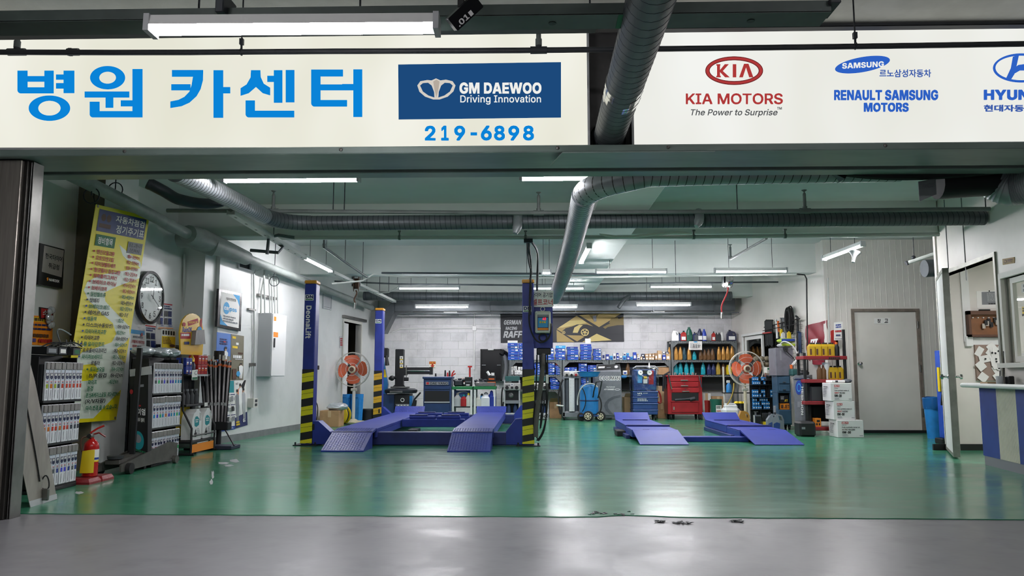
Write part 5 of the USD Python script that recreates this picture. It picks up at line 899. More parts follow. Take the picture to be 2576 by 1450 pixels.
for pts in (((1351, 893), (1349, 960), (1345, 1020), (1345, 1085), (1352, 1104)), ((1372, 893), (1374, 970), (1374, 1040), (1368, 1085), (1354, 1110)), ((1377, 893), (1378, 950), (1376, 1030), (1370, 1070), (1358, 1100), (1350, 1109)), ((1358, 893), (1362, 960), (1361, 1050), (1359, 1080), (1363, 1058), (1367, 1010))): t.part('hose', G().tube(wob([f(*k) for k in pts], 30), .011, 6), M['rubber'])
t.part('loop_hose', G().tube(wob([f(1333, 700, -.02), f(1331, 790, -.03), f(1341, 845, -.04), f(1358, 862, -.06), f(1376, 856, -.06), f(1385, 838, -.06), f(1387, 815, 0)], 30), .012, 6), M['rubber']); t.part('white_tag', G().box(f(1373, 962)[0], f(1380, 962)[0], 10.96, 10.968, f(1373, 965)[2], f(1373, 943)[2]), M['paper']); t.done()
# surface scissor lift ----------------------------------------------------------
t = Thing('scissor_lift', 'low blue scissor lift of two sloping platforms joined by a floor bar', 'car lift')
for x, dx in ((1.5, 0.0), (3.12, .04)):
    w = .62; sk = lambda p: p
    t.part('platform', G().box(x, x + w, 12.75, 14.35, .06, .17, .008).box(x + .05, x + w - .05, 12.8, 14.3, .0, .06), M['lift_blue'], smooth=False); t.part('deck_plate', G().box(x - .004, x + w + .004, 12.74, 14.3, .17, .185, .004), M['deck_blue'], smooth=False)
    t.part('front_platform', G().box(x + .0, x + w + .06, 11.95, 12.74, .05, .15, .008), M['lift_blue'], smooth=False); t.part('deck_plate', G().box(x - .0, x + w + .06, 11.95, 12.74, .15, .163, .004), M['deck_blue'], smooth=False)
    t.part('ramp', G().hull([(a, y, z) for y, z, x0, x1 in ((11.22, .004, x + .02, x + w + .09), (11.22, .012, x + .02, x + w + .09), (11.97, .165, x + .01, x + w + .07), (11.97, .14, x + .01, x + w + .07)) for a in (x0, x1)]), M['deck_blue'], smooth=False)
    for a in (.17, .45): t.part('slot', G().box(x + a, x + a + .1, 11.99, 12.02, .1635, .1655), M['black'])
    t.part('rear_stop', G().hull([(a, y, z) for a in (x, x + w) for y, z in ((14.28, .185), (14.31, .185), (14.55, .30), (14.57, .285))]), M['deck_blue'], smooth=False); t.part('step_plate', G().box(x + .1, x + w - .08, 14.0, 14.05, .185, .2, .003), M['lift_dark']); t.part('step_plate', G().box(x + .02, x + w + .08, 12.68, 12.78, .163, .19, .003), M['lift_dark'])
    t.part('base_frame', G().box(x - .05, x + .02, 12.3, 14.2, 0, .06, .005), M['lift_dark'])
t.part('cross_bar', G().box(2.1, 3.2, 11.75, 11.95, 0, .075, .008), M['lift_blue'], smooth=False); t.done()
solo('rubber_block', G().box(1.36, 1.5, 12.75, 13.15, 0, .09, .01), M['rubber'], 'black rubber block beside the nearer scissor lift platform', 'rubber block', smooth=False)
# ================================================================ back of the shop
def fb(u0, v0, u1, v1, Y, d, floor=False):
    a, b = P(u0, v1, Y), P(u1, v0, Y); return [a[0], b[0], Y, Y + d, 0. if floor else a[2], b[2]]
def fp(Y, u0, v0, u1, v1, off=.002): return Print(front(Y), [(u0, v0), (u1, v0), (u1, v1), (u0, v1)], off)
def caster(t, x, y, r=.05, name='caster'): t.part(name, G().cyl((x - .015, y, r), (x + .015, y, r), r, 14).box(x - .025, x + .025, y - .02, y + .02, r, r * 2 + .02), M['rubber'])
mat('navy_steel', '27406b', r=.4, var=.4, vs=5., dark='1b2c4c'); mat('tool_blue', '2c4a86', r=.4, var=.3); mat('bright_blue', '2a7fc2', r=.35, var=.25, vs=4.); mat('bin_blue', '2b86cf', r=.35, var=.2, vs=5.); mat('kraft', 'b58e66', r=.75, var=.3, vs=6.); mat('kraft_pale', 'c9aa84', r=.75); mat('green_top', '1f7a45', r=.4); mat('fan_orange', 'e0663c', r=.3, spec=.5); mat('cream', 'd9cfb4', r=.5, var=.3); mat('coolman', '74777d', r=.4, var=.25); mat('slate', '565b62', r=.45, var=.3)
# tyre changer ------------------------------------------------------------------
t = Thing('tyre_changer', 'blue and black tyre changer with a tall black column behind the rear lift post', 'tyre changer'); Y = 17.0
t.part('cabinet', G().box(*fb(953, 993, 993, 1060, Y, .5, True), .01), M['navy_steel'], smooth=False); t.part('front_panel', G().box(*fb(991, 992, 1030, 1060, Y - .02, .5, True), .01), M['black'], smooth=False); t.part('blue_edge', G().box(*fb(1029, 997, 1037, 1022, Y, .3)), M['bright_blue'])
t.part('column', G().box(*fb(993, 879, 1015, 972, Y + .1, .18), .01), M['black'], smooth=False); t.part('column_foot', G().hull([P(u, v, y) for u, v in ((984, 976), (1024, 976), (994, 968), (1014, 968)) for y in (Y + .05, Y + .32)]), M['black'], smooth=False)
t.part('arm', G().box(*fb(1014, 925, 1088, 932, Y + .15, .06)).box(*fb(1020, 935, 1088, 942, Y + .15, .06)).box(*fb(1080, 924, 1088, 943, Y + .14, .1)).box(*fb(1012, 926, 1024, 945, Y + .12, .1)), M['black']); t.part('chrome_rod', G().cyl(P(1024, 934, Y + .14), P(1082, 934, Y + .14), .012, 8).cyl(P(1022, 920, Y + .1), P(1022, 952, Y + .1), .012, 8), M['chrome'])
t.part('turntable', G().lathe([(.02, 0), (.34, 0), (.36, .03), (.36, .07), (.3, .1), (.05, .11)], 24, (P(1005, 987, Y)[0], Y + .2, P(1005, 990, Y)[2])), M['iron_dark']); t.part('clamp_bar', G().box(*fb(982, 973, 1030, 977, Y - .1, .05), .005).box(*fb(980, 984, 1012, 989, Y - .18, .05), .005), M['steel_dull'])
t.part('tilt_arm', G().hull([P(u, v, Y + .2) + (0, d, 0) for u, v in ((956, 992), (972, 992), (976, 968), (964, 900), (957, 900)) for d in (0, .1)]), M['bright_blue'], smooth=False); t.part('yellow_label', G().hull([P(u, v, Y + .196) + (0, d, 0) for u, v in ((960, 930), (969, 930), (973, 950), (964, 950)) for d in (0, .003)]), M['yellow']); t.part('roller_arm', G().cyl(P(959, 850, Y + .1), P(968, 892, Y + .1), .028, 10).box(*fb(957, 876, 977, 900, Y + .02, .12), .02).cyl(P(972, 895, Y), P(974, 920, Y), .025, 8, .05), M['black'])
t.part('side_arm', G().cyl(P(978, 953, Y), P(996, 950, Y), .03, 8).box(*fb(1015, 950, 1027, 959, Y - .02, .08), .01).sph(P(986, 952, Y), .06), M['black']); t.part('pedal_lever', G().tube([P(1037, 1022, Y - .1), P(1043, 1005, Y - .1), P(1058, 988, Y - .1)], .02, 6).hull([P(u, v, Y - .1) + (0, d, 0) for u, v in ((1034, 1026), (1046, 1022), (1048, 1008), (1040, 1006)) for d in (0, .06)]), M['black'])
pr = fp(Y - .02, 991, 992, 1030, 1060); pr.ell(M['ink_white'], .55, .22, .13, .075, 'badge'); pr.ell(M['black'], .55, .22, .09, .05, 'badge'); pr.poly(M['ink_grey'], [(.1, .37), (.98, .37), (1, .46), (.16, .46)], 'pedal_plate'); [pr.rect(M['ink_white'], .24 + .2 * k, .4, .34 + .2 * k, .43) for k in range(4)]; pr.to(t)
pr = fp(Y + .1, 993, 879, 1015, 972); [(pr.rect(M['paper'], .58, .19 + .11 * k, .96, .28 + .11 * k, 'label'), pr.rect(M['ink_yellow'], .58, .27 + .11 * k, .96, .29 + .11 * k, 'label'), pr.ell(M['ink'], .76, .24 + .11 * k, .08, .015)) for k in range(3)]; pr.to(t); t.done()
card('extinguisher_arrow', 'small yellow and red arrow sign on the block wall above the bench', 'sign', front(18.79), [(1080, 910), (1096, 910), (1096, 925), (1080, 925)], M['ink_yellow'], lambda pr: (pr.rect(M['ink_red'], .02, .02, .98, .42), pr.text(M['ink_yellow'], '소화기', .08, .08, .92, .36, 'K', 1), pr.rect(M['paper'], 0, .46, .3, 1), pr.rect(M['paper'], .7, .46, 1, 1), pr.poly(M['ink_red'], [(.38, .42), (.62, .42), (.62, .66), (.9, .66), (.5, .98), (.1, .66), (.38, .66)])), th=.003, off=0)
# navy tool cart with bay ----------------------------------------------------------
t = Thing('tool_cart', 'navy blue tool cart with open bay and hand tools on top, beside the green benches', 'tool cart'); Y = 17.0; x0, x1, _, _, z0, z1 = fb(1064, 948, 1135, 1056, Y, .5)
t.part('body', G().box(x0, x1, Y + .02, Y + .5, .12, z1 - .02, .008), M['navy_steel'], smooth=False); t.part('top_tray', G().box(x0 - .02, x1 + .02, Y - .02, Y + .52, z1 - .05, z1, .01), M['navy_steel'], smooth=False)
a = fb(1068, 958, 1131, 970, Y, .03); i = t.part('drawer', G().box(*a, .005), M['navy_steel']); pr = fp(Y, 1071, 961, 1128, 969); pr.rect(M['ink_grey'], 0, 0, 1, 1, 'name_plate'); pr.text(M['ink'], 'DAE YANG', .2, .15, .97, .9, 'I', 1); pr.rect(M['ink_red'], .03, .15, .14, .85); pr.to(t, i)
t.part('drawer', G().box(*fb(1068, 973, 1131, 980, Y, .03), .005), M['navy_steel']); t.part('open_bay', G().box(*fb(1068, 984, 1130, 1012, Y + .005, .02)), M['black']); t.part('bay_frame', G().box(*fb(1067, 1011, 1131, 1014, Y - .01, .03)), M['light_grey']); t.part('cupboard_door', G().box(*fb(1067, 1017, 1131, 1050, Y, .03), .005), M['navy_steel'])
for x in (x0 + .06, x1 - .06): caster(t, x, Y + .06); caster(t, x, Y + .44)
t.done()
def tool(name, u0, v0, u1, v1, Y, r, m, lab, tip=None):
    t = Thing(name, lab, 'tool'); t.part('handle', G().cyl(P(u0, v0, Y), P(u1, v1, Y), r, 8, r * .7), M[m]); 
    if tip: t.part('shaft', G().cyl(P(u1, v1, Y), P(*tip, Y), r * .45, 6), M['steel'])
    t.done()
for k, (u, v0, v1, m, lab) in enumerate(((1096, 948, 940, 'black', 'black and yellow pliers handle standing on the navy tool cart'), (1120, 948, 932, 'black', 'black screwdriver handle standing on the navy tool cart, taller one near the pliers'), (1126, 948, 938, 'ink_red', 'short dark red screwdriver handle on the navy tool cart'), (1131, 948, 933, 'black', 'black screwdriver handle beside the red-handled cutters'))): tool('screwdriver', u, v0, u, v1, 17.3, .022, m, lab)
t = Thing('cutters', 'red-handled cutters standing at the end of the navy tool cart', 'tool'); t.part('handle', G().tube([P(1136, 948, 17.2), P(1138, 940, 17.2), P(1143, 933, 17.2)], .016, 6), M['red']); t.part('handle', G().tube([P(1135, 948, 17.2), P(1140, 944, 17.2), P(1146, 940, 17.2)], .016, 6), M['red']); t.done()
# two small benches -------------------------------------------------------------------
Y = 17.1
for u0, u1, lab in ((1136, 1189, 'small green-topped bench with white legs next to the navy tool cart'), (1191, 1247, 'small green-topped bench with white legs under the hanging black case')):
    t = Thing('work_bench', lab, 'workbench'); x0, x1, _, _, z0, z1 = fb(u0, 973, u1, 980, Y, .5); t.part('top', G().box(x0, x1, Y, Y + .55, z0, z1, .006), M['green_top'], smooth=False)
    for x in (x0 + .03, x1 - .03):
        for y in (Y + .04, Y + .5): t.part('leg', G().box(x - .022, x + .022, y - .022, y + .022, 0, z0), M['white'])
    t.part('lower_shelf', G().box(x0 + .02, x1 - .02, Y + .04, Y + .5, .27, .3), M['dark_grey']); t.done()
zt = fb(1136, 973, 1189, 980, 17.1, .5)[5]
def clutter(name, lab, cat, u0, v0, u1, v1, Y, d, m, z=None, b=.02, extra=None):
    a = fb(u0, v0, u1, v1, Y, d); 
    if z is not None: a[5] = max(z + (a[5] - a[4]), z + .02); a[4] = z
    t = Thing(name, lab, cat); t.part('body', G().box(*a, b), M[m], smooth=False)
    if extra: extra(t, a)
    t.done(); return a
def grips(t, a): t.part('lid', G().box(a[0] + .02, a[1] - .02, a[2] + .02, a[3] - .02, a[5], a[5] + .03, .01), M['red']); t.part('grip', G().tube(arc(((a[0] + a[1]) / 2, a[2] + .1, a[5] + .02), .07, 0, 180, 9, (1, 0, 0), (0, 0, 1)), .012, 6), M['steel'])
clutter('grinder', 'white and red bench grinder on the green bench', 'bench grinder', 1146, 951, 1178, 962, 17.3, .2, 'white', zt, .04, grips)
def meter(t, a): pr = Print(front(a[2]), [(a[0], a[5]), (a[1], a[5]), (a[1], a[4]), (a[0], a[4])], .002, px=False); pr.fn = quad([(a[0], a[5]), (a[1], a[5]), (a[1], a[4]), (a[0], a[4])]); [pr.ell(M['ink_grey'], .2 + .2 * k, .5, .06, .08) for k in range(4)]; pr.rect(M['paper'], .2, .78, .7, .9); pr.to(t)
clutter('battery_charger', 'small black charger box with dials at the end of the first green bench', 'charger', 1169, 947, 1187, 971, 17.12, .18, 'black', zt, .01, meter)
def pads(t, a):
    for k in range(5): t.part('vise_part', G().sph((a[0] + .03 + .05 * k, a[2] + .05 + .03 * (k % 2), a[5] - .02 + .015 * (k % 3)), .04, 1, (1.2, 1, .7)), M['steel_dull' if k % 2 else 'iron_dark'])
clutter('vise', 'dark bench vise among metal parts on the first green bench', 'vise', 1141, 955, 1165, 972, 17.15, .15, 'iron_dark', zt, .03, pads); clutter('angle_grinder', 'grey power tool lying on the second green bench', 'power tool', 1194, 950, 1222, 966, 17.2, .14, 'dark_grey', zt, .04, pads); clutter('tool_tray', 'low metal tray of sockets on the second green bench', 'tray', 1195, 962, 1245, 972, 17.12, .2, 'steel_dull', zt, .01, pads)
clutter('tool_case', 'black tool case with orange lettering and white fittings on top', 'tool case', 1226, 944, 1246, 960, 17.3, .2, 'black', zt + .1, .01, lambda t, a: (t.part('stripe', G().box(a[0] + .03, a[1] - .02, a[2] - .003, a[2], a[4] + .05, a[4] + .075), M['orange']), t.part('foot', G().box(a[0], a[1], a[2], a[3], zt, a[4]), M['orange']), t.part('fitting', G().cyl((a[0] + .05, a[2] + .08, a[5]), (a[0] - .01, a[2] + .08, a[5] + .09), .03, 8), M['white']), t.part('fitting', G().cyl((a[1] - .06, a[2] + .08, a[5]), (a[1] - .06, a[2] + .08, a[5] + .06), .035, 8), M['white'])))
solo('red_hammer', G().cyl((P(1182, 948, 17.4)[0], 17.4, zt), P(1182, 923, 17.4), .02, 8).box(*fb(1177, 921, 1187, 925, 17.37, .06)), M['red'], 'red T-handled hammer standing upright between the green benches', 'tool')
t = Thing('welder', 'blue machine with a white oval ring emblem standing under the first bench', 'welding machine'); a = fb(1142, 982, 1185, 1010, 17.25, .3); t.part('case', G().box(a[0], a[1], 17.25, 17.52, .3, a[5] - .01, .01), M['tool_blue'], smooth=False)
pr = fp(17.25, 1142, 980, 1185, 1010); pr.geom(M['light_grey'], el(.52, .5, .4, .34).difference(el(.6, .5, .36, .27)), 'emblem'); pr.text(M['ink_sky'], 'DONA', .3, .42, .8, .6, 'B'); pr.to(t); t.done()
for k, (u, v0, v1, r, m, m2, lab) in enumerate(((1150, 1018, 1052, .09, 'light_grey', 'steel', 'pale oil can with a narrow spout under the first green bench'), (1166, 1022, 1052, .08, 'ink_red', 'ink_teal', 'red funnel on a turquoise bottle under the first green bench'), (1178, 1018, 1052, .07, 'off_white', 'yellow', 'cream bottle with a yellow cap under the first green bench'), (1205, 1022, 1052, .09, 'off_white', 'white', 'white round bottle under the second green bench'), (1222, 1016, 1052, .13, 'laminate', 'grey', 'clear plastic bottle under the second green bench'), (1212, 998, 1030, .08, 'bright_blue', 'black', 'blue spray bottle with black trigger under the second green bench'), (1236, 1010, 1050, .1, 'blue', 'blue', 'dark blue jug under the second green bench'))):
    p = P(u, v1, 17.15); h = P(u, v0, 17.15)[2] - p[2]; z = .3 if k < 3 else .3; t = Thing('bench_bottle', lab, 'bottle'); o = (p[0], 17.2, z); t.part('bottle', G().lathe([(.01, 0), (r, 0), (r, h * .6), (r * .4, h * .8), (r * .35, h * .85)], 14, o), M[m]); t.part('cap', G().lathe([(r * .38, h * .82), (r * .38, h * .92), (.01, h)], 10, o), M[m2]); t.done()
t = Thing('black_case', 'large black moulded case with a white handle hanging on the block wall', 'case'); a = fb(1208, 879, 1262, 959, 18.62, .17); t.part('shell', G().box(a[0], a[1], 18.66, 18.8, a[4], a[5], .03), M['black_gloss'], smooth=False); t.part('rim', G().box(a[0], a[0] + .025, 18.62, 18.68, a[4], a[5]).box(a[1] - .025, a[1], 18.62, 18.68, a[4], a[5]).box(a[0], a[1], 18.62, 18.68, a[4], a[4] + .025).box(a[0], a[1], 18.62, 18.68, a[5] - .03, a[5]), M['black']); t.part('handle', G().box(*fb(1227, 878, 1242, 882, 18.6, .05), .015), M['white']); t.part('latch', G().box(*fb(1212, 918, 1222, 920, 18.64, .03)).box(*fb(1250, 918, 1260, 920, 18.64, .03)), M['grey']); t.done()
t = Thing('exhaust_hose', 'grey flexible hose with a black nozzle hanging beside the black case', 'hose'); t.part('hose', G().tube(wob([P(1268, 893, 18.6), P(1274, 915, 18.6), P(1272, 945, 18.6), P(1268, 960, 18.6)], 18), .055, 10, rad=[.05 + .008 * (i % 2) for i in range(18)]), M['grey']); t.part('nozzle', G().tube([P(1261, 893, 18.55), P(1266, 885, 18.58), P(1272, 890, 18.6), P(1275, 898, 18.65)], .06, 10), M['black']); t.part('hook', G().box(P(1270, 886, 18.7)[0] - .02, P(1270, 886, 18.7)[0] + .02, 18.55, 18.81, P(1270, 886, 18.7)[2], P(1270, 886, 18.7)[2] + .02), M['steel']); t.done()
wtube2 = lambda pts, lab: solo('wall_conduit', G().tube([P(u, v, 18.79) for u, v in pts], .02, 8), M['white'], lab, 'conduit')
wtube2([(1193, 784), (1193, 822), (1193, 930)], 'vertical white conduit on the block wall above the bench'); wtube2([(985, 836), (1010, 827), (1180, 826), (1260, 827)], 'horizontal white conduit along the block wall'); solo('junction_box', G().box(*fb(1188, 821, 1198, 832, 18.76, .04), .004), M['white'], 'white junction box where the wall conduits cross', 'junction box', smooth=False)
# coolant machines, pair of silver-panelled units ---------------------------------------
def hansol(u0, u1, Y, lab, w):
    t = Thing('flush_machine', lab, 'service machine'); s = lambda x: u0 + (u1 - u0) * x
    for x in (.06, .94): t.part('side_post', G().box(*fb(s(x) - 1.6, 957, s(x) + 1.6, 1058, Y, .35, True)), M['light_grey'])
    i = t.part('control_panel', G().box(*fb(s(0), 964, s(1), 982, Y - .03, .3), .008), mat('panel_silver', 'c2bfbb', r=.35, metal=.4), smooth=False); pr = fp(Y - .03, s(0), 964, s(1), 982)
    for k, x in enumerate((.2, .5, .78)): t.part('knob', G().cyl(P(s(x), 976, Y - .03), P(s(x), 976, Y - .08), .04 if k != 1 else .028, 12), M['black'])
    pr.ell(M['ink_white'], .5, .22, .09, .2); pr.ell(M['ink_grey'], .5, .22, .06, .12); lines(pr, M['ink'], .1, .3, .4, .45, 1, .4, 2); pr.to(t, i)
    t.part('top_tray', G().box(*fb(s(.08), 947, s(.96), 960, Y + .02, .3), .01), mat('tray_teal', '2d5a58', r=.5)); t.part('inner_box', G().box(*fb(s(.08), 983, s(.92), 1008, Y + .05, .25)), M['black']); t.part('gauge', G().lathe([(.02, 0), (.03, -.02), (.055, -.03), (.03, -.05)], 12, P(s(.44), 995, Y + .04), (0, 1, 0)), M['steel_dull'])
    t.part('label_bar', G().box(*fb(s(.1), 1008, s(.94), 1016, Y - .01, .25)), M['grey']); t.part('lower_tray', G().box(*fb(s(.02), 1040, s(.98), 1054, Y - .02, .35), .005), M['light_grey']); pr = fp(Y - .02, s(.02), 1041, s(.98), 1053); pr.text(M['ink'], w, .05, .1, .98, .9, 'B', .5, 10); pr.to(t); t.part('back_panel', G().box(*fb(s(.1), 1016, s(.9), 1040, Y + .25, .03)), M['dark_grey'])
    for x in (.3, .7): t.part('bottle', G().lathe([(.01, 0), (.05, 0), (.05, .14), (.02, .19), (.02, .22)], 10, P(s(x), 1040, Y + .1)), M['navy_steel'])
    for x in (.06, .94): caster(t, P(s(x), 1055, Y)[0], Y + .05, .045); caster(t, P(s(x), 1055, Y)[0], Y + .3, .045)
    t.part('side_hose', G().tube(wob([P(s(-.02), 975, Y), P(s(-.12), 1000, Y), P(s(-.08), 1030, Y), P(s(-.02), 1012, Y)], 18), .018, 6), M['rubber']); t.done()
hansol(1267, 1309, 17.25, 'silver-panelled service trolley with three knobs on the bench side of the control post', 'hansol'); hansol(1338, 1380, 17.25, 'silver-panelled service trolley half hidden behind the black hoses', 'hansol')
def kbox(u0, v0, u1, v1, Y, d, lab, m='kraft', z=None, name='cardboard_box', flaps=False):
    a = fb(u0, v0, u1, v1, Y, d, z == 0)
    if z: a[5] = z + a[5] - a[4]; a[4] = z
    t = Thing(name, lab, 'box'); t.part('carton', G().box(*a, .004), M[m], smooth=False); t.part('tape', G().box((a[0] + a[1]) / 2 - .03, (a[0] + a[1]) / 2 + .03, a[2] - .002, a[2], a[4] + (a[5] - a[4]) * .6, a[5]), M['kraft_pale'])
    if flaps: t.part('flap', G().hull([(a[0], a[2], a[5]), (a[1], a[2], a[5]), (a[0] + .02, a[2] - .1, a[5] + .09), (a[1] - .02, a[2] - .1, a[5] + .09), (a[0], a[2] + .005, a[5])]), M[m], smooth=False)
    t.done(); return a
kbox(1383, 1012, 1412, 1052, 17.9, .4, 'open cardboard box between the trolley and the grey glass-tube unit', z=0, flaps=True); kbox(1571, 1000, 1588, 1050, 17.9, .4, 'tall cardboard box in the gap beside the covered blue machine', 'kraft_pale', z=0, flaps=True); kbox(1655, 1015, 1676, 1050, 17.9, .3, 'cardboard box with a round mark between the covered machine and red cart', z=0); kbox(1655, 968, 1676, 1010, 18.1, .3, 'pale cardboard box stacked on the round-marked box', 'kraft_pale', z=fb(1655, 1015, 1676, 1050, 17.9, .3)[5])
kbox(1768, 990, 1788, 1048, 17.6, .3, 'tall white carton standing against the red tool cart', 'white', z=0); kbox(1792, 998, 1822, 1014, 18.2, .3, 'low brown box behind the green bucket', z=.0)
# grey unit with glass tubes
t = Thing('fluid_changer', 'grey wheeled unit with two dark glass tubes and a white ruler', 'service machine'); Y = 17.2
t.part('frame', G().box(*fb(1416, 952, 1420, 1048, Y, .3)).box(*fb(1457, 952, 1461, 1048, Y, .3)).box(*fb(1416, 1038, 1461, 1050, Y, .35), .005).box(*fb(1416, 948, 1461, 953, Y, .35), .004).box(*fb(1419, 953, 1458, 1040, Y + .2, .03)), M['grey'], smooth=False)
for u in (1427, 1450): t.part('glass_tube', G().cyl(P(u, 954, Y + .1), P(u, 1037, Y + .1), .06, 16), M['slate']); t.part('tube_base', G().cyl(P(u, 1035, Y + .1), P(u, 1038, Y + .1), .065, 16), M['light_grey'])
i = t.part('ruler_plate', G().box(*fb(1432, 952, 1445, 1036, Y - .01, .05), .004), M['white'], smooth=False); pr = fp(Y - .01, 1432, 952, 1445, 1036); [pr.rect(M['ink_grey'], .12, .06 + .045 * k, .24 if k % 5 else .36, .066 + .045 * k) for k in range(20)]; [pr.rect(M['ink_grey'], .76, .06 + .045 * k, .88, .066 + .045 * k) for k in range(20)]; pr.to(t, i)
t.part('gauge_head', G().box(*fb(1418, 934, 1460, 948, Y, .2), .02), M['panel_silver'], smooth=False); t.part('gauge', G().cyl(P(1438, 939, Y), P(1438, 939, Y - .03), .05, 16), M['white'])
for u, m in ((1426, 'black'), (1449, 'ink_red'), (1438, 'black')): t.part('valve_knob', G().cyl(P(u, 944, Y), P(u, 944, Y - .06), .028, 10), M[m])
for u in (1420, 1458): caster(t, P(u, 1050, Y)[0], Y + .05); caster(t, P(u, 1050, Y)[0], Y + .3)
t.part('hose_coil', G().tube(wob([P(1416, 955, Y), P(1407, 980, Y), P(1406, 1020, Y), P(1410, 1042, Y), P(1412, 1000, Y), P(1409, 970, Y)], 24), .022, 6), M['rubber']); t.part('drain_spout', G().cyl(P(1400, 1020, Y - .05), P(1417, 1022, Y), .018, 8), M['off_white']); t.done()
# oil drainer
t = Thing('oil_drainer', 'blue wheeled waste oil drainer with a wide catch bowl and black handle', 'oil drainer'); Y = 16.8; c = P(1484, 1040, Y); x, r = c[0], .2; zT, zB = P(1484, 970, Y)[2], P(1484, 1044, Y)[2]
t.part('tank', G().lathe([(.02, zB), (r - .02, zB), (r, zB + .02), (r, zT - .05), (r * .85, zT), (r * .3, zT + .025), (.02, zT + .03)], 28, (x, Y + .2, 0)), M['bright_blue']); t.part('band', G().lathe([(r, .42), (r + .008, .425), (r + .008, .445), (r, .45)], 28, (x, Y + .2, 0)), M['navy_steel'])
b0 = P(1482, 948, Y); t.part('bowl', G().lathe([(.03, -.02), (.2, 0), (.25, .1), (.262, .105), (.24, .1), (.19, .02), (.02, .01)], 24, (b0[0], Y + .1, b0[2])), M['bright_blue']); t.part('bowl_stem', G().cyl((b0[0] + .02, Y + .15, zT), (b0[0] + .02, Y + .12, b0[2]), .03, 10).cyl((b0[0] - .04, Y + .2, zT), (b0[0] - .04, Y + .2, b0[2]), .015, 8), M['galv'])
t.part('handle', G().tube([P(1492, 1000, Y), P(1494, 985, Y - .05), P(1500, 962, Y - .15), P(1514, 960, Y - .15), P(1509, 985, Y - .05), P(1504, 1002, Y)], .014, 8), M['black']); t.part('delivery_hose', G().tube(wob([P(1505, 995, Y), P(1512, 1012, Y), P(1510, 1035, Y), P(1506, 1042, Y)], 16), .016, 6), M['rubber']); t.part('clear_hose', G().tube(wob([P(1453, 1020, Y), P(1456, 990, Y), P(1470, 970, Y - .05), P(1490, 966, Y - .02), P(1503, 975, Y)], 20), .014, 6), M['pvc']); t.part('black_hose', G().tube(wob([P(1463, 975, Y), P(1473, 1000, Y - .05), P(1472, 1020, Y - .03), P(1465, 1036, Y)], 16), .01, 6), M['rubber'])
for u, dy, rr in ((1480, -.05, .11), (1511, .05, .105), (1463, .1, .09)):
    p = P(u, 1050, Y + dy); i = t.part('wheel', G().lathe([(.03, -.03), (rr * .7, -.028), (rr, -.02), (rr, .02), (rr * .7, .028), (.03, .03)], 22, (p[0], Y + dy, rr), (.3, 1, 0)), M['rubber'])
    w = np.array([p[0], Y + dy, rr]); ax = np.array([.3, 1, 0]) / math.hypot(.3, 1); xx, yy, _ = frame(ax)
    if u != 1463: t.part('hub', G().lathe([(.002, 0), (.02, 0), (.02, .012), (.002, .014)], 10, w - ax * .045, ax).ring([np.array([w - ax * .04 + (xx * math.cos(a) + yy * math.sin(a)) * q for a in np.linspace(0, 2 * math.pi, 20, False)]) for q in (rr * .55, rr * .68)], caps=False), M['cream']); [t.part('spoke', G().cyl(w - ax * .04, w - ax * .038 + (xx * math.cos(a) + yy * math.sin(a)) * rr * .6, .009, 5), M['cream']) for a in np.linspace(0, 2 * math.pi, 7, False)]
t.part('axle_frame', G().box(x - .22, x + .3, Y + .02, Y + .08, .1, .13).hull([(x - .15, Y + .2, .11), (x + .15, Y + .2, .11), (x + .12, Y + .1, zB), (x - .12, Y + .1, zB), (x, Y + .3, zB)]), M['tool_blue']); t.done()
# ATF changer
t = Thing('fluid_changer', 'tall grey cabinet machine with outlined white name across its front', 'service machine'); Y = 17.3; a = fb(1497, 934, 1563, 1048, Y, .5)
i = t.part('cabinet', G().box(a[0], a[1], Y, Y + .55, .09, a[5], .015), M['coolman'], smooth=False); t.part('console', G().hull([P(u, v, y) for u, v, y in ((1500, 935, Y + .01), (1562, 935, Y + .01), (1501, 917, Y + .14), (1559, 917, Y + .14), (1501, 917, Y + .4), (1559, 917, Y + .4), (1500, 935, Y + .5), (1562, 935, Y + .5))]), M['coolman'], smooth=False)
pc = Plane(P(1500, 935, Y + .01), (1, 0, 0), P(1501, 917, Y + .14) - P(1501, 935, Y + .01)); pr = Print(pc, [(1502, 919), (1558, 919), (1559, 933), (1501, 933)], .002); pr.rect(M['black'], 0, 0, 1, 1, 'display_panel'); lines(pr, M['ink_white'], .05, .3, .36, .7, 1, .2, 6); pr.ell(M['ink_grey'], .84, .5, .09, .28); pr.ell(M['ink_white'], .84, .5, .06, .18); pr.rect(M['ink_grey'], .42, .55, .6, .62); pr.to(t)
pr = fp(Y, 1497, 934, 1563, 1048); pr.geom(M['ink_white'], affinity.affine_transform(text('COOLMAN', 'B', 5.5), [.8, 0, 0, -.1, .16, .21])); pr.geom(M['ink'], affinity.affine_transform(text('COOLMAN', 'B', -1.2), [.755, 0, 0, -.075, .182, .197])); pr.text(M['ink_white'], 'Fully Automatic', .42, .335, .76, .375, 'I', slant=10); pr.text(M['ink_white'], 'ATF CHANGER', .34, .39, .72, .425, 'B', slant=10); pr.geom(M['ink_white'], el(.85, .41, .11, .02).difference(el(.85, .41, .095, .012)))
pr.geom(M['slate'], Polygon([(.97, .53), (.7, .56), (.5, .62), (.38, .7), (.34, .78), (.4, .87), (.55, .95), (.75, .98), (.6, .9), (.5, .82), (.48, .74), (.55, .67), (.75, .6), (.97, .565)]), 'swoosh'); pr.to(t, i)
for x in (a[0] + .06, a[1] - .06): caster(t, x, Y + .08); caster(t, x, Y + .45)
t.part('base_plinth', G().box(a[0] + .02, a[1] - .02, Y + .02, Y + .5, .05, .09), M['slate']); t.done()
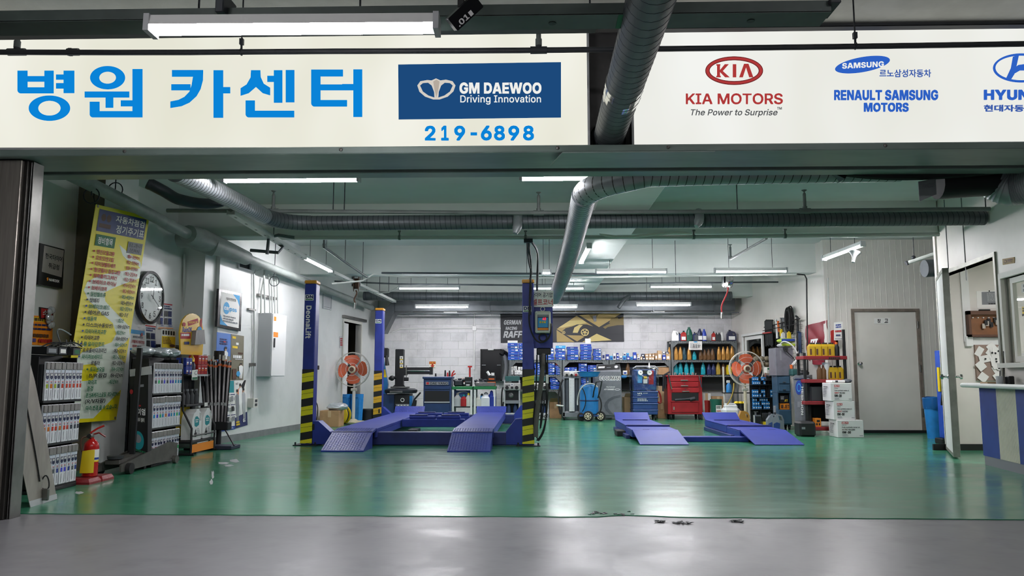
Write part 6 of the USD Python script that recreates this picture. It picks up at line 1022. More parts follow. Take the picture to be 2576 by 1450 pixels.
# covered blue machine
t = Thing('coolant_machine', 'blue refrigerant machine under a clear plastic cover with two gauges', 'service machine'); Y = 17.25; S4 = lambda v0, v1, g=0: fb(1593 - g, v0, 1655 + g, v1, Y, .5)
for v0, v1 in ((985, 999), (999, 1015), (1015, 1031), (1031, 1044)): a = S4(v0, v1); t.part('body_tier', G().box(a[0], a[1], Y, Y + .5, a[4], a[5] - .012, .015), M['tool_blue'], smooth=False); t.part('tier_ledge', G().box(a[0] - .008, a[1] + .008, Y - .015, Y + .5, a[5] - .03, a[5], .006), M['tool_blue'])
a = S4(930, 985, -3); t.part('upper_body', G().box(a[0], a[1], Y + .06, Y + .45, a[4], a[5], .03), M['tool_blue'], smooth=False); pr = fp(Y + .06, 1596, 930, 1652, 985); pr.rect(M['ink_sky'], .14, .05, .34, .62, 'panel'); pr.rect(M['ink_red'], .64, .05, .86, .68, 'panel'); pr.rect(M['dark_grey'], .38, .28, .6, .68, 'panel'); pr.rect(M['ink_yellow'], .42, .32, .56, .42); pr.rect(M['paper'], .4, .45, .58, .64); pr.rect(M['black'], .36, .03, .62, .2)
pr.to(t)
for u in (1611, 1634): t.part('gauge', G().cyl(P(u, 938, Y + .06), P(u, 938, Y + .0), .055, 18), M['white']); t.part('gauge_needle', G().hull([P(u - 1, 938, Y - .002), P(u + 3, 935, Y - .002), P(u + 1, 939, Y - .002), P(u, 938, Y - .004)]), M['ink'])
m_ = trimesh.creation.box((a[1] - a[0] + .09, .5, a[5] - a[4] + .06)); m_ = m_.subdivide().subdivide().subdivide().subdivide(); v = m_.vertices; n = usdkit.meshkit.fbm(v * 9 + 5, 3, 2) - .5; n2 = usdkit.meshkit.fbm(v * 9 + 31, 3, 4) - .5
v = v + np.c_[n * .05, n2 * .05, n * .02]; v += ((a[0] + a[1]) / 2, Y + .25, (a[4] + a[5]) / 2 + .02); mat_cover = glass('clear_cover', (.93, .95, .97), .1, fac=.16); t.part('plastic_cover', G().add(v, m_.faces[m_.triangles_center[:, 2] > m_.bounds[0][2] + .01]), mat_cover, smooth=60)
t.part('funnel_tip', G().cyl(P(1633, 925, Y + .2), P(1633, 913, Y + .2), .025, 10, .01), M['white']); t.part('hand_rail', G().tube([P(1592, 928, Y + .3), P(1600, 922, Y + .3), P(1648, 922, Y + .3), P(1656, 930, Y + .3)], .014, 6), M['light_grey']); t.part('side_hose', G().tube(wob([P(1655, 985, Y), P(1662, 1000, Y), P(1660, 1015, Y), P(1655, 1012, Y)], 14), .02, 6), M['ext_dark'])
pr = fp(Y, 1593, 985, 1655, 1044); pr.text(M['ink_white'], 'Grit', .17, .02, .36, .13, 'B'); lines(pr, M['ink_white'], .4, .03, .6, .12, 2, .6, 3); lines(pr, M['ink_white'], .17, .3, .66, .45, 3, .6, 4); lines(pr, M['ink_white'], .17, .17, .36, .2, 1, .4, 2); pr.to(t)
a = S4(1031, 1044)
for x in (a[0] + .05, a[1] - .05): caster(t, x, Y + .06, .055); caster(t, x, Y + .42, .055)
t.done()
# red tool cart
t = Thing('tool_cart', 'red tool cart with three drawers and an open bay', 'tool cart'); Y = 17.35; a = fb(1681, 945, 1766, 1042, Y, .5); mat('cart_red', 'a8232a', r=.35, var=.3, vs=4.)
t.part('body', G().box(a[0], a[1], Y + .02, Y + .5, .12, a[5] - .01, .008), M['cart_red'], smooth=False); t.part('top_tray', G().box(a[0] - .03, a[1] + .03, Y - .01, Y + .52, a[5] - .03, a[5], .008), M['cart_red'], smooth=False)
for u0, u1, v0, v1 in ((1686, 1757, 948, 960), (1687, 1757, 962, 974), (1691, 1759, 977, 988)): i = t.part('drawer', G().box(*fb(u0, v0, u1, v1, Y, .04), .006), M['cart_red'], smooth=False); t.part('handle', G().cyl(P((u0 + u1) / 2 - 9, v1 - 2.5, Y - .015), P((u0 + u1) / 2 + 9, v1 - 2.5, Y - .015), .012, 6), M['steel_dull'], under=i); t.part('lock', G().cyl(P((u0 + u1) / 2, v0 + 3.5, Y), P((u0 + u1) / 2, v0 + 3.5, Y - .01), .012, 8), M['chrome'], under=i)
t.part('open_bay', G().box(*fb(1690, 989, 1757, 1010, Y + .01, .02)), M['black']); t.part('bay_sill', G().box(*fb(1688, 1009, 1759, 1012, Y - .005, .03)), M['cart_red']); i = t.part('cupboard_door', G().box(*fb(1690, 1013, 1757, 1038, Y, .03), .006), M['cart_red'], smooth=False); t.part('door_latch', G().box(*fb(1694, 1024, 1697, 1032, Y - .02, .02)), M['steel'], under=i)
t.part('air_wrench', G().cyl(P(1697, 1007, Y), P(1740, 1004, Y), .03, 8).cyl(P(1735, 1006, Y), P(1748, 1003, Y), .045, 10), M['iron_dark'])
for u0, u1, v1 in ((1682, 1690, 980), (1758, 1765, 975)): t.part('chrome_bar', G().cyl(P(u0, 944, Y - .06), P(u1, v1, Y - .06), .014, 8), M['chrome'])
for x in (a[0] + .07, a[1] - .07): caster(t, x, Y + .07, .06); caster(t, x, Y + .43, .06)
t.done()
for k in range(12): u = 1692 + 5.4 * k; solo('socket_wrench', G().cyl((P(u, 944, 17.5)[0], 17.5 + .04 * (k % 3), a[5]), P(u + (1.5 if k % 2 else -1), 940 - (k * 7 % 4), 17.5) + (0, .04 * (k % 3), 0), .011, 6), M['steel'], f'steel wrench standing in the top tray of the red cart, {ORD[k]} from the covered machine', 'wrench', 'wrenches in the red cart tray')
for k, (u, v0, v1) in enumerate(((1669, 945, 985), (1674, 942, 978), (1678, 940, 968))): solo('hanging_tool', G().tube([P(u + 7, v0 - 4, 17.5), P(u, v0, 17.45), P(u - 1, v1, 17.45)], .02, 6), M['iron_dark'], f'dark tool hanging on the side of the red cart, {ORD[k]} from its outside', 'tool')
# racing banner on the back wall ---------------------------------------------------------
mat('banner_black', '24252b', r=.5); mat('gold_a', 'b0975a', r=.5); mat('gold_b', 'd6c27c', r=.5); mat('gold_c', '7c6a38', r=.5)
def race(pr):
    k = pr.poly; T_ = lambda s, *a, **w: pr.text(M['light_grey'], s, *a, **w)
    T_('GERMAN', .027, .22, .17, .38, f='B', slant=12); T_('RACING', .04, .45, .135, .56, f='B', slant=12); T_('RAFF', .02, .6, .18, .83, f='B', slant=14, bold=1)
    k(M['gold_a'], [(.455, .55), (.62, .1), (.78, .55), (.62, .98)], 'picture'); k(M['gold_b'], [(.47, .5), (.56, .27), (.67, .25), (.7, .35), (.5, .5)], 'picture'); k(M['gold_a'], [(.64, .08), (1, .0), (.8, .5)], 'picture'); k(M['gold_c'], [(.72, .07), (.8, .05), (.76, .3)], 'picture'); k(M['gold_a'], [(.455, .58), (.455, .99), (.6, 1)], 'picture'); k(M['gold_b'], [(.66, 1), (.78, .72), (.9, .95)], 'picture'); k(M['gold_c'], [(.83, .5), (1, .15), (1, .55), (.85, .56)], 'picture')
    k(M['banner_black'], [(.5, .62), (.53, .52), (.58, .47), (.62, .4), (.7, .4), (.75, .47), (.8, .52), (.81, .62), (.78, .72), (.66, .78), (.54, .76), (.5, .7)], 'picture'); k(M['gold_b'], [(.585, .68), (.6, .5), (.64, .41), (.67, .42), (.645, .52), (.625, .69)], 'picture')
    for cx, r_ in ((.684, .033), (.512, .014)): pr.ell(M['ink'], cx, .67, r_ * 1.15, r_ * 4.4, 'picture'); pr.ell(M['gold_b'], cx, .67, r_, r_ * 3.8, 'picture'); pr.ell(M['banner_black'], cx, .67, r_ * .75, r_ * 2.8, 'picture'); [pr.geom(M['gold_b'], affinity.scale(affinity.rotate(sbox(cx - r_ * .12, .67, cx + r_ * .12, .67 + r_ * .8), 72 * q, origin=(cx, .67)), 1, 3.7, origin=(cx, .67)), 'picture') for q in range(5)]
    k(M['banner_black'], [(.83, .62), (.87, .5), (.95, .44), (1, .44), (1, .75), (.86, .72)], 'picture'); k(M['gold_c'], [(.88, .36), (.9, .2), (.95, .17), (.97, .28), (.92, .4)], 'picture'); k(M['ink_grey'], [(.75, .12), (.78, .1), (.78, .3), (.76, .32)], 'picture')
card('racing_banner', 'long black and gold racing banner with car pictures on the block wall', 'banner', front(18.79), [(1259, 790), (1568, 786), (1570, 860), (1260, 863)], M['banner_black'], race, th=.004, base='cloth')
# slotted-angle shelving --------------------------------------------------------------------
mat('angle_grey', '6f7576', r=.5, metal=.3, var=.3)
SY, SD = 18.2, .5; ZS = [P(1400, 906, SY)[2], P(1400, 943, SY)[2], P(1400, 980, SY)[2]]; ZTOP = P(1700, 858, SY)[2]
def shelf_unit(u0, u1, zs, top, lab, posts=(1, 1)):
    t = Thing('shelf_unit', lab, 'shelf unit'); x0, x1 = P(u0, 930, SY)[0], P(u1, 930, SY)[0]
    for k, x in enumerate((x0, x1 - .045)):
        for y in (SY - .01, SY + SD - .035): t.part('post', G().box(x, x + .045, y, y + .004, 0, top).box(x + (0 if k == 0 else .041), x + (.004 if k == 0 else .045), y, y + .045, 0, top), M['angle_grey'], smooth=False)
    for z in zs:
        i = t.part('shelf', G().box(x0, x1, SY, SY + SD, z - .008, z).box(x0, x1, SY, SY + .004, z - .055, z), M['angle_grey'], smooth=False); g = G(); n = int((x1 - x0) / .05)
        for q in range(n): g.box(x0 + .05 * q + .012, x0 + .05 * q + .04, SY - .0012, SY, z - .04 if q % 2 else z - .028, z - .03 if q % 2 else z - .016)
        t.part('slot', g, M['black'], under=i, smooth=False, kind='stuff')
        for x, s in ((x0 + .045, 1), (x1 - .045, -1)): t.part('corner_brace', G().prism(Polygon([(x, z - .055), (x + s * .12, z - .055), (x, z - .17)]), front(SY + .002), -.003, 0), M['angle_grey'], smooth=False)
    t.part('back_panel', G().box(x0 + .05, x1 - .05, SY + SD - .006, SY + SD, .62, zs[0] - .06), M['dark_grey']); t.done()
shelf_unit(1281, 1414, ZS, ZS[0], 'grey slotted shelf unit of filter boxes behind the front lift post'); shelf_unit(1415, 1532, ZS, ZS[0], 'grey slotted shelf unit of filter boxes behind the oil drainer'); shelf_unit(1533, 1688, ZS[:2], ZS[0], 'grey slotted shelf unit with small cartons behind the covered machine'); shelf_unit(1689, 1856, [ZTOP] + ZS[:2], ZTOP, 'tall grey slotted shelf unit of oil bottles')
mat('box_blue', '2544ae', r=.4); mat('box_blue2', '1f3790', r=.4)
bl = {}
def filt(key, w, loc, lab, grp, h):
    base, sticker = key
    if key not in bl:
        t = Thing('filter_box', lab, 'box', grp); t.part('carton', G().box(0, 1., 0, .22, 0, 1., 0), M[base], smooth=False); pr = Print(front(0), [(0, 1), (1, 1), (1, 0), (0, 0)], .002, px=False); pr.rect(M['ink_white'], .32, .32, .48, .5, 'lettering'); pr.rect(M['ink_white'], .5, .36, .62, .52, 'lettering')
        if sticker: pr.rect(M['paper'], .7, .2, .95, .75, 'sticker')
        pr.rect(M['ink_sky'], .0, .86, 1, .97, 'edge_print'); pr.to(t); UsdGeom.Xform(stage.GetPrimAtPath(t.done(loc).path)).AddScaleOp().Set(Gf.Vec3f(w, 1, h)); bl[key] = t
    else: bl[key].copy(loc, 0, lab, grp, (w, 1, h))
rg = np.random.default_rng(21)
stacks = [(1277, 1303, 0, 7, 7.0, 'tall stack beside the black case'), (1304, 1316, 0, 6, 7.0, 'stack just before the front lift post'), (1372, 1394, 0, 4, 7.4, 'stack under the motor of the control cabinet'), (1398, 1423, 0, 5, 7.2, 'stack past the control cabinet, top shelf'), (1427, 1456, 0, 5, 6.6, 'wide stack above the glass-tube unit'), (1461, 1489, 0, 6, 6.6, 'stack below the small white box'), (1493, 1513, 0, 5, 5.6, 'last low stack before the small cartons'),
          (1345, 1372, 1, 6, 5.6, 'middle shelf stack behind the black hoses'), (1378, 1396, 1, 5, 6, 'middle shelf stack beside the red box'), (1397, 1412, 1, 5, 5.6, 'middle shelf stack topped by the red box'), (1416, 1432, 1, 3, 6, 'low middle shelf stack past the red box'), (1433, 1453, 1, 4, 4.6, 'flat middle shelf stack above the catch bowl'), (1456, 1477, 1, 4, 7, 'tall middle shelf stack behind the catch bowl'), (1479, 1501, 1, 4, 6, 'middle shelf stack beside the grey console'), (1506, 1522, 1, 4, 6, 'middle shelf stack at the unit end'), (1384, 1406, 2, 6, 6, 'bottom shelf stack beside the glass-tube unit'), (1462, 1482, 2, 6, 5.4, 'bottom shelf stack behind the oil drainer')]
for u0, u1, lv, n, dv, nm in stacks:
    z = ZS[lv]; w = (u1 - u0) / F * SY; h = dv / F * SY
    for k in range(n):
        red = nm.startswith('middle shelf stack topped') and k == n - 1; white = (nm.startswith('tall stack beside') and k == n - 1); sky = nm.startswith('stack past') and k == n - 1
        x = P(u0, 920, SY)[0] + rg.uniform(-.008, .012); key = ('red' if red else 'paper' if white else 'ink_sky' if sky else 'box_blue' if (k + u0) % 3 else 'box_blue2', bool(rg.random() < .45)) if not white else ('paper', False)
        c = {'red': 'red', 'paper': 'white', 'ink_sky': 'pale blue'}.get(key[0], 'blue'); filt(key, w * rg.uniform(.93, 1.), (x, SY + .03 + rg.uniform(0, .03), z + k * h), f'{c} filter box, {ORD[k]} up in the {nm}', 'filter boxes on the slotted shelves', h - .0015)
def sbox_(u0, v0, u1, v1, z, m, lab, dy=.04, pm=None):
    w = (u1 - u0) / F * SY; h = (v1 - v0) / F * SY; x = P(u0, 920, SY)[0]; t = Thing('small_carton', lab, 'box', None); t.part('carton', G().box(x, x + w, SY + dy, SY + dy + .12, z, z + h, .003), M[m], smooth=False)
    pr = Print(front(SY + dy), [(x, z + h), (x + w, z + h), (x + w, z), (x, z)], .002, px=False); pr.rect(M[pm or 'paper'], .15, .4, .8, .8, 'label'); pr.to(t); t.done(); return z + h
sbox_(1473, 852, 1487, 866, ZS[0] + 6 * 6.6 / F * SY, 'white', 'small white box standing on top of a blue filter box stack')
small = [(1515, 880, 1523, 900, 'light_grey'), (1525, 886, 1533, 900, 'blue'), (1535, 890, 1542, 900, 'ink_sky'), (1543, 884, 1550, 900, 'white'), (1552, 892, 1558, 900, 'box_blue'), (1552, 882, 1557, 891, 'box_blue2'), (1560, 891, 1566, 900, 'white'), (1568, 890, 1576, 900, 'ink_sky'), (1569, 881, 1576, 889, 'white'), (1578, 891, 1585, 900, 'box_blue'), (1577, 882, 1583, 890, 'ink_sky'), (1587, 892, 1593, 900, 'ink_sky'), (1594, 881, 1602, 900, 'box_blue'), (1604, 892, 1611, 900, 'white'), (1604, 884, 1608, 891, 'kraft_pale'), (1612, 892, 1617, 900, 'kraft_pale'), (1618, 892, 1624, 900, 'pack_navy'), (1615, 884, 1622, 891, 'pack_navy'), (1625, 892, 1632, 900, 'kraft_pale'), (1624, 884, 1633, 891, 'kraft'), (1633, 892, 1641, 900, 'kraft_pale'), (1634, 883, 1640, 891, 'kraft_pale'), (1640, 892, 1647, 900, 'kraft_pale'), (1642, 883, 1648, 891, 'kraft'), (1649, 883, 1655, 900, 'kraft'), (1656, 877, 1666, 900, 'kraft_pale'), (1668, 888, 1676, 900, 'box_blue'), (1669, 879, 1674, 887, 'paper'), (1677, 885, 1687, 900, 'kraft_pale'), (1676, 879, 1684, 884, 'pack_navy')]
CN = dict(light_grey='grey', blue='blue', ink_sky='sky blue', white='white', box_blue='royal blue', box_blue2='deep blue', kraft_pale='pale brown', pack_navy='navy', kraft='brown', paper='white'); zz_ = {}; cnt = {}
for u0, v0, u1, v1, m in small:
    up = v1 < 899; z = ZS[0] + (((900 - v1) / F * SY) if up else 0); cnt[m] = cnt.get(m, 0) + 1; zz_ = min((b for b in small if b[3] >= 899 and b[0] <= (u0 + u1) / 2 <= b[2] + 2), key=lambda b: abs(b[0] - u0), default=None)
    if up: z = ZS[0] + ((zz_[3] - zz_[1]) / F * SY if zz_ else 0)
    row = sorted(q[0] for q in small if (q[3] < 899) == up); sbox_(u0, v0, u1, v1, z, m, f'{CN[m]} carton, {ORD[row.index(u0)]} along the {"upper" if up else "lower"} row of small cartons past the blue stacks', .04, 'ink_navy' if m in ('white', 'paper', 'light_grey') else 'ink_blue' if m == 'ink_sky' else 'paper')
for k, (u, v0, v1) in enumerate(((1283, 922, 932), (1292, 920, 931), (1283, 930, 940), (1294, 928, 940), (1302, 930, 940), (1303, 920, 929), (1309, 921, 930), (1310, 931, 940))): sbox_(u, v0, u + 8, v1, ZS[1] + (0 if v1 > 938 else 10.2 / F * SY), 'white', f'little white carton, {ORD[k]} of the heap on the middle shelf beside the hose', .05 + .0 * k, 'light_grey')
# oil bottles ---------------------------------------------------------------------------------
bt = {}
def bottle(m, kind, u, z, h, w, lab, Y=None, grp='oil bottles on the shelf unit'):
    Y = Y or SY + .14; x = P(u, 900, Y)[0]; loc = (x, Y, z); key = (m, kind)
    if key in bt: return bt[key].copy(loc, 0, lab, grp, (w, w, h))
    t = Thing('oil_bottle', lab, 'bottle', grp); el_ = lambda rx, ry, zz: np.array([(rx * math.cos(a), ry * math.sin(a), zz) for a in np.linspace(0, 2 * math.pi, 18, False)])
    if kind == 'tall': t.part('bottle', G().ring([el_(.48, .35, 0), el_(.5, .36, .02), el_(.5, .36, .46), el_(.46, .33, .58), el_(.33, .26, .8), el_(.21, .2, .88), el_(.21, .2, .89)]), M[m]); t.part('cap', G().ring([el_(.19, .19, .87), el_(.19, .19, .98), el_(.16, .16, 1.)]), M[m])
    elif kind == 'jug':
        pf_ = Polygon([(-.5, 0), (.5, 0), (.5, .62), (.36, .8), (.06, .88), (-.02, .9), (-.3, .9), (-.36, .8), (-.5, .6)]).buffer(-.05).buffer(.05).difference(Polygon([(.2, .5), (.36, .5), (.34, .66), (.12, .76), (.1, .7)])); t.part('bottle', G().prism(pf_, Plane((0, -.3, 0), (1, 0, 0)), -.6, 0), M[m], smooth=False); t.part('cap', G().cyl((-.16, 0, .88), (-.16, 0, 1.), .13, 12), M['ink'] if m != 'white' else M['light_grey'])
    else: t.part('bottle', G().hull([(x_, y_, z_) for x_, y_, z_, in [(a * .5, b * .34, c) for a in (-1, 1) for b in (-1, 1) for c in (0, .68)] + [(a * .2 + .1, b * .2, .86) for a in (-1, 1) for b in (-1, 1)]]), M[m], smooth=False); t.part('cap', G().cyl((.1, 0, .85), (.1, 0, 1.), .17, 12), M['ink'])
    t.part('label', G().box(-.36, .36, -.365 if kind != 'jug' else -.31, -.36 if kind != 'jug' else -.302, .1, .42), M['ink_white' if m in ('red', 'pack_navy', 'blue', 'box_blue') else m]); UsdGeom.Xform(stage.GetPrimAtPath(t.done(loc).path)).AddScaleOp().Set(Gf.Vec3f(w, w, h)); bt[key] = t
mat('oil_gold', 'c48f45', r=.3, metal=.25); mat('oil_bronze', '6a4a2a', r=.35); mat('oil_teal', '1aa0b0', r=.35); mat('oil_yellow', 'b89a3c', r=.35); mat('oil_green', '1c5a4a', r=.35); mat('oil_navy', '24305e', r=.35); mat('oil_dark', '1d4450', r=.4)
sc = SY / F
for k, (u, m, v0, kind, w) in enumerate(((1699, 'white', 828, 'jug', 17), (1709, 'oil_navy', 836, 'can', 11), (1720, 'red', 831, 'can', 14), (1735, 'oil_green', 822, 'tall', 17), (1748, 'oil_navy', 834, 'can', 8), (1752, 'slate', 836, 'can', 9), (1762, 'pack_navy', 826, 'tall', 14), (1773, 'box_blue', 827, 'tall', 12), (1796, 'red', 833, 'can', 9), (1803, 'dark_grey', 836, 'can', 8), (1810, 'dark_grey', 836, 'can', 9), (1818, 'white', 834, 'tall', 7), (1841, 'pack_navy', 829, 'jug', 22))): bottle(m, kind, u, ZTOP, (857 - v0) * sc, w * sc, f'{dict(white="white", oil_navy="navy", red="red", oil_green="dark green", slate="grey", pack_navy="dark blue", box_blue="bright blue", dark_grey="charcoal")[m]} container, {ORD[k]} along the top board of the bottle shelf')
for k, (u, m, v0) in enumerate(((1701, 'oil_gold', 868), (1712, 'oil_gold', 868), (1722, 'oil_dark', 870), (1734, 'oil_gold', 869), (1747, 'oil_teal', 880), (1763, 'oil_bronze', 876), (1773, 'oil_bronze', 875), (1783, 'oil_bronze', 874), (1793, 'oil_bronze', 873), (1809, 'oil_gold', 868), (1820, 'oil_gold', 868), (1831, 'oil_gold', 867), (1842, 'oil_gold', 866))): bottle(m, 'tall', u, ZS[0], (901 - v0) * sc, 10.4 * sc, f'{dict(oil_gold="gold", oil_dark="dark teal", oil_teal="turquoise", oil_bronze="dim bronze")[m]} oil bottle, {ORD[k]} along the middle board of the bottle shelf')
for k, (u, m, v0) in enumerate(((1699, 'oil_teal', 911), (1711, 'oil_teal', 910), (1726, 'oil_teal', 910), (1740, 'oil_teal', 910), (1768, 'oil_teal', 911), (1783, 'oil_navy', 914), (1794, 'oil_navy', 914), (1806, 'oil_yellow', 910), (1819, 'oil_bronze', 914))): bottle(m, 'tall', u, ZS[1], (941 - v0) * sc, 11.5 * sc, f'{dict(oil_teal="turquoise", oil_navy="navy", oil_yellow="dull yellow", oil_bronze="dim bronze")[m]} oil bottle, {ORD[k]} along the bottom board of the bottle shelf')
bottle('yellow', 'jug', 1832, ZS[1], 27 * sc, 13 * sc, 'yellow oil jug at the fan end of the bottom bottle board'); bottle('oil_gold', 'tall', 1684, ZS[0], 32 * sc, 8 * sc, 'gold oil bottle just outside the post of the bottle shelf', SY + .1)
bottle('oil_bronze', 'tall', 1579, ZS[1], 30 * sc, 11 * sc, 'bronze bottle in shade behind the grey cabinet machine'); sbox_(1568, 933, 1578, 943, ZS[1], 'paper', 'white and blue carton in shade beside the bronze bottle', .04, 'ink_blue'); solo('blue_pouch', blob((P(1569, 946, 18.2)[0], 18.16, ZS[1] - .05), (.07, .03, .04), 5, 2), M['bright_blue'], 'blue rag tucked on the shelf edge beside the grey cabinet', 'rag')
t = Thing('wire_crate', 'open brown crate with a pale rim on the middle shelf', 'crate'); a = fb(1652, 926, 1686, 941, SY + .05, .3); a[4:] = [ZS[1], ZS[1] + .17]; t.part('crate', G().box(*a, .004), M['kraft'], smooth=False); t.part('rim', G().tube([(a[0], a[2], a[4]), (a[0], a[2], a[5] + .01), (a[1], a[2], a[5] + .03), (a[1], a[2], a[4])], .012, 6), M['pvc']); t.done()
card('price_list', 'white printed price list hanging on the edge of the bottle shelf', 'notice', front(SY - .02), [(1733, 859), (1766, 859), (1766, 881), (1732, 881)], M['paper'], lambda pr: (pr.ell(M['ink_sky'], .5, .08, .16, .07), lines(pr, M['ink_grey'], .1, .2, .9, .85, 6, .55, 5), [lines(pr, M['ink'], .32 + .18 * k, .35, .42 + .18 * k, .8, 6, .4, k) for k in range(3)]), th=.002)
# fans, bins, boxes -----------------------------------------------------------------------------
def fan(u, v, ub, vb, Y, lab, pole_m, spin, base=True):
    c = P(u, v, Y); R_ = 42.5 / F * Y; t = Thing('pedestal_fan', lab, 'fan'); r_ = .006
    for rr, dy, q in ((R_, 0, .008), (R_, .05, .006), (R_ * .97, -.04, .004), (R_ * .66, -.06, .003), (R_ * .36, -.065, .004)): t.part('guard_ring', G().tube(arc(c + (0, dy, 0), rr, 0, 360, 41, (1, 0, 0), (0, 0, 1)), q, 5), M['off_white'])
    g = G()
    for k in range(72):
        a = k * 2 * math.pi / 72; e = np.array([math.cos(a), 0, math.sin(a)]); g.tube([c + e * R_ * .24 + (0, -.07, 0), c + e * R_ * .7 + (0, -.062, 0), c + e * R_ + (0, -.0, 0)], .0008, 3)
    t.part('guard_wire', g, M['grey'], smooth=False, kind='stuff'); g = G()
    for k in range(36):
        a = k * 2 * math.pi / 36; e = np.array([math.cos(a), 0, math.sin(a)]); g.tube([c + e * .06 + (0, .12, 0), c + e * R_ * .8 + (0, .1, 0), c + e * R_ + (0, .05, 0)], .001, 3)
    t.part('rear_guard_wire', g, M['grey'], smooth=False, kind='stuff')
    for k in range(4):
        a0 = spin + k * math.pi / 2; v_, f_ = [], []; nr, na = 8, 7
        for i in range(nr):
            for j in range(na):
                s = i / (nr - 1); rr = R_ * (.14 + .72 * s); wd = .22 + .82 * math.sin(math.pi * min(s * .62 + .08, 1)) ** 1.1; wd *= 1.22 * (1 - max(0, s - .85) * 2.); a = a0 + (j / (na - 1) - .5) * wd * 1.05 + .18 * s; v_.append(c + (rr * math.cos(a), .035 - .08 * (j / (na - 1)) , rr * math.sin(a)))
        f_ = [(i * na + j, i * na + j + 1, (i + 1) * na + j + 1, (i + 1) * na + j) for i in range(nr - 1) for j in range(na - 1)]; v2 = [p + (0, .006, 0) for p in v_]; n = len(v_); t.part('blade', G().add(v_ + v2, f_ + [tuple(x + n for x in q[::-1]) for q in f_]), M['fan_orange'], smooth=True)
    t.part('rotor', G().cyl(c + (0, -.02, 0), c + (0, .05, 0), R_ * .24, 20), M['fan_orange']); i = t.part('badge', G().lathe([(.001, .0), (.05, .0), (.075, .02), (.075, .03)], 24, c + (0, -.085, 0), (0, 1, 0)), M['cream']); t.part('badge_ring', G().lathe([(.03, -.003), (.045, -.003), (.045, 0), (.03, 0)], 20, c + (0, -.086, 0), (0, 1, 0)), M['ink_brown'], under=i)
    for k in range(16): a = k * math.pi / 8; t.part('badge_mark', G().hull([c + (q * math.cos(a + b), y, q * math.sin(a + b)) for q, y in ((.046, -.0865), (.062, -.078)) for b in (-.05, .05)] + [c + (.054 * math.cos(a), -.07, .054 * math.sin(a))]), M['ink_brown'], under=i)
    t.part('motor', G().lathe([(.02, .08), (.09, .1), (.1, .2), (.06, .3), (.02, .31)], 18, c, (0, 1, 0)), M['light_grey']); b = PF(ub, vb); pb = np.array([c[0] + (0), Y + .17, 0]); t.part('pole', G().cyl(pb, (c[0], Y + .17, c[2] * .62), .032, 12).cyl((c[0], Y + .17, c[2] * .6), (c[0], Y + .17, c[2] - .05), .022, 12), M[pole_m]); t.part('neck', G().hull([(c[0] + a, Y + .17 + d, c[2] - .12) for a in (-.03, .03) for d in (-.04, .04)] + [(c[0] + a, Y + .17 + d, c[2] + .02) for a in (-.04, .04) for d in (-.05, .05)]), M['light_grey']); t.part('clamp_knob', G().cyl((c[0] - .06, Y + .16, c[2] * .62), (c[0] + .06, Y + .16, c[2] * .62), .03, 10), M['off_white'])
    t.part('base', G().lathe([(.001, 0), (.24, 0), (.25, .02), (.24, .035), (.1, .05), (.045, .08), (.001, .08)], 28, (c[0], Y + .17, 0)), M['cream']); t.done()
fan(887, 930, 880, 1065, 16.0, 'pedestal fan with orange blades in front of two blue bins', 'white', 1.5); fan(1878, 928, 1880, 1062, 16.0, 'pedestal fan with orange blades in front of the bottle shelf end', 'cream', 1.45)
for k, (u0, u1, lab) in enumerate(((852, 884, 'blue plastic bin nearer the side door, behind the fan'), (882, 915, 'blue plastic bin nearer the rear lift post, behind the fan'))):
    t = Thing('plastic_bin', lab, 'bin'); Yb = 16.75; x0, x1 = P(u0, 1000, Yb)[0], P(u1, 1000, Yb)[0]; c = ((x0 + x1) / 2, Yb, 0); r = (x1 - x0) / 2 - .01; h = P(u0, 992, Yb)[2]; t.part('bucket', G().lathe([(.001, .012), (r * .78, .012), (r * .78, 0), (r * .86, 0), (r * .98, h - .09), (r * 1.02, h - .09), (r * 1.04, h), (r * .99, h), (r * .95, h - .08), (r * .8, .03), (.001, .03)], 24, c), M['bin_blue'])
    for a in np.linspace(0, 2 * math.pi, 12, False): t.part('rib', G().cyl((c[0] + r * .84 * math.cos(a), c[1] + r * .84 * math.sin(a), .03), (c[0] + r * .965 * math.cos(a), c[1] + r * .965 * math.sin(a), h - .1), .01, 5), M['bin_blue'])
    t.part('handle', G().box(c[0] - .06, c[0] + .06, c[1] - r * 1.12, c[1] - r, h - .07, h - .045, .01), M['bin_blue']); t.done()
a = kbox(804, 1034, 853, 1072, 14.85, .4, 'closed brown cardboard box with clear wrap on top beside the fan', z=0); solo('clear_wrap', blob((a[0] + .28, 15.05, a[5] + .07), (.2, .14, .08), 7, 3), M['bubble'], 'crumpled clear plastic wrap on the brown cardboard box', 'plastic wrap')
t = Thing('cord_reel', 'yellow cord reel standing behind the cardboard box', 'cord reel'); c = P(860, 1048, 15.7); c[2] = .19; t.part('reel', G().lathe([(.03, -.06), (.19, -.06), (.19, -.045), (.1, -.04), (.1, .04), (.19, .045), (.19, .06), (.03, .06)], 24, c, (.5, 1, 0)), M['yellow']); t.part('cord', G().lathe([(.1, -.035), (.16, -.03), (.16, .03), (.1, .035)], 20, c, (.5, 1, 0)), M['rubber']); t.done()
solo('fan_cable', G().tube(wob([PF(880, 1060) + (0, 0, .012), PF(868, 1068) + (0, 0, .012), PF(885, 1071) + (0, 0, .012), PF(905, 1065) + (0, 0, .012), PF(898, 1060) + (0, 0, .012)], 30), .01, 5), M['rubber'], 'black cord curling on the floor around the fan base by the bins', 'cord')
solo('power_cable', G().tube(wob([P(792, 1008, 14.8), P(798, 1020, 14.8), P(797, 1050, 14.8), P(794, 1066, 14.8)], 16), .01, 5), M['rubber'], 'black cord hanging down beside the striped front post', 'cord')
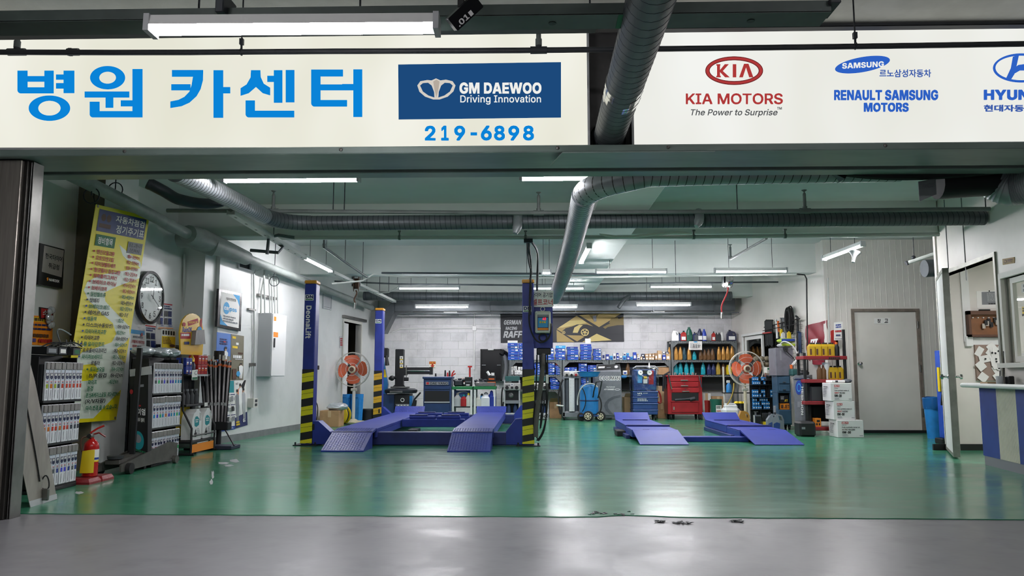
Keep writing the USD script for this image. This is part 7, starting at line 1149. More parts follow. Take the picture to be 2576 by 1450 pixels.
solo('steel_drum', G().lathe([(.01, 0), (.16, 0), (.165, .02), (.165, .22), (.15, .24), (.01, .24)], 20, (P(924, 1052, 17.2)[0], 17.2, 0)), M['black'], 'black round can on the floor behind the rear lift post', 'can')
# ================================================================ right side: window, tool grid, storage door
def bar(g, pl, s0, z0, s1, z1, a, b): return g.prism(sbox(s0, z0, s1, z1), pl, a, b)
t = Thing('window_1', kind='structure'); s0, z0, s1, z1 = w1; sm = s0 + (s1 - s0) * .5
g = G(); bar(g, PLR, s0 - .05, z0, s0, z1, -.1, .03); bar(g, PLR, s1, z0, s1 + .05, z1, -.1, .03); bar(g, PLR, s0 - .05, z1, s1 + .05, z1 + .05, -.1, .04); bar(g, PLR, s0 - .05, z0 - .05, s1 + .05, z0, -.1, .05); t.part('window_frame', g, M['white'], smooth=False)
g = G(); fr = sbox(s0 + .02, z0 + .01, sm, z1 - .01); g.prism(fr.difference(fr.buffer(-.08, join_style=2)), PLR, -.06, -.02); i = t.part('sash', g, M['white'], smooth=False); t.part('pane', G().prism(fr.buffer(-.07, join_style=2), PLR, -.042, -.038), glass('pane_dim', (.45, .48, .47), .05, fac=.12), under=i, smooth=False); t.done()
struct('wall_right_002', G().box(6.3, 6.4, 13.75, 19, 0, 3).box(5.0, 6.4, 18.85, 18.95, 0, 3).box(5.3, 6.4, 13.75, 19, 2.6, 2.7), M['paint_brown'])
t = Thing('tool_grid', 'black wire grid rack on the wall hung with straps, hoses and tools', 'wire grid'); a, b = PLR.px(1944, 880)[0], PLR.px(2027, 880)[0]; zt, zb = 2.0, .95
for z in np.arange(zb, zt + .01, .075): t.part('grid_wire', G().cyl(PLR.w([(a, z)], .05)[0], PLR.w([(b, z)], .05)[0], .0035, 5), M['black'])
for s in np.arange(a, b + .01, .075): t.part('grid_wire', G().cyl(PLR.w([(s, zb)], .055)[0], PLR.w([(s, zt)], .055)[0], .0035, 5), M['black'])
t.part('top_rail', G().cyl(PLR.w([(a - .2, zt - .02)], .09)[0], PLR.w([(b, zt + .03)], .09)[0], .012, 6).cyl(PLR.w([(a - .1, zt - .1)], .16)[0], PLR.w([(b, zt - .06)], .12)[0], .008, 6), M['black'])
for s in (a - .15, a + .5, a + 1.2): p = PLR.w([(s, zt)], .1)[0]; t.part('hook', G().tube(arc(p + (0, -.02, .04), .05, -60, 180, 9, (.3, 1, 0), (0, 0, 1)), .006, 5), M['black'])
t.done()
def hang(name, lab, cat, u0, v0, u1, v1, m, off=.2, n=1, r=.012, col2=None):
    off *= .4
    t = Thing(name, lab, cat)
    for k in range(n): uu = u0 + (u1 - u0) * (k + .5) / n; t.part('strand', G().tube([PLR.w([PLR.px(uu, v0)], .09)[0], PLR.w([PLR.px(uu, v0 + 3)], off)[0], PLR.w([PLR.px(uu + (k % 2), v1 - (k * 3 % 5))], off * .8)[0]], r, 5), M[m])
    if col2: t.part('tie', G().tube([PLR.w([PLR.px(u0 - 1, (v0 + v1) / 2)], off + .03)[0], PLR.w([PLR.px(u1 + 1, (v0 + v1) / 2 - 2)], off + .03)[0]], .018, 5), M[col2])
    t.done()
hang('strap_bundle', 'bundle of black straps with a red tie at the window end of the grid', 'straps', 1938, 806, 1957, 872, 'black', .3, 7, .022, 'red'); hang('white_strip', 'long white plastic strip hanging on the wire grid', 'strip', 1961, 802, 1966, 852, 'white', .2, 1, .025); hang('orange_tool', 'orange handled tool hanging beside the white strip', 'tool', 1966, 808, 1971, 835, 'orange', .22, 1, .022); hang('grey_cables', 'thin grey cables hanging in the middle of the wire grid', 'cables', 1972, 800, 1984, 852, 'grey', .16, 5, .009); hang('chain', 'knotted black chain hanging near the cable end of the grid', 'chain', 2011, 795, 2016, 885, 'black', .14, 2, .014); hang('blue_lanyards', 'dark blue cords hanging low beside the black chain', 'cords', 2016, 835, 2023, 890, 'navy_steel', .14, 3, .013)
t = Thing('hose_coil', 'black hose coiled on the wire grid', 'hose'); c = PLR.w([PLR.px(1998, 806)], .07)[0]
for k in range(6): t.part('loop', G().tube([c + PLR.n * (.03 * (k % 3)) + PLR.x * (.15 - .01 * k) * math.cos(q) + np.array([0, 0, 1]) * (.27 - .015 * k) * math.sin(q) for q in np.linspace(0, 2 * math.pi, 25)], .013, 6), M['rubber'])
t.done()
for k, (u, v, m, lab) in enumerate(((1984, 840, 'yellow', 'yellow plug hanging under the grey cables'), (2003, 846, 'yellow', 'yellow tool with a red end hanging below the hose coil'), (1988, 848, 'white', 'white plug hanging beside the yellow plug'))): p = PLR.w([PLR.px(u, v)], .14)[0]; t = Thing('hanging_plug', lab, 'plug'); t.part('body', G().hull(p + np.array([(x, y, z) for x in (-.03, .03) for y in (-.03, .03) for z in (-.05, .06)] + [(0, 0, .1)])), M[m]); t.part('cord', G().cyl(p + (0, 0, .08), p + (0, 0, .3), .008, 5), M['rubber']); t.done()
t = Thing('fender_cover', 'dark red vinyl cover with a white letter mark hanging on the wall', 'vinyl cover'); mat('vinyl_red', '8e2232', r=.5, var=.3); pl4 = [PLR.px(*k) for k in ((2030, 820), (2086, 806), (2080, 914), (2037, 908))]; fn = quad(pl4); V, Fc = [], []
for j in range(17):
    for i in range(17): x, y = i / 16, j / 16; st = fn([(x, y)])[0]; V.append(PLR.w([st + (0, -.05 * math.sin(math.pi * x) * y)], .02 + .03 * math.sin(x * 9 + y * 4) * y + .02 * abs(math.sin(x * 5 - y * 7)))[0])
Fc = [(j * 17 + i, (j + 1) * 17 + i, (j + 1) * 17 + i + 1, j * 17 + i + 1) for j in range(16) for i in range(16)]; V2 = [p - PLR.n * .004 for p in V]; t.part('sheet', G().add(V + V2, Fc + [tuple(q + 289 for q in f[::-1]) for f in Fc]), M['vinyl_red'], smooth=True)
pr = Print(PLR, [(2049, 854), (2070, 851), (2069, 872), (2048, 874)], .085); [pr.poly(M['ink_white'], [(.12 + .3 * k, .2), (.3 + .3 * k, .2), (.2 + .3 * k, .95), (.02 + .3 * k, .95)]) for k in range(3)]; pr.rect(M['ink_white'], .12, .05, .98, .26); pr.to(t); t.done()
wtube(PLR, [(2086, 700), (2087, 790), (2090, 870)], .012, .02, 'conduit', 'white conduit running down beside the red vinyl cover')
# storage door
t = Thing('door_2', kind='structure'); z_ = 2.08; t.part('door_frame', G().prism(sbox(d0, 0, d1, 2.13).difference(sbox(d0 + .05, -.1, d1 - .05, z_)), PS, -.1, .025), mat('frame_worn', '857a70', r=.45, var=.6, vs=7., dark='4a3f3a'), smooth=False); i = t.part('door_leaf', G().prism(sbox(d0 + .055, .03, d1 - .055, z_ - .005), PS, -.05, .0), M['panel_cream'], smooth=False)
k = PS.px(2161, 915); t.part('door_knob', G().lathe([(.03, 0), (.03, .012), (.012, .02), (.012, .04), (.03, .055), (.028, .08), (.001, .085)], 16, PS.w([k])[0], (0, -1, 0)), M['chrome'], under=i)
for z in (.35, 1.1, 1.85): t.part('hinge', G().cyl((d1 - .045, 13.57, z - .06), (d1 - .045, 13.57, z + .06), .014, 8), M['steel_dull'])
t.part('name_plate', G().prism(PS.poly([(2199, 801), (2240, 800), (2240, 815), (2199, 815)]), PS, .001, .006), M['paper'], smooth=False); pr = Print(PS, [(2199, 801), (2240, 800), (2240, 815), (2199, 815)], .0075); pr.text(M['ink'], '창', .18, .15, .4, .85, 'K', 1.5); pr.text(M['ink'], '고', .62, .15, .84, .85, 'K', 1.5); pr.to(t, i); t.done()
struct('wall_right_003', G().box(5.2, 7.4, 14.6, 14.7, 0, 3), M['paint_brown'])
# blue-grey cabinet with grey box on it -------------------------------------------------------
t = Thing('drawer_cabinet', 'narrow blue-grey drawer cabinet carrying a tall grey box', 'cabinet'); Y = 14.3; mat('cab_blue', '35536a', r=.4, var=.35, vs=5.); a = fb(1963, 946, 1992, 1070, Y, .5); zt = a[5]
t.part('carcass', G().box(a[0], a[1], Y + .02, Y + .5, .09, .36, .006).box(a[0], a[0] + .02, Y + .02, Y + .5, .36, .66).box(a[1] - .02, a[1], Y + .02, Y + .5, .36, .66).box(a[0], a[1], Y + .45, Y + .5, .36, .66).box(a[0], a[1], Y + .02, Y + .5, .66, zt, .006), M['cab_blue'], smooth=False)
for v0, v1 in ((949, 966), (968, 985)): i = t.part('drawer', G().box(*fb(1965, v0, 1990, v1, Y, .04), .005), M['cab_blue'], smooth=False); t.part('handle', G().box(*fb(1974, v1 - 5, 1981, v1 - 3, Y - .02, .02)), M['chrome'], under=i)
t.part('door', G().box(a[0] + .01, a[1] - .01, Y, Y + .03, .11, .35, .005), M['cab_blue'], smooth=False)
for x in (a[0] + .04, a[1] - .04): caster(t, x, Y + .08, .04); caster(t, x, Y + .42, .04)
t.done(rz=-.12)
def rbox(name, lab, cat, x0, x1, Y, d, z, h, m, prints=None, b=.006, extra=None):
    t = Thing(name, lab, cat); i = t.part('body', G().box(x0, x1, Y, Y + d, z, z + h, b), M[m], smooth=False)
    if prints: pr = Print(front(Y), [(x0, z + h), (x1, z + h), (x1, z), (x0, z)], .002, px=False); prints(pr); pr.to(t, i)
    if extra: extra(t)
    t.done()
bx_ = fb(1966, 1008, 1989, 1025, Y, .3); rbox('battery_box', 'orange yellow battery box inside the open bay of the blue-grey cabinet', 'box', bx_[0], bx_[1], Y + .08, .25, .36, .11, 'ink_orange', lambda pr: (pr.text(M['ink'], 'JET', .45, .2, .95, .8, 'B'), pr.rect(M['ink_brown'], .1, .2, .35, .8))); rbox('battery_box', 'black carton with yellow print stacked in the blue-grey cabinet bay', 'box', bx_[0], bx_[1] - .01, Y + .08, .25, .475, .15, 'black', lambda pr: (pr.text(M['ink_yellow'], 'JET', .5, .55, .9, .8, 'B'), lines(pr, M['light_grey'], .1, .2, .5, .6, 3, .4, 2)))
mat('box_grey', '77767f', r=.4, var=.2); gx = fb(1957, 873, 1999, 944, 14.2, .4)
rbox('grey_box', 'tall plain grey metal box standing on the drawer cabinet', 'metal box', gx[0], gx[1] - .0, 14.3, .42, zt, gx[5] - gx[4], 'box_grey', lambda pr: (pr.rect(M['ink_grey'], .25, .1, .34, .45),), .008, lambda t: (t.part('socket_cap', G().cyl(P(1976, 878, 14.3), P(1976, 878, 14.22), .045, 14), M['black']), t.part('black_lead', G().tube(wob([P(1976, 878, 14.22), P(1984, 890, 14.24), P(1996, 902, 14.26), P(1999, 915, 14.28)], 16), .008, 6), M['rubber'])))
t = Thing('white_hose', 'white hose looping over the grey metal box', 'hose'); t.part('hose', G().tube(wob([P(1964, 866, 14.35), P(1975, 860, 14.25), P(1995, 872, 14.2), P(2006, 895, 14.2), P(2001, 912, 14.2), P(1992, 920, 14.2), P(2000, 909, 14.2), P(2010, 915, 14.25)], 40), .012, 8), M['white']); t.part('hose_end', G().cyl(P(1990, 918, 14.2), P(1991, 928, 14.2), .025, 8), M['orange']); t.done()
z2 = zt + gx[5] - gx[4]; px_ = fb(1964, 853, 2000, 873, 14.3, .3)
for k, (m, lab) in enumerate((('oil_green', 'dull green soft pack lying under the bright one on the grey box'), ('lime', 'bright lime and blue soft pack on top of the grey box'))):
    mat('lime', 'a9c43a', r=.4); t = Thing('wipes_pack', lab, 'pack'); c = np.array([(px_[0] + px_[1]) / 2 + .03, 14.5, z2 + .05 + .085 * k]); t.part('pack', blob(c, (.17, .14, .05), k + 3, 2, .12), M['lime'] if k else M['light_grey']); t.part('label', G().box(c[0] - .12, c[0] + .12, c[1] - .15, c[1] - .12, c[2] - .015, c[2] + .03, .005), M['ink_blue'] if k else M['lime']); t.done()
rbox('teal_tray', 'dark teal plastic tray beside the grey metal box', 'tray', *fb(1990, 928, 2013, 945, 14.15, .2)[:2], 14.1, .18, zt - .0, .12, 'tray_teal', None, .02); t = Thing('black_clutter', 'black tangled plug box on the cabinet end beside the teal tray', 'tools'); c = P(2022, 940, 14.0); t.part('box', blob(c, (.09, .1, .07), 9, 2, .4), M['black']); t.part('stand', G().box(c[0] - .05, c[0] + .05, 13.95, 14.05, 0, c[2]), M['black']); t.done()
# black display rack of blue packs, sundries on the floor ----------------------------------------
Yr = 15.2; t = Thing('bulb_rack', 'black wire display rack filled with small blue packs', 'display rack'); a = fb(1893, 952, 1963, 1050, Yr, .1); t.part('back_panel', G().box(a[0], a[1], Yr + .12, Yr + .15, 0, a[5]), M['black'])
RV = (968, 1000, 1014, 1029)
for v in (968, 1000, 1030): t.part('shelf', G().box(a[0], a[1], Yr - .05, Yr + .12, P(1900, v, Yr)[2] - .012, P(1900, v, Yr)[2]), M['black'])
for u in (1912, 1935, 1950): t.part('divider', G().box(P(u, 990, Yr)[0] - .004, P(u, 990, Yr)[0] + .004, Yr, Yr + .12, .1, a[5]), M['black'])
t.done(); n = 0; bp = None
for v, us in ((968, (1896, 1901, 1906, 1911, 1919, 1924, 1954, 1959)), (1000, (1896, 1901, 1906, 1913, 1918, 1923, 1941, 1954, 1959)), (1030, (1897, 1903, 1909, 1914, 1919, 1924, 1930, 1935))):
    for j in range(2 if v < 1030 else 3):
        for k, u in enumerate(us):
            if (k + j) % 5 == 4: continue
            p = P(u, v, Yr); z = p[2] + .001 + .075 * j; n += 1; lab = f'blue pack, {ORD[k]} from the fan in layer {("one", "two", "three")[j]} of the {dict([(968, "top"), (1000, "middle"), (1030, "bottom")])[v]} rack shelf'
            if bp is None:
                bp = Thing('bulb_pack', lab, 'pack', 'blue packs on the black rack'); bp.part('carton', G().box(-.017, .017, 0, .06, 0, .068, .003), M['bright_blue'], smooth=False); bp.part('white_print', G().box(-.014, .014, -.002, 0, .02, .036), M['ink_white']); bp.done((p[0], Yr + .0, z))
            else: bp.copy((p[0], Yr, z), 0, lab)
rbox('parts_carton', 'white carton with bold black letters on the window ledge end of the rack', 'box', *fb(1926, 920, 1956, 944, 15.4, .2)[:2], 15.3, .2, P(1926, 950, 15.3)[2] + .03, .17, 'off_white', lambda pr: (pr.text(M['ink'], 'SUPER', .25, .52, .98, .9, 'B', 1), pr.rect(M['ink_green'], .05, .1, .25, .3)), .004, lambda t: t.part('ledge', G().box(*fb(1926, 946, 1960, 952, 15.3, .2)[:2], 15.28, 15.5, 0, P(1926, 950, 15.3)[2] + .028), M['black']))
t = Thing('mesh_bag', 'pale mesh sacks of round parts piled on the window ledge', 'sack'); c0 = P(1920, 915, 16.6)
for k in range(9): t.part('sack', blob(c0 + (-.03 + .11 * (k % 3 - 1), .02 * (k % 2), -.12 + .11 * (k // 3)), (.07, .07, .055), k, 2, .3), mat('sack_pale', '9a8f78', r=.8, var=.8, vs=30., dark='3a352c'))
t.part('stand', G().box(c0[0] - .2, c0[0] + .12, 16.5, 16.7, 0, c0[2] - .17), M['black']); t.done()
t = Thing('chrome_roll', 'black roll with a chrome end lying on the rack top', 'roll'); t.part('roll', G().cyl(P(1933, 946, 15.1), P(1964, 946, 15.1), .045, 14), M['black']); t.part('chrome_end', G().cyl(P(1925, 946, 15.1), P(1934, 946, 15.1), .06, 16, .05), M['chrome']); t.part('support', G().box(*fb(1926, 951, 1964, 955, 15.1, .2)[:2], 15.02, 15.3, P(1930, 958, 15.1)[2], P(1930, 951, 15.1)[2]), M['black']); t.done()
def pail(name, lab, cat, u0, u1, v0, Y, m, m2=None, hd=True):
    x0, x1 = P(u0, 1040, Y)[0], P(u1, 1040, Y)[0]; r = (x1 - x0) / 2; c = ((x0 + x1) / 2, Y, 0); h = P(u0, v0, Y)[2]; t = Thing(name, lab, cat); t.part('pail', G().lathe([(.01, 0), (r * .86, 0), (r * .97, h * .9), (r, h * .9), (r, h), (r * .93, h), (.01, h * .97)], 22, c), M[m])
    if m2: t.part('band', G().lathe([(r * .865, .02), (r * .885, .02), (r * .92, h * .45), (r * .9, h * .45)], 22, c), M[m2])
    if hd: t.part('handle', G().tube(arc(np.array(c) + (0, -r * .2, h * .85), r * 1.0, 200, 340, 12, (1, 0, 0), (0, -.3, 1)), .008, 5), M['steel_dull'])
    t.done()
pail('pail', 'dark green pail with a white label between red cart and white jug', 'pail', 1787, 1817, 1005, 16.9, 'oil_green', None); pail('pail', 'dark red pail beside the dark green one', 'pail', 1773, 1788, 1008, 17.1, 'ext_dark', None); pail('pail', 'black and yellow pail between the silver canister and grey jugs', 'pail', 1917, 1938, 1040, 14.7, 'black', 'yellow')
card('pail_label', 'white paper label pasted on the dark green pail', 'label', front(16.768), [(1801, 1020), (1815, 1020), (1815, 1038), (1801, 1038)], M['paper'], lambda pr: (lines(pr, M['ink'], .1, .1, .9, .5, 3, .4, 2), pr.rect(M['ink_red'], .1, .75, .9, .85)), th=.002, off=0)
rbox('silver_canister', 'square silver canister with a black front standing by the fan base', 'canister', *fb(1896, 1040, 1911, 1068, 14.7, .1)[:2], 14.6, .12, 0, .25, 'chrome', lambda pr: pr.rect(M['black'], .08, .1, .92, .85), .006, lambda t: t.part('pump', G().cyl((P(1903, 1040, 14.6)[0], 14.66, .25), (P(1903, 1040, 14.6)[0], 14.66, .3), .02, 8).box(P(1899, 1040, 14.6)[0], P(1909, 1040, 14.6)[0], 14.65, 14.67, .3, .315), M['steel_dull']))
t = Thing('jerry_can', 'translucent white jerry can in front of the pails', 'jerry can'); mat('can_white', 'd3d6d6', r=.35); Y = 15.45; x0, x1 = P(1820, 1040, Y)[0], P(1864, 1040, Y)[0]; t.part('can', G().box(x0, x1, Y, Y + .26, 0, .36, .06).box(x0 + .04, x1 - .04, Y + .05, Y + .2, .34, .4, .03), M['can_white']); t.part('cap', G().cyl((x0 + .08, Y + .12, .39), (x0 + .08, Y + .12, .43), .03, 12), M['white']); t.part('grip', G().tube([(x0 + .12, Y + .12, .39), (x0 + .16, Y + .12, .42), (x1 - .1, Y + .12, .42), (x1 - .06, Y + .12, .39)], .016, 6), M['can_white']); t.part('drain_hose', G().tube(wob([(x0 + .1, Y + .1, .4), P(1843, 990, Y), P(1846, 965, Y + .05)], 14), .01, 5), M['oil_yellow']); t.done()
bottle('oil_gold', 'jug', 1866, 0, .33, .2, 'gold oil jug leaning by the white jerry can on the floor', 15.3)
for k, (u, lab) in enumerate(((1945, 'grey jug with blue label before the blue-grey cabinet, beside the yellow pail'), (1958, 'grey jug with blue label before the blue-grey cabinet, overlapping its twin'))):
    t = Thing('oil_jug', lab, 'jug'); Y = 13.95 - .02 * k; x = P(u, 1060, Y)[0]; pf_ = Polygon([(-.1, 0), (.1, 0), (.1, .2), (.07, .28), (-.02, .31), (-.1, .2)]).buffer(-.015).buffer(.015).difference(Polygon([(.02, .2), (.07, .19), (.05, .26), (.0, .275)])); t.part('jug', G().prism(pf_, Plane((x, Y, 0), (1, 0, 0)), -.1, 0), mat('jug_grey', '7d858c', r=.35), smooth=False); t.part('cap', G().cyl((x - .04, Y + .05, .28), (x - .04, Y + .05, .33), .022, 10), M['dark_grey']); t.part('label', G().prism(Polygon([(-.085, .03), (.02, .03), (.03, .14), (-.03, .16), (-.085, .13)]), Plane((x, Y, 0), (1, 0, 0)), .0, .003), M['tool_blue'], smooth=False); t.done()
rbox('grey_engine_box', 'grey printed carton standing behind the grey jugs', 'box', *fb(1946, 1008, 1962, 1030, 14.6, .1)[:2], 14.5, .12, 0, .42, 'grey', lambda pr: pr.text(M['ink'], 'F', .2, .05, .5, .3, 'B'), .006)
t = Thing('spray_bottle', 'blue and white spray bottle hanging beside the shelf post', 'bottle'); c = P(1834, 988, 16.9); t.part('bottle', G().lathe([(.01, 0), (.06, 0), (.06, .14), (.025, .2)], 12, c), M['bright_blue']); t.part('trigger', G().box(c[0] - .05, c[0] + .03, c[1] - .015, c[1] + .015, c[2] + .2, c[2] + .26, .01), M['white']); t.part('hook_post', G().box(c[0] - .12, c[0] - .09, c[1], c[1] + .03, 0, c[2] + .55), M['off_white']); t.part('shelf', G().box(c[0] - .12, c[0] + .6, c[1] - .06, c[1] + .15, c[2] - .02, c[2]), M['black']); t.part('post', G().box(c[0] + .56, c[0] + .6, c[1], c[1] + .03, 0, c[2] - .02), M['black']); t.done()
for k in range(3): t = Thing('dark_can', f'black can with yellow lid behind the fan, {ORD[k]} from the white jerry can', 'can'); c = P(1853 + 10 * k, 1016, 16.5); t.part('can', G().lathe([(.01, 0), (.055, 0), (.055, c[2] + .0), (.01, c[2])], 14, (c[0], 16.5, 0)), M['black']); t.part('lid', G().lathe([(.05, 0), (.058, .01), (.04, .045), (.01, .05)], 14, (c[0], 16.5, c[2])), M['yellow']); t.done()
# grey lift column, tray, red display rack -----------------------------------------------------------
t = Thing('charger_column', 'tall grey machine column with a blue disc and vertical white lettering', 'machine'); Y = 13.2; a = fb(2012, 945, 2037, 1060, Y, .3); i = t.part('column', G().box(a[0], a[1], Y, Y + .3, 0, a[5] - .05, .01), M['coolman'], smooth=False); t.part('dark_side', G().box(a[1], a[1] + .06, Y + .03, Y + .3, 0, a[5] - .02, .01), M['black']); t.part('top_hood', G().hull([(x, y, z) for x, y, z in ((a[0] - .01, Y - .01, a[5] - .06), (a[1] + .06, Y - .01, a[5] - .06), (a[0] - .01, Y + .3, a[5] + .01), (a[1] + .06, Y + .3, a[5] + .01), (a[0] - .01, Y + .3, a[5] - .06), (a[1] + .06, Y + .3, a[5] - .06), (a[0], Y + .1, a[5]), (a[1] + .05, Y + .1, a[5]))]), M['slate'])
pr = fp(Y, 2012, 952, 2037, 1060); pr.rect(M['ink_navy'], .0, .0, 1, .045); pr.ell(M['ink_blue'], .38, .22, .34, .17); pr.ell(M['ink_sky'], .38, .22, .2, .1); pr.ell(M['ink_blue'], .38, .22, .15, .075); vtext(pr, M['ink_white'], 'HESHBON', .6, .2, .82, .86); pr.rect(M['ink_grey'], .25, .55, .5, .68); pr.to(t, i); t.done(rz=-.5)
rbox('black_tray', 'black plastic tub on the floor under the grey lettered column', 'tub', *fb(2008, 1060, 2047, 1094, 12.85, .2)[:2], 12.75, .3, 0, .24, 'black', lambda pr: pr.rect(M['ink_grey'], .1, .35, .32, .5), .03)
t = Thing('oil_rack', 'red and black display rack of yellow oil bottles with an arched header', 'display rack'); Y = 13.05; A = fb(2030, 900, 2130, 1085, Y, .35); x0, x1 = A[0], A[1]; zs = [P(2080, v, Y)[2] for v in (896, 955, 1010, 1075)]
for x in (x0 + .0, x1 - .04):
    for y in (Y + .02, Y + .33): t.part('post', G().box(x, x + .04, y, y + .04, 0, zs[0] + (.05 if x == x0 else .44)), M['black'], smooth=False)
for z in zs: t.part('shelf', G().box(x0 - .01, x1 + .01, Y, Y + .38, z - .06, z, .008), mat('rack_red', '8f242b', r=.4, var=.3), smooth=False)
for z in zs[1:3]: t.part('dark_back', G().box(x0 + .02, x1 - .02, Y + .34, Y + .36, z - .35, z - .06), M['black'])
ph = front(Y + .34); hb = union_all([sbox(P(2090, 850, Y + .34)[0], zs[0], x1, zs[0] + .42), affinity.scale(Point((P(2090, 850, Y + .34)[0] + x1) / 2, zs[0] + .42).buffer((x1 - P(2090, 850, Y + .34)[0]) / 2), 1, .5)]); t.part('header_board', G().prism(hb, ph, -.01, .01), M['red'], smooth=False); pr = Print(ph, [(2097, 812), (2119, 810), (2120, 856), (2097, 857)], .014); pr.rect(M['paper'], 0, 0, 1, 1, 'poster'); lines(pr, M['ink_blue'], .2, .12, .85, .35, 2, .3, 1); lines(pr, M['ink_red'], .1, .45, .95, .58, 1, .2, 2); lines(pr, M['ink_navy'], .2, .68, .85, .8, 1, .2, 3); lines(pr, M['ink_grey'], .1, .9, .9, .95, 1, .3, 4); pr.to(t)
pr = fp(Y, 2030, 897, 2130, 906); lines(pr, M['ink'], .55, .25, .85, .85, 1, .1, 4); pr.to(t); t.done()
mat('can_gold', 'c9a626', r=.3, metal=.2); cb = None
for lv, us, nm in ((0, (2047, 2055, 2063, 2071, 2079, 2087, 2095, 2103), 'top'), (1, (2095, 2107, 2118), 'second')):
    for k, u in enumerate(us):
        lab = f'yellow oil bottle, {ORD[k]} from the lettered column on the {nm} board of the red rack'; loc = (P(u, 890, Y)[0], Y + .1 + .03 * (k % 2), zs[lv])
        if cb is None: cb = Thing('oil_bottle_yellow', lab, 'bottle', 'yellow bottles on the red rack'); cb.part('bottle', G().hull([(x, y, z) for x in (-.042, .042) for y in (-.03, .09) for z in (.0, .16)] + [(x, y, .2) for x in (-.02, .03) for y in (.0, .06)]), M['can_gold'], smooth=False); cb.part('cap', G().cyl((.005, .03, .195), (.005, .03, .225), .02, 10), M['ink']); cb.part('label', G().box(-.035, -.005, -.033, -.03, .02, .12), M['ink_brown']); cb.name = 'oil_bottle'; cb.done(loc)
        else: cb.copy(loc, 0, lab)
for k, (u, m, lab) in enumerate(((2112, 'orange', 'orange and black pouch bottle at the end of the top red rack board'), (2066, 'oil_bronze', 'dark brown bottle on the second red rack board, near the column'), (2076, 'oil_bronze', 'dark brown bottle on the second red rack board, beside the clear funnel'))): t = Thing('small_bottle', lab, 'bottle'); o = np.array([P(u, 890, Y)[0], Y + .12, zs[0 if k == 0 else 1]]); t.part('bottle', G().lathe([(.005, 0), (.045, 0), (.045, .15), (.02, .2)], 12, o), M['black' if k == 0 else m]); t.part('cap', G().cyl(o + (0, 0, .19), o + (0, 0, .235), .022, 8), M[m if k == 0 else 'ink_brown']); t.done()
t = Thing('clear_funnel', 'clear plastic funnel jug on the second board of the red rack', 'jug'); o = np.array([P(2087, 950, Y)[0], Y + .14, zs[1]]); t.part('jug', G().lathe([(.03, 0), (.035, .12), (.06, .22), (.065, .28)], 14, o), M['laminate']); t.part('handle', G().tube(wob([o + (-.05, 0, .2), o + (-.1, 0, .12), o + (-.04, 0, .06)], 10), .008, 5), M['laminate']); t.done()
rbox('yellow_box', 'yellow and black battery box on the lowest board of the red rack', 'box', *fb(2053, 1050, 2068, 1068, Y, .1)[:2], Y + .05, .15, zs[3], .14, 'ink_orange', lambda pr: (pr.rect(M['ink'], .3, .2, .8, .45), pr.ell(M['ink'], .3, .7, .12, .15), pr.ell(M['ink'], .7, .7, .12, .15)), .004); rbox('dark_carton', 'dark carton on the third board of the red rack', 'box', *fb(2045, 972, 2085, 1004, Y, .1)[:2], Y + .06, .2, zs[2], .24, 'dark_grey', lambda pr: pr.ell(M['ink_grey'], .8, .5, .06, .25))
# white oil cartons ------------------------------------------------------------------------------------
mat('carton_white', 'dcdad9', r=.6)
def molys(u0, u1, z, h, lab, l2, l3, Y):
    x0, x1 = P(u0, 1060, Y)[0], P(u1, 1060, Y)[0]; t = Thing('oil_carton', lab, 'box', None); i = t.part('carton', G().box(x0, x1, Y, Y + .36, z, z + h, .006), M['carton_white'], smooth=False); t.part('tape', G().box(x0 + .0, x1, Y + .17, Y + .2, z + h, z + h + .001), M['kraft_pale'])
    pr = Print(front(Y), [(x0, z + h), (x1, z + h), (x1, z), (x0, z)], .002, px=False); pr.rect(M['ink_red'], .17, .1, .42, .22); pr.text(M['ink_white'], 'MOLYS', .19, .12, .4, .2, 'B'); lines(pr, M['ink_grey'], .17, .27, .4, .31, 1, .3, 2); pr.text(M['ink'], 'Fully synthetic motor oil', .17, .37, .85, .46, 'I', 1); pr.text(M['ink_red'] if l2 == 'SMART RACING' else M['ink_brown'], l2.split()[0], .17, .5, .38, .58, 'B'); pr.text(M['ink'], l2.split()[1], .41, .5, .66, .58, 'B'); pr.text(M['ink'], l3, .17, .63, .5, .76, 'B', 2); lines(pr, M['ink_grey'], .17, .82, .4, .94, 2, .5, 3); lines(pr, M['ink_grey'], .82, .86, .95, .92, 1, .3, 4); pr.to(t, i)
    pl = Plane((x0, Y + .36, z), (0, -1, 0)); pr = Print(pl, [(0, h), (.36, h), (.36, 0), (0, 0)], .002, px=False); lines(pr, M['ink_grey'], .15, .3, .6, .8, 6, .5, int(z * 10)); lines(pr, M['ink'], .3, .2, .8, .26, 1, .3, 1); pr.to(t, i); t.done(); return z + h
z = molys(2106, 2172, 0, .275, 'white oil carton at the bottom of the stack by the storage door', 'ULTRA RACING', '0W-30', 12.6); z = molys(2098, 2152, z, .295, 'white oil carton in the middle of the stack by the storage door', 'SMART RACING', '5W-30', 12.65); z = molys(2093, 2147, z, .29, 'white oil carton on top of the stack by the storage door', 'SMART RACING', '5W-30', 12.65)
x_ = P(2092, 965, 12.7)[0]; t = Thing('folded_papers', 'flat white packet of papers lying on the top oil carton', 'papers'); t.part('packet', G().box(x_, x_ + .22, 12.7, 12.95, z + .004, z + .045, .008), M['paper']); t.part('strap', G().box(x_ + .06, x_ + .1, 12.695, 12.7, z + .01, z + .04), M['dark_grey']); t.done(); solo('grey_rag', blob((x_ + .28, 12.8, z + .03), (.07, .1, .035), 8, 2, .5), M['slate'], 'grey rag crumpled beside the papers on the top oil carton', 'rag')
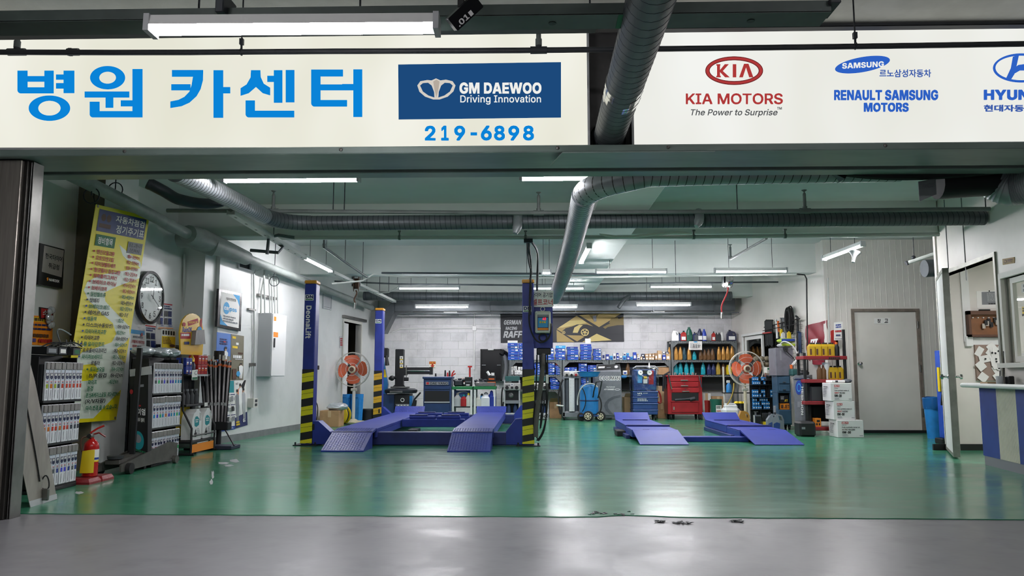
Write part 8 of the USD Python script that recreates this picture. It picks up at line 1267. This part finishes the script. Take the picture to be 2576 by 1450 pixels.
# office corner, door, counter --------------------------------------------------------------------------
OA, OB = (5.54, 10.68), (4.93, 7.2); PO = Plane((*OA, 0), (OB[0] - OA[0], OB[1] - OA[1], 0)); s_ = lambda u, v=900: PO.px(u, v)
ho = (.14, -.1, s_(2519)[0], s_(2455, 663)[1]); hw = (s_(2540)[0], s_(2545, 914)[1], s_(2700)[0], s_(2560, 692)[1]); Lo = math.hypot(OB[0] - OA[0], OB[1] - OA[1])
wall('wall_office', OA, OB, 0, 3.35, M['panel_cream'], .1, holes=[ho, (hw[0], hw[1], Lo - .3, hw[3])]); struct('wall_office_001', G().box(5.56, 7.5, 10.6, 10.7, 0, 3.35), M['panel_cream']); struct('wall_office_002', G().box(7.0, 7.1, 6.6, 10.6, 0, 3.35).box(4.9, 7.1, 6.5, 6.6, 0, 3.35), M['panel_cream']); struct('ceiling_office', G().prism(Polygon([(5.58, 10.6), (7.1, 10.6), (7.1, 6.6), (4.95, 6.6)]), Plane((0, 0, 0), (1, 0, 0), (0, 1, 0)), 2.55, 2.6), M['ceiling_paint'])
g = G(); fr = sbox(ho[0] - .05, 0, ho[2] + .05, ho[3] + .05).difference(sbox(ho[0], -.1, ho[2], ho[3])); struct('trim_2', g.prism(fr, PO, -.11, .02), mat('alu_grey', '97988f', r=.4, metal=.4, var=.4))
struct('trim_3', G().prism(sbox(-.03, 0, .05, 3.3), PO, .0, .02), M['panel_cream'])
for x, zz in ((.45, (2.15, 3.3)), (1.05, (2.15, 3.3))): struct('trim_4', G().prism(sbox(x, zz[0], x + .012, zz[1]), PO, .0, .008), M['base_grey'])
struct('baseboard_office', G().box(5.3, 7.0, 10.57, 10.6, 0, .08), M['black'])
h0 = PO.w([(ho[0] + .0, 0)], .03)[0]; PD = Plane(h0, np.array([5.03, 9.5, 0]) - h0); wd = np.linalg.norm(np.array([5.03, 9.5]) - h0[:2]); zd = ho[3] - .03
t = Thing('door_3', kind='structure'); i = t.part('door_leaf', G().prism(sbox(.05, .06, wd - .05, zd - .05), PD, -.03, .03), M['white'], smooth=False); t.part('leaf_frame', G().prism(sbox(0, .02, wd, zd).difference(sbox(.05, .06, wd - .05, zd - .05)), PD, -.035, .035), M['alu_grey'], smooth=False)
for s in (1, -1): k = PD.w([(wd - .07, .97)], .035 * s)[0]; t.part('door_knob', G().lathe([(.03, 0), (.012, .01), (.012, .04), (.032, .055), (.03, .08), (.001, .09)], 16, k, PD.n * s), M['chrome'], under=i)
t.part('film_patch', G().prism(Polygon([(.1, 1.4), (.7, 1.52), (.7, 1.62), (.1, 1.5)]), PD, -.034, -.031), M['ink_sky'], under=i, smooth=False)
for zz in (.3, 1.6): t.part('hinge', G().cyl(PD.w([(0, zz)])[0], PD.w([(0, zz + .1)])[0], .014, 8), M['iron_dark'])
t.done()
t = Thing('window_2', kind='structure'); wx1 = Lo - .3; fr = sbox(hw[0] - .06, hw[1] - .03, wx1 + .05, hw[3] + .06).difference(sbox(hw[0], hw[1], wx1, hw[3])); t.part('window_frame', G().prism(fr, PO, -.1, .04), M['off_white'], smooth=False); t.part('sill', G().prism(sbox(hw[0] - .1, hw[1] - .05, wx1, hw[1]), PO, 0, .09), M['off_white'], smooth=False); q0 = s_(2551)[0]
fr = sbox(q0, hw[1] + .01, q0 + .75, hw[3] - .01); i = t.part('sash', G().prism(fr.difference(fr.buffer(-.06, join_style=2)), PO, -.05, -.01), M['off_white'], smooth=False); t.part('pane', G().prism(fr.buffer(-.05, join_style=2), PO, -.032, -.028), glass('pane_clear', (.93, .95, .94), .02), under=i, smooth=False); t.part('window_channel', G().prism(sbox(hw[0], hw[1], hw[0] + .05, hw[3]), PO, -.08, -.02), M['alu_grey'], smooth=False); t.done()
card('warning_sticker', 'yellow and black warning sticker on the office window pane', 'sticker', PO, [(2564, 773), (2600, 768), (2602, 790), (2566, 796)], M['ink_yellow'], lambda pr: (lines(pr, M['ink'], .05, .1, .95, .6, 2, .3, 5), pr.rect(M['ink'], 0, .78, 1, 1)), th=.001, off=-.026)
card('plan_sheet', 'white sheet with small drawings on the office window pane', 'notice', PO, [(2562, 715), (2610, 708), (2610, 735), (2563, 738)], M['paper'], lambda pr: [pr.rect(M['ink_grey'], .1 + .25 * (k % 3), .1 + .45 * (k // 3), .25 + .25 * (k % 3), .4 + .45 * (k // 3)) for k in range(6)], th=.001, off=-.026)
card('brass_plate', 'small brass plate with a round emblem above the office window', 'plaque', PO, [(2523, 652), (2553, 647), (2553, 662), (2524, 667)], M['kraft_pale'], lambda pr: (pr.ell(M['ink_brown'], .25, .5, .14, .3), pr.ell(M['kraft_pale'], .25, .5, .08, .18), lines(pr, M['ink_brown'], .45, .25, .9, .5, 1, .1, 2), lines(pr, M['ink_brown'], .45, .6, .92, .75, 1, .2, 1)), th=.006, off=.0)
PF2 = front(10.6)
card('office_notice', 'pinned printed notice sheet on the inner office wall above the key case', 'notice', PF2, [(2456, 733), (2540, 730), (2540, 775), (2458, 776)], M['paper'], lambda pr: (pr.rect(M['ink_grey'], .15, .06, .85, .8), lines(pr, M['ink'], .35, .72, .6, .8, 1, .2, 2), pr.ell(M['ink'], .38, .02, .02, .04), lines(pr, M['light_grey'], .3, .15, .75, .65, 6, .5, 3)), th=.003, off=.0)
t = Thing('key_case', 'brown open key case with bunches of black keys on the inner office wall', 'key cabinet'); a = fb(2440, 782, 2556, 848, 10.5, .09); t.part('back_board', G().box(a[0], a[1], 10.57, 10.6, a[4], a[5]), mat('wood_brown', '8a5a34', r=.5, var=.3)); t.part('case_frame', G().box(a[0], a[0] + .03, 10.5, 10.6, a[4], a[5]).box(a[1] - .03, a[1], 10.5, 10.6, a[4], a[5]).box(a[0], a[1], 10.5, 10.6, a[5] - .05, a[5]).box(a[0], a[1], 10.5, 10.6, a[4], a[4] + .03), M['ink_brown']); t.part('handle', G().box(a[0] + .15, a[0] + .3, 10.5, 10.54, a[5], a[5] + .02, .01), M['black'])
for k in range(7): t.part('hook', G().cyl((a[0] + .08 + .07 * k, 10.57, a[5] - .09), (a[0] + .08 + .07 * k, 10.54, a[5] - .09), .008, 6), M['white'])
t.done()
for k, (u, v) in enumerate(((2487, 812), (2512, 808))): t = Thing('key_bunch', f'bunch of black car keys on the brown key case, {("over the white hooks", "half behind the window frame")[k]}', 'keys'); c = P(u, v, 10.54); rg = np.random.default_rng(k); [t.part('key', G().hull(c + rg.normal(0, .03, 3) * (1, .2, 1.2) + np.array([(x, y, z) for x in (-.02, .02) for y in (-.008, .008) for z in (-.035, .03)])), M['black'] if q < 4 else M['steel']) for q in range(6)]; t.done()
t = Thing('cable_trunking', 'white cable trunking and junction box on the inner office wall', 'trunking'); t.part('trunk', G().box(*fb(2432, 850, 2560, 868, 10.575, .024)).box(*fb(2427, 640, 2432, 860, 10.575, .024)), M['white'], smooth=False); t.part('junction_box', G().box(*fb(2432, 846, 2448, 872, 10.55, .049), .006), M['white'], smooth=False); t.done()
t = Thing('note_board', 'brown pinboard covered with tilted white notes behind the counter', 'pinboard'); a = fb(2458, 868, 2530, 958, 10.57, .03); t.part('board', G().box(*a), mat('board_taupe', '9a8478', r=.8)); rg = np.random.default_rng(9)
for k in range(20):
    w, h = rg.uniform(.05, .08), rg.uniform(.08, .12); c = (rg.uniform(a[0] + .05, a[1] - .03), rg.uniform(a[4] + .04, a[5] - .02)); sh = affinity.rotate(sbox(c[0] - w, c[1] - h / 2, c[0] + w, c[1] + h / 2), rg.uniform(-60, 60)); i = t.part('note', G().prism(sh, PF2, .032 + .0012 * k, .033 + .0012 * k), M['paper'], smooth=False)
    if k % 3 == 0: t.part('pin', G().sph((c[0], 10.6 - .06, c[1]), .012, 1), M['black'], under=i)
t.done()
lamp((6.0, 9.2, 2.5), (6.0, 8.1, 2.5), 'tube lamp on the office ceiling behind the window', w=.1, rods=False)
CA, CB = np.array([5.03, 8.94, 0]), np.array([4.78, 7.1, 0]); PCt = Plane(CA, CB - CA); Lc_ = np.linalg.norm(CB - CA); t = Thing('service_counter', 'white-topped service counter with blue and cream striped front', 'counter')
t.part('kick_base', G().prism(sbox(.02, 0, Lc_, .1), PCt, -.14, -.0), M['grey'], smooth=False); t.part('body', G().prism(sbox(0, .1, Lc_, .85), PCt, -.14, -.004), M['white'], smooth=False); s = 0; mat('stripe_blue', '1d3f96', r=.45, var=.2); mat('stripe_cream', 'cfcdb4', r=.5, var=.2)
bs = [0.] + [PCt.px(u, 1000)[0] for u in (2507, 2556)]; w_ = bs[2] - bs[1]; k = 0; e = bs + [bs[2] + w_ * .8 * q for q in range(1, 8)]
for k in range(len(e) - 1):
    if e[k] < Lc_:
        i = t.part('front_panel', G().prism(sbox(e[k], .1, min(e[k + 1], Lc_), .85), PCt, -.004, .004), M['stripe_blue' if k % 2 == 0 else 'stripe_cream'], ('blue' if k % 2 == 0 else 'cream') + ' stripe', smooth=False)
        if k % 2: t.part('groove', G().prism(union_all([sbox(e[k] + .02 * q + .01, .1, e[k] + .02 * q + .014, .85) for q in range(int((min(e[k + 1], Lc_) - e[k]) / .02))]), PCt, .004, .005), M['off_white'], under=i, smooth=False, kind='stuff')
t.part('worktop', G().prism(sbox(-.2, .865, Lc_, .89), PCt, -.15, .1), M['dark_grey'], 'dark top', smooth=False); t.part('rounded_edge', G().cyl(PCt.w([(-.2, .875)], .1)[0], PCt.w([(Lc_, .875)], .1)[0], .026, 14).cyl(PCt.w([(-.2, .875)], .1)[0], PCt.w([(-.2, .875)], -.13)[0], .026, 14), M['white']); t.done()
t = Thing('pen_cup', 'clear and black pen holder with a pen on the counter end', 'pen holder'); c = PCt.w([(.42, .89)], -.04)[0]; t.part('cup', G().lathe([(.02, .0), (.035, 0), (.035, .09), (.03, .09)], 12, c), M['laminate']); t.part('pen', G().cyl(c + (0, 0, .02), c + (.01, 0, .15), .005, 6), M['black']); t.part('black_block', G().box(c[0] + .04, c[0] + .1, c[1] - .1, c[1] - .02, c[2], c[2] + .09, .008), M['black']); t.done()
rbox('note_pad', 'low pale paper pad lying on the counter end', 'paper pad', PCt.w([(.2, 0)], .05)[0][0], PCt.w([(.2, 0)], -.1)[0][0], PCt.w([(.3, 0)], -.0)[0][1], .14, .89, .025, 'kraft_pale', None, .003); solo('phone_cable', G().tube(wob([PCt.w([(.3, 1.25)], -.15)[0], PCt.w([(.32, 1.02)], -.13)[0], PCt.w([(.4, .9)], -.08)[0]], 12), .006, 5), M['rubber'], 'thin black cord dropping from the office window sill to the counter', 'cord')
# blue machine and bin at the office corner
t = Thing('blue_machine', 'tall blue machine with a white instruction sheet beside the office corner', 'machine'); Y = 11.5; a = fb(2362, 882, 2410, 1110, Y, .4); i = t.part('cabinet', G().box(a[0] + .08, a[0] + .5, Y, Y + .14, .08, a[5], .01), mat('machine_blue', '2450b8', r=.4, var=.2), smooth=False); pr = Print(front(Y), [(2366, 890), (2384, 890), (2386, 930), (2368, 930)], .003); pr.rect(M['paper'], 0, 0, 1, 1, 'instruction_sheet'); lines(pr, M['ink_grey'], .15, .12, .85, .85, 7, .5, 3); pr.to(t, i); t.part('yellow_strip', G().box(a[0] + .06, a[0] + .08, Y, Y + .06, .75, 1.1), M['yellow']); t.part('foot', G().box(a[0] + .02, a[0] + .5, Y - .05, Y + .16, 0, .08, .01), M['black']); t.part('power_lead', G().tube(wob([P(2384, 945, Y - .02), P(2372, 985, Y - .05), P(2369, 1020, Y - .03)], 14), .015, 6), M['rubber']); t.done()
t = Thing('plastic_bin', 'blue plastic bin with a liner beside the tall blue machine', 'bin'); Y = 12.5; c = (P(2347, 1050, Y)[0] + .02, Y, 0); h = P(2340, 1003, Y)[2]; r = .15; t.part('bucket', G().lathe([(.01, 0), (r * .75, 0), (r, h), (r * .95, h), (r * .72, .03), (.01, .03)], 20, c), M['bin_blue']); rad = G().lathe([(r * .98, h - .16), (r * 1.08, h - .1), (r * 1.05, h + .01), (r * .95, h + .02), (r * .9, h - .08)], 24, c); rad.v[0] = rad.v[0] + (usdkit.meshkit.fbm(rad.v[0] * 12, 3, 3)[:, None] - .5) * .05; t.part('liner', rad, mat('liner_blue', '1f5f9e', r=.25)); t.done()
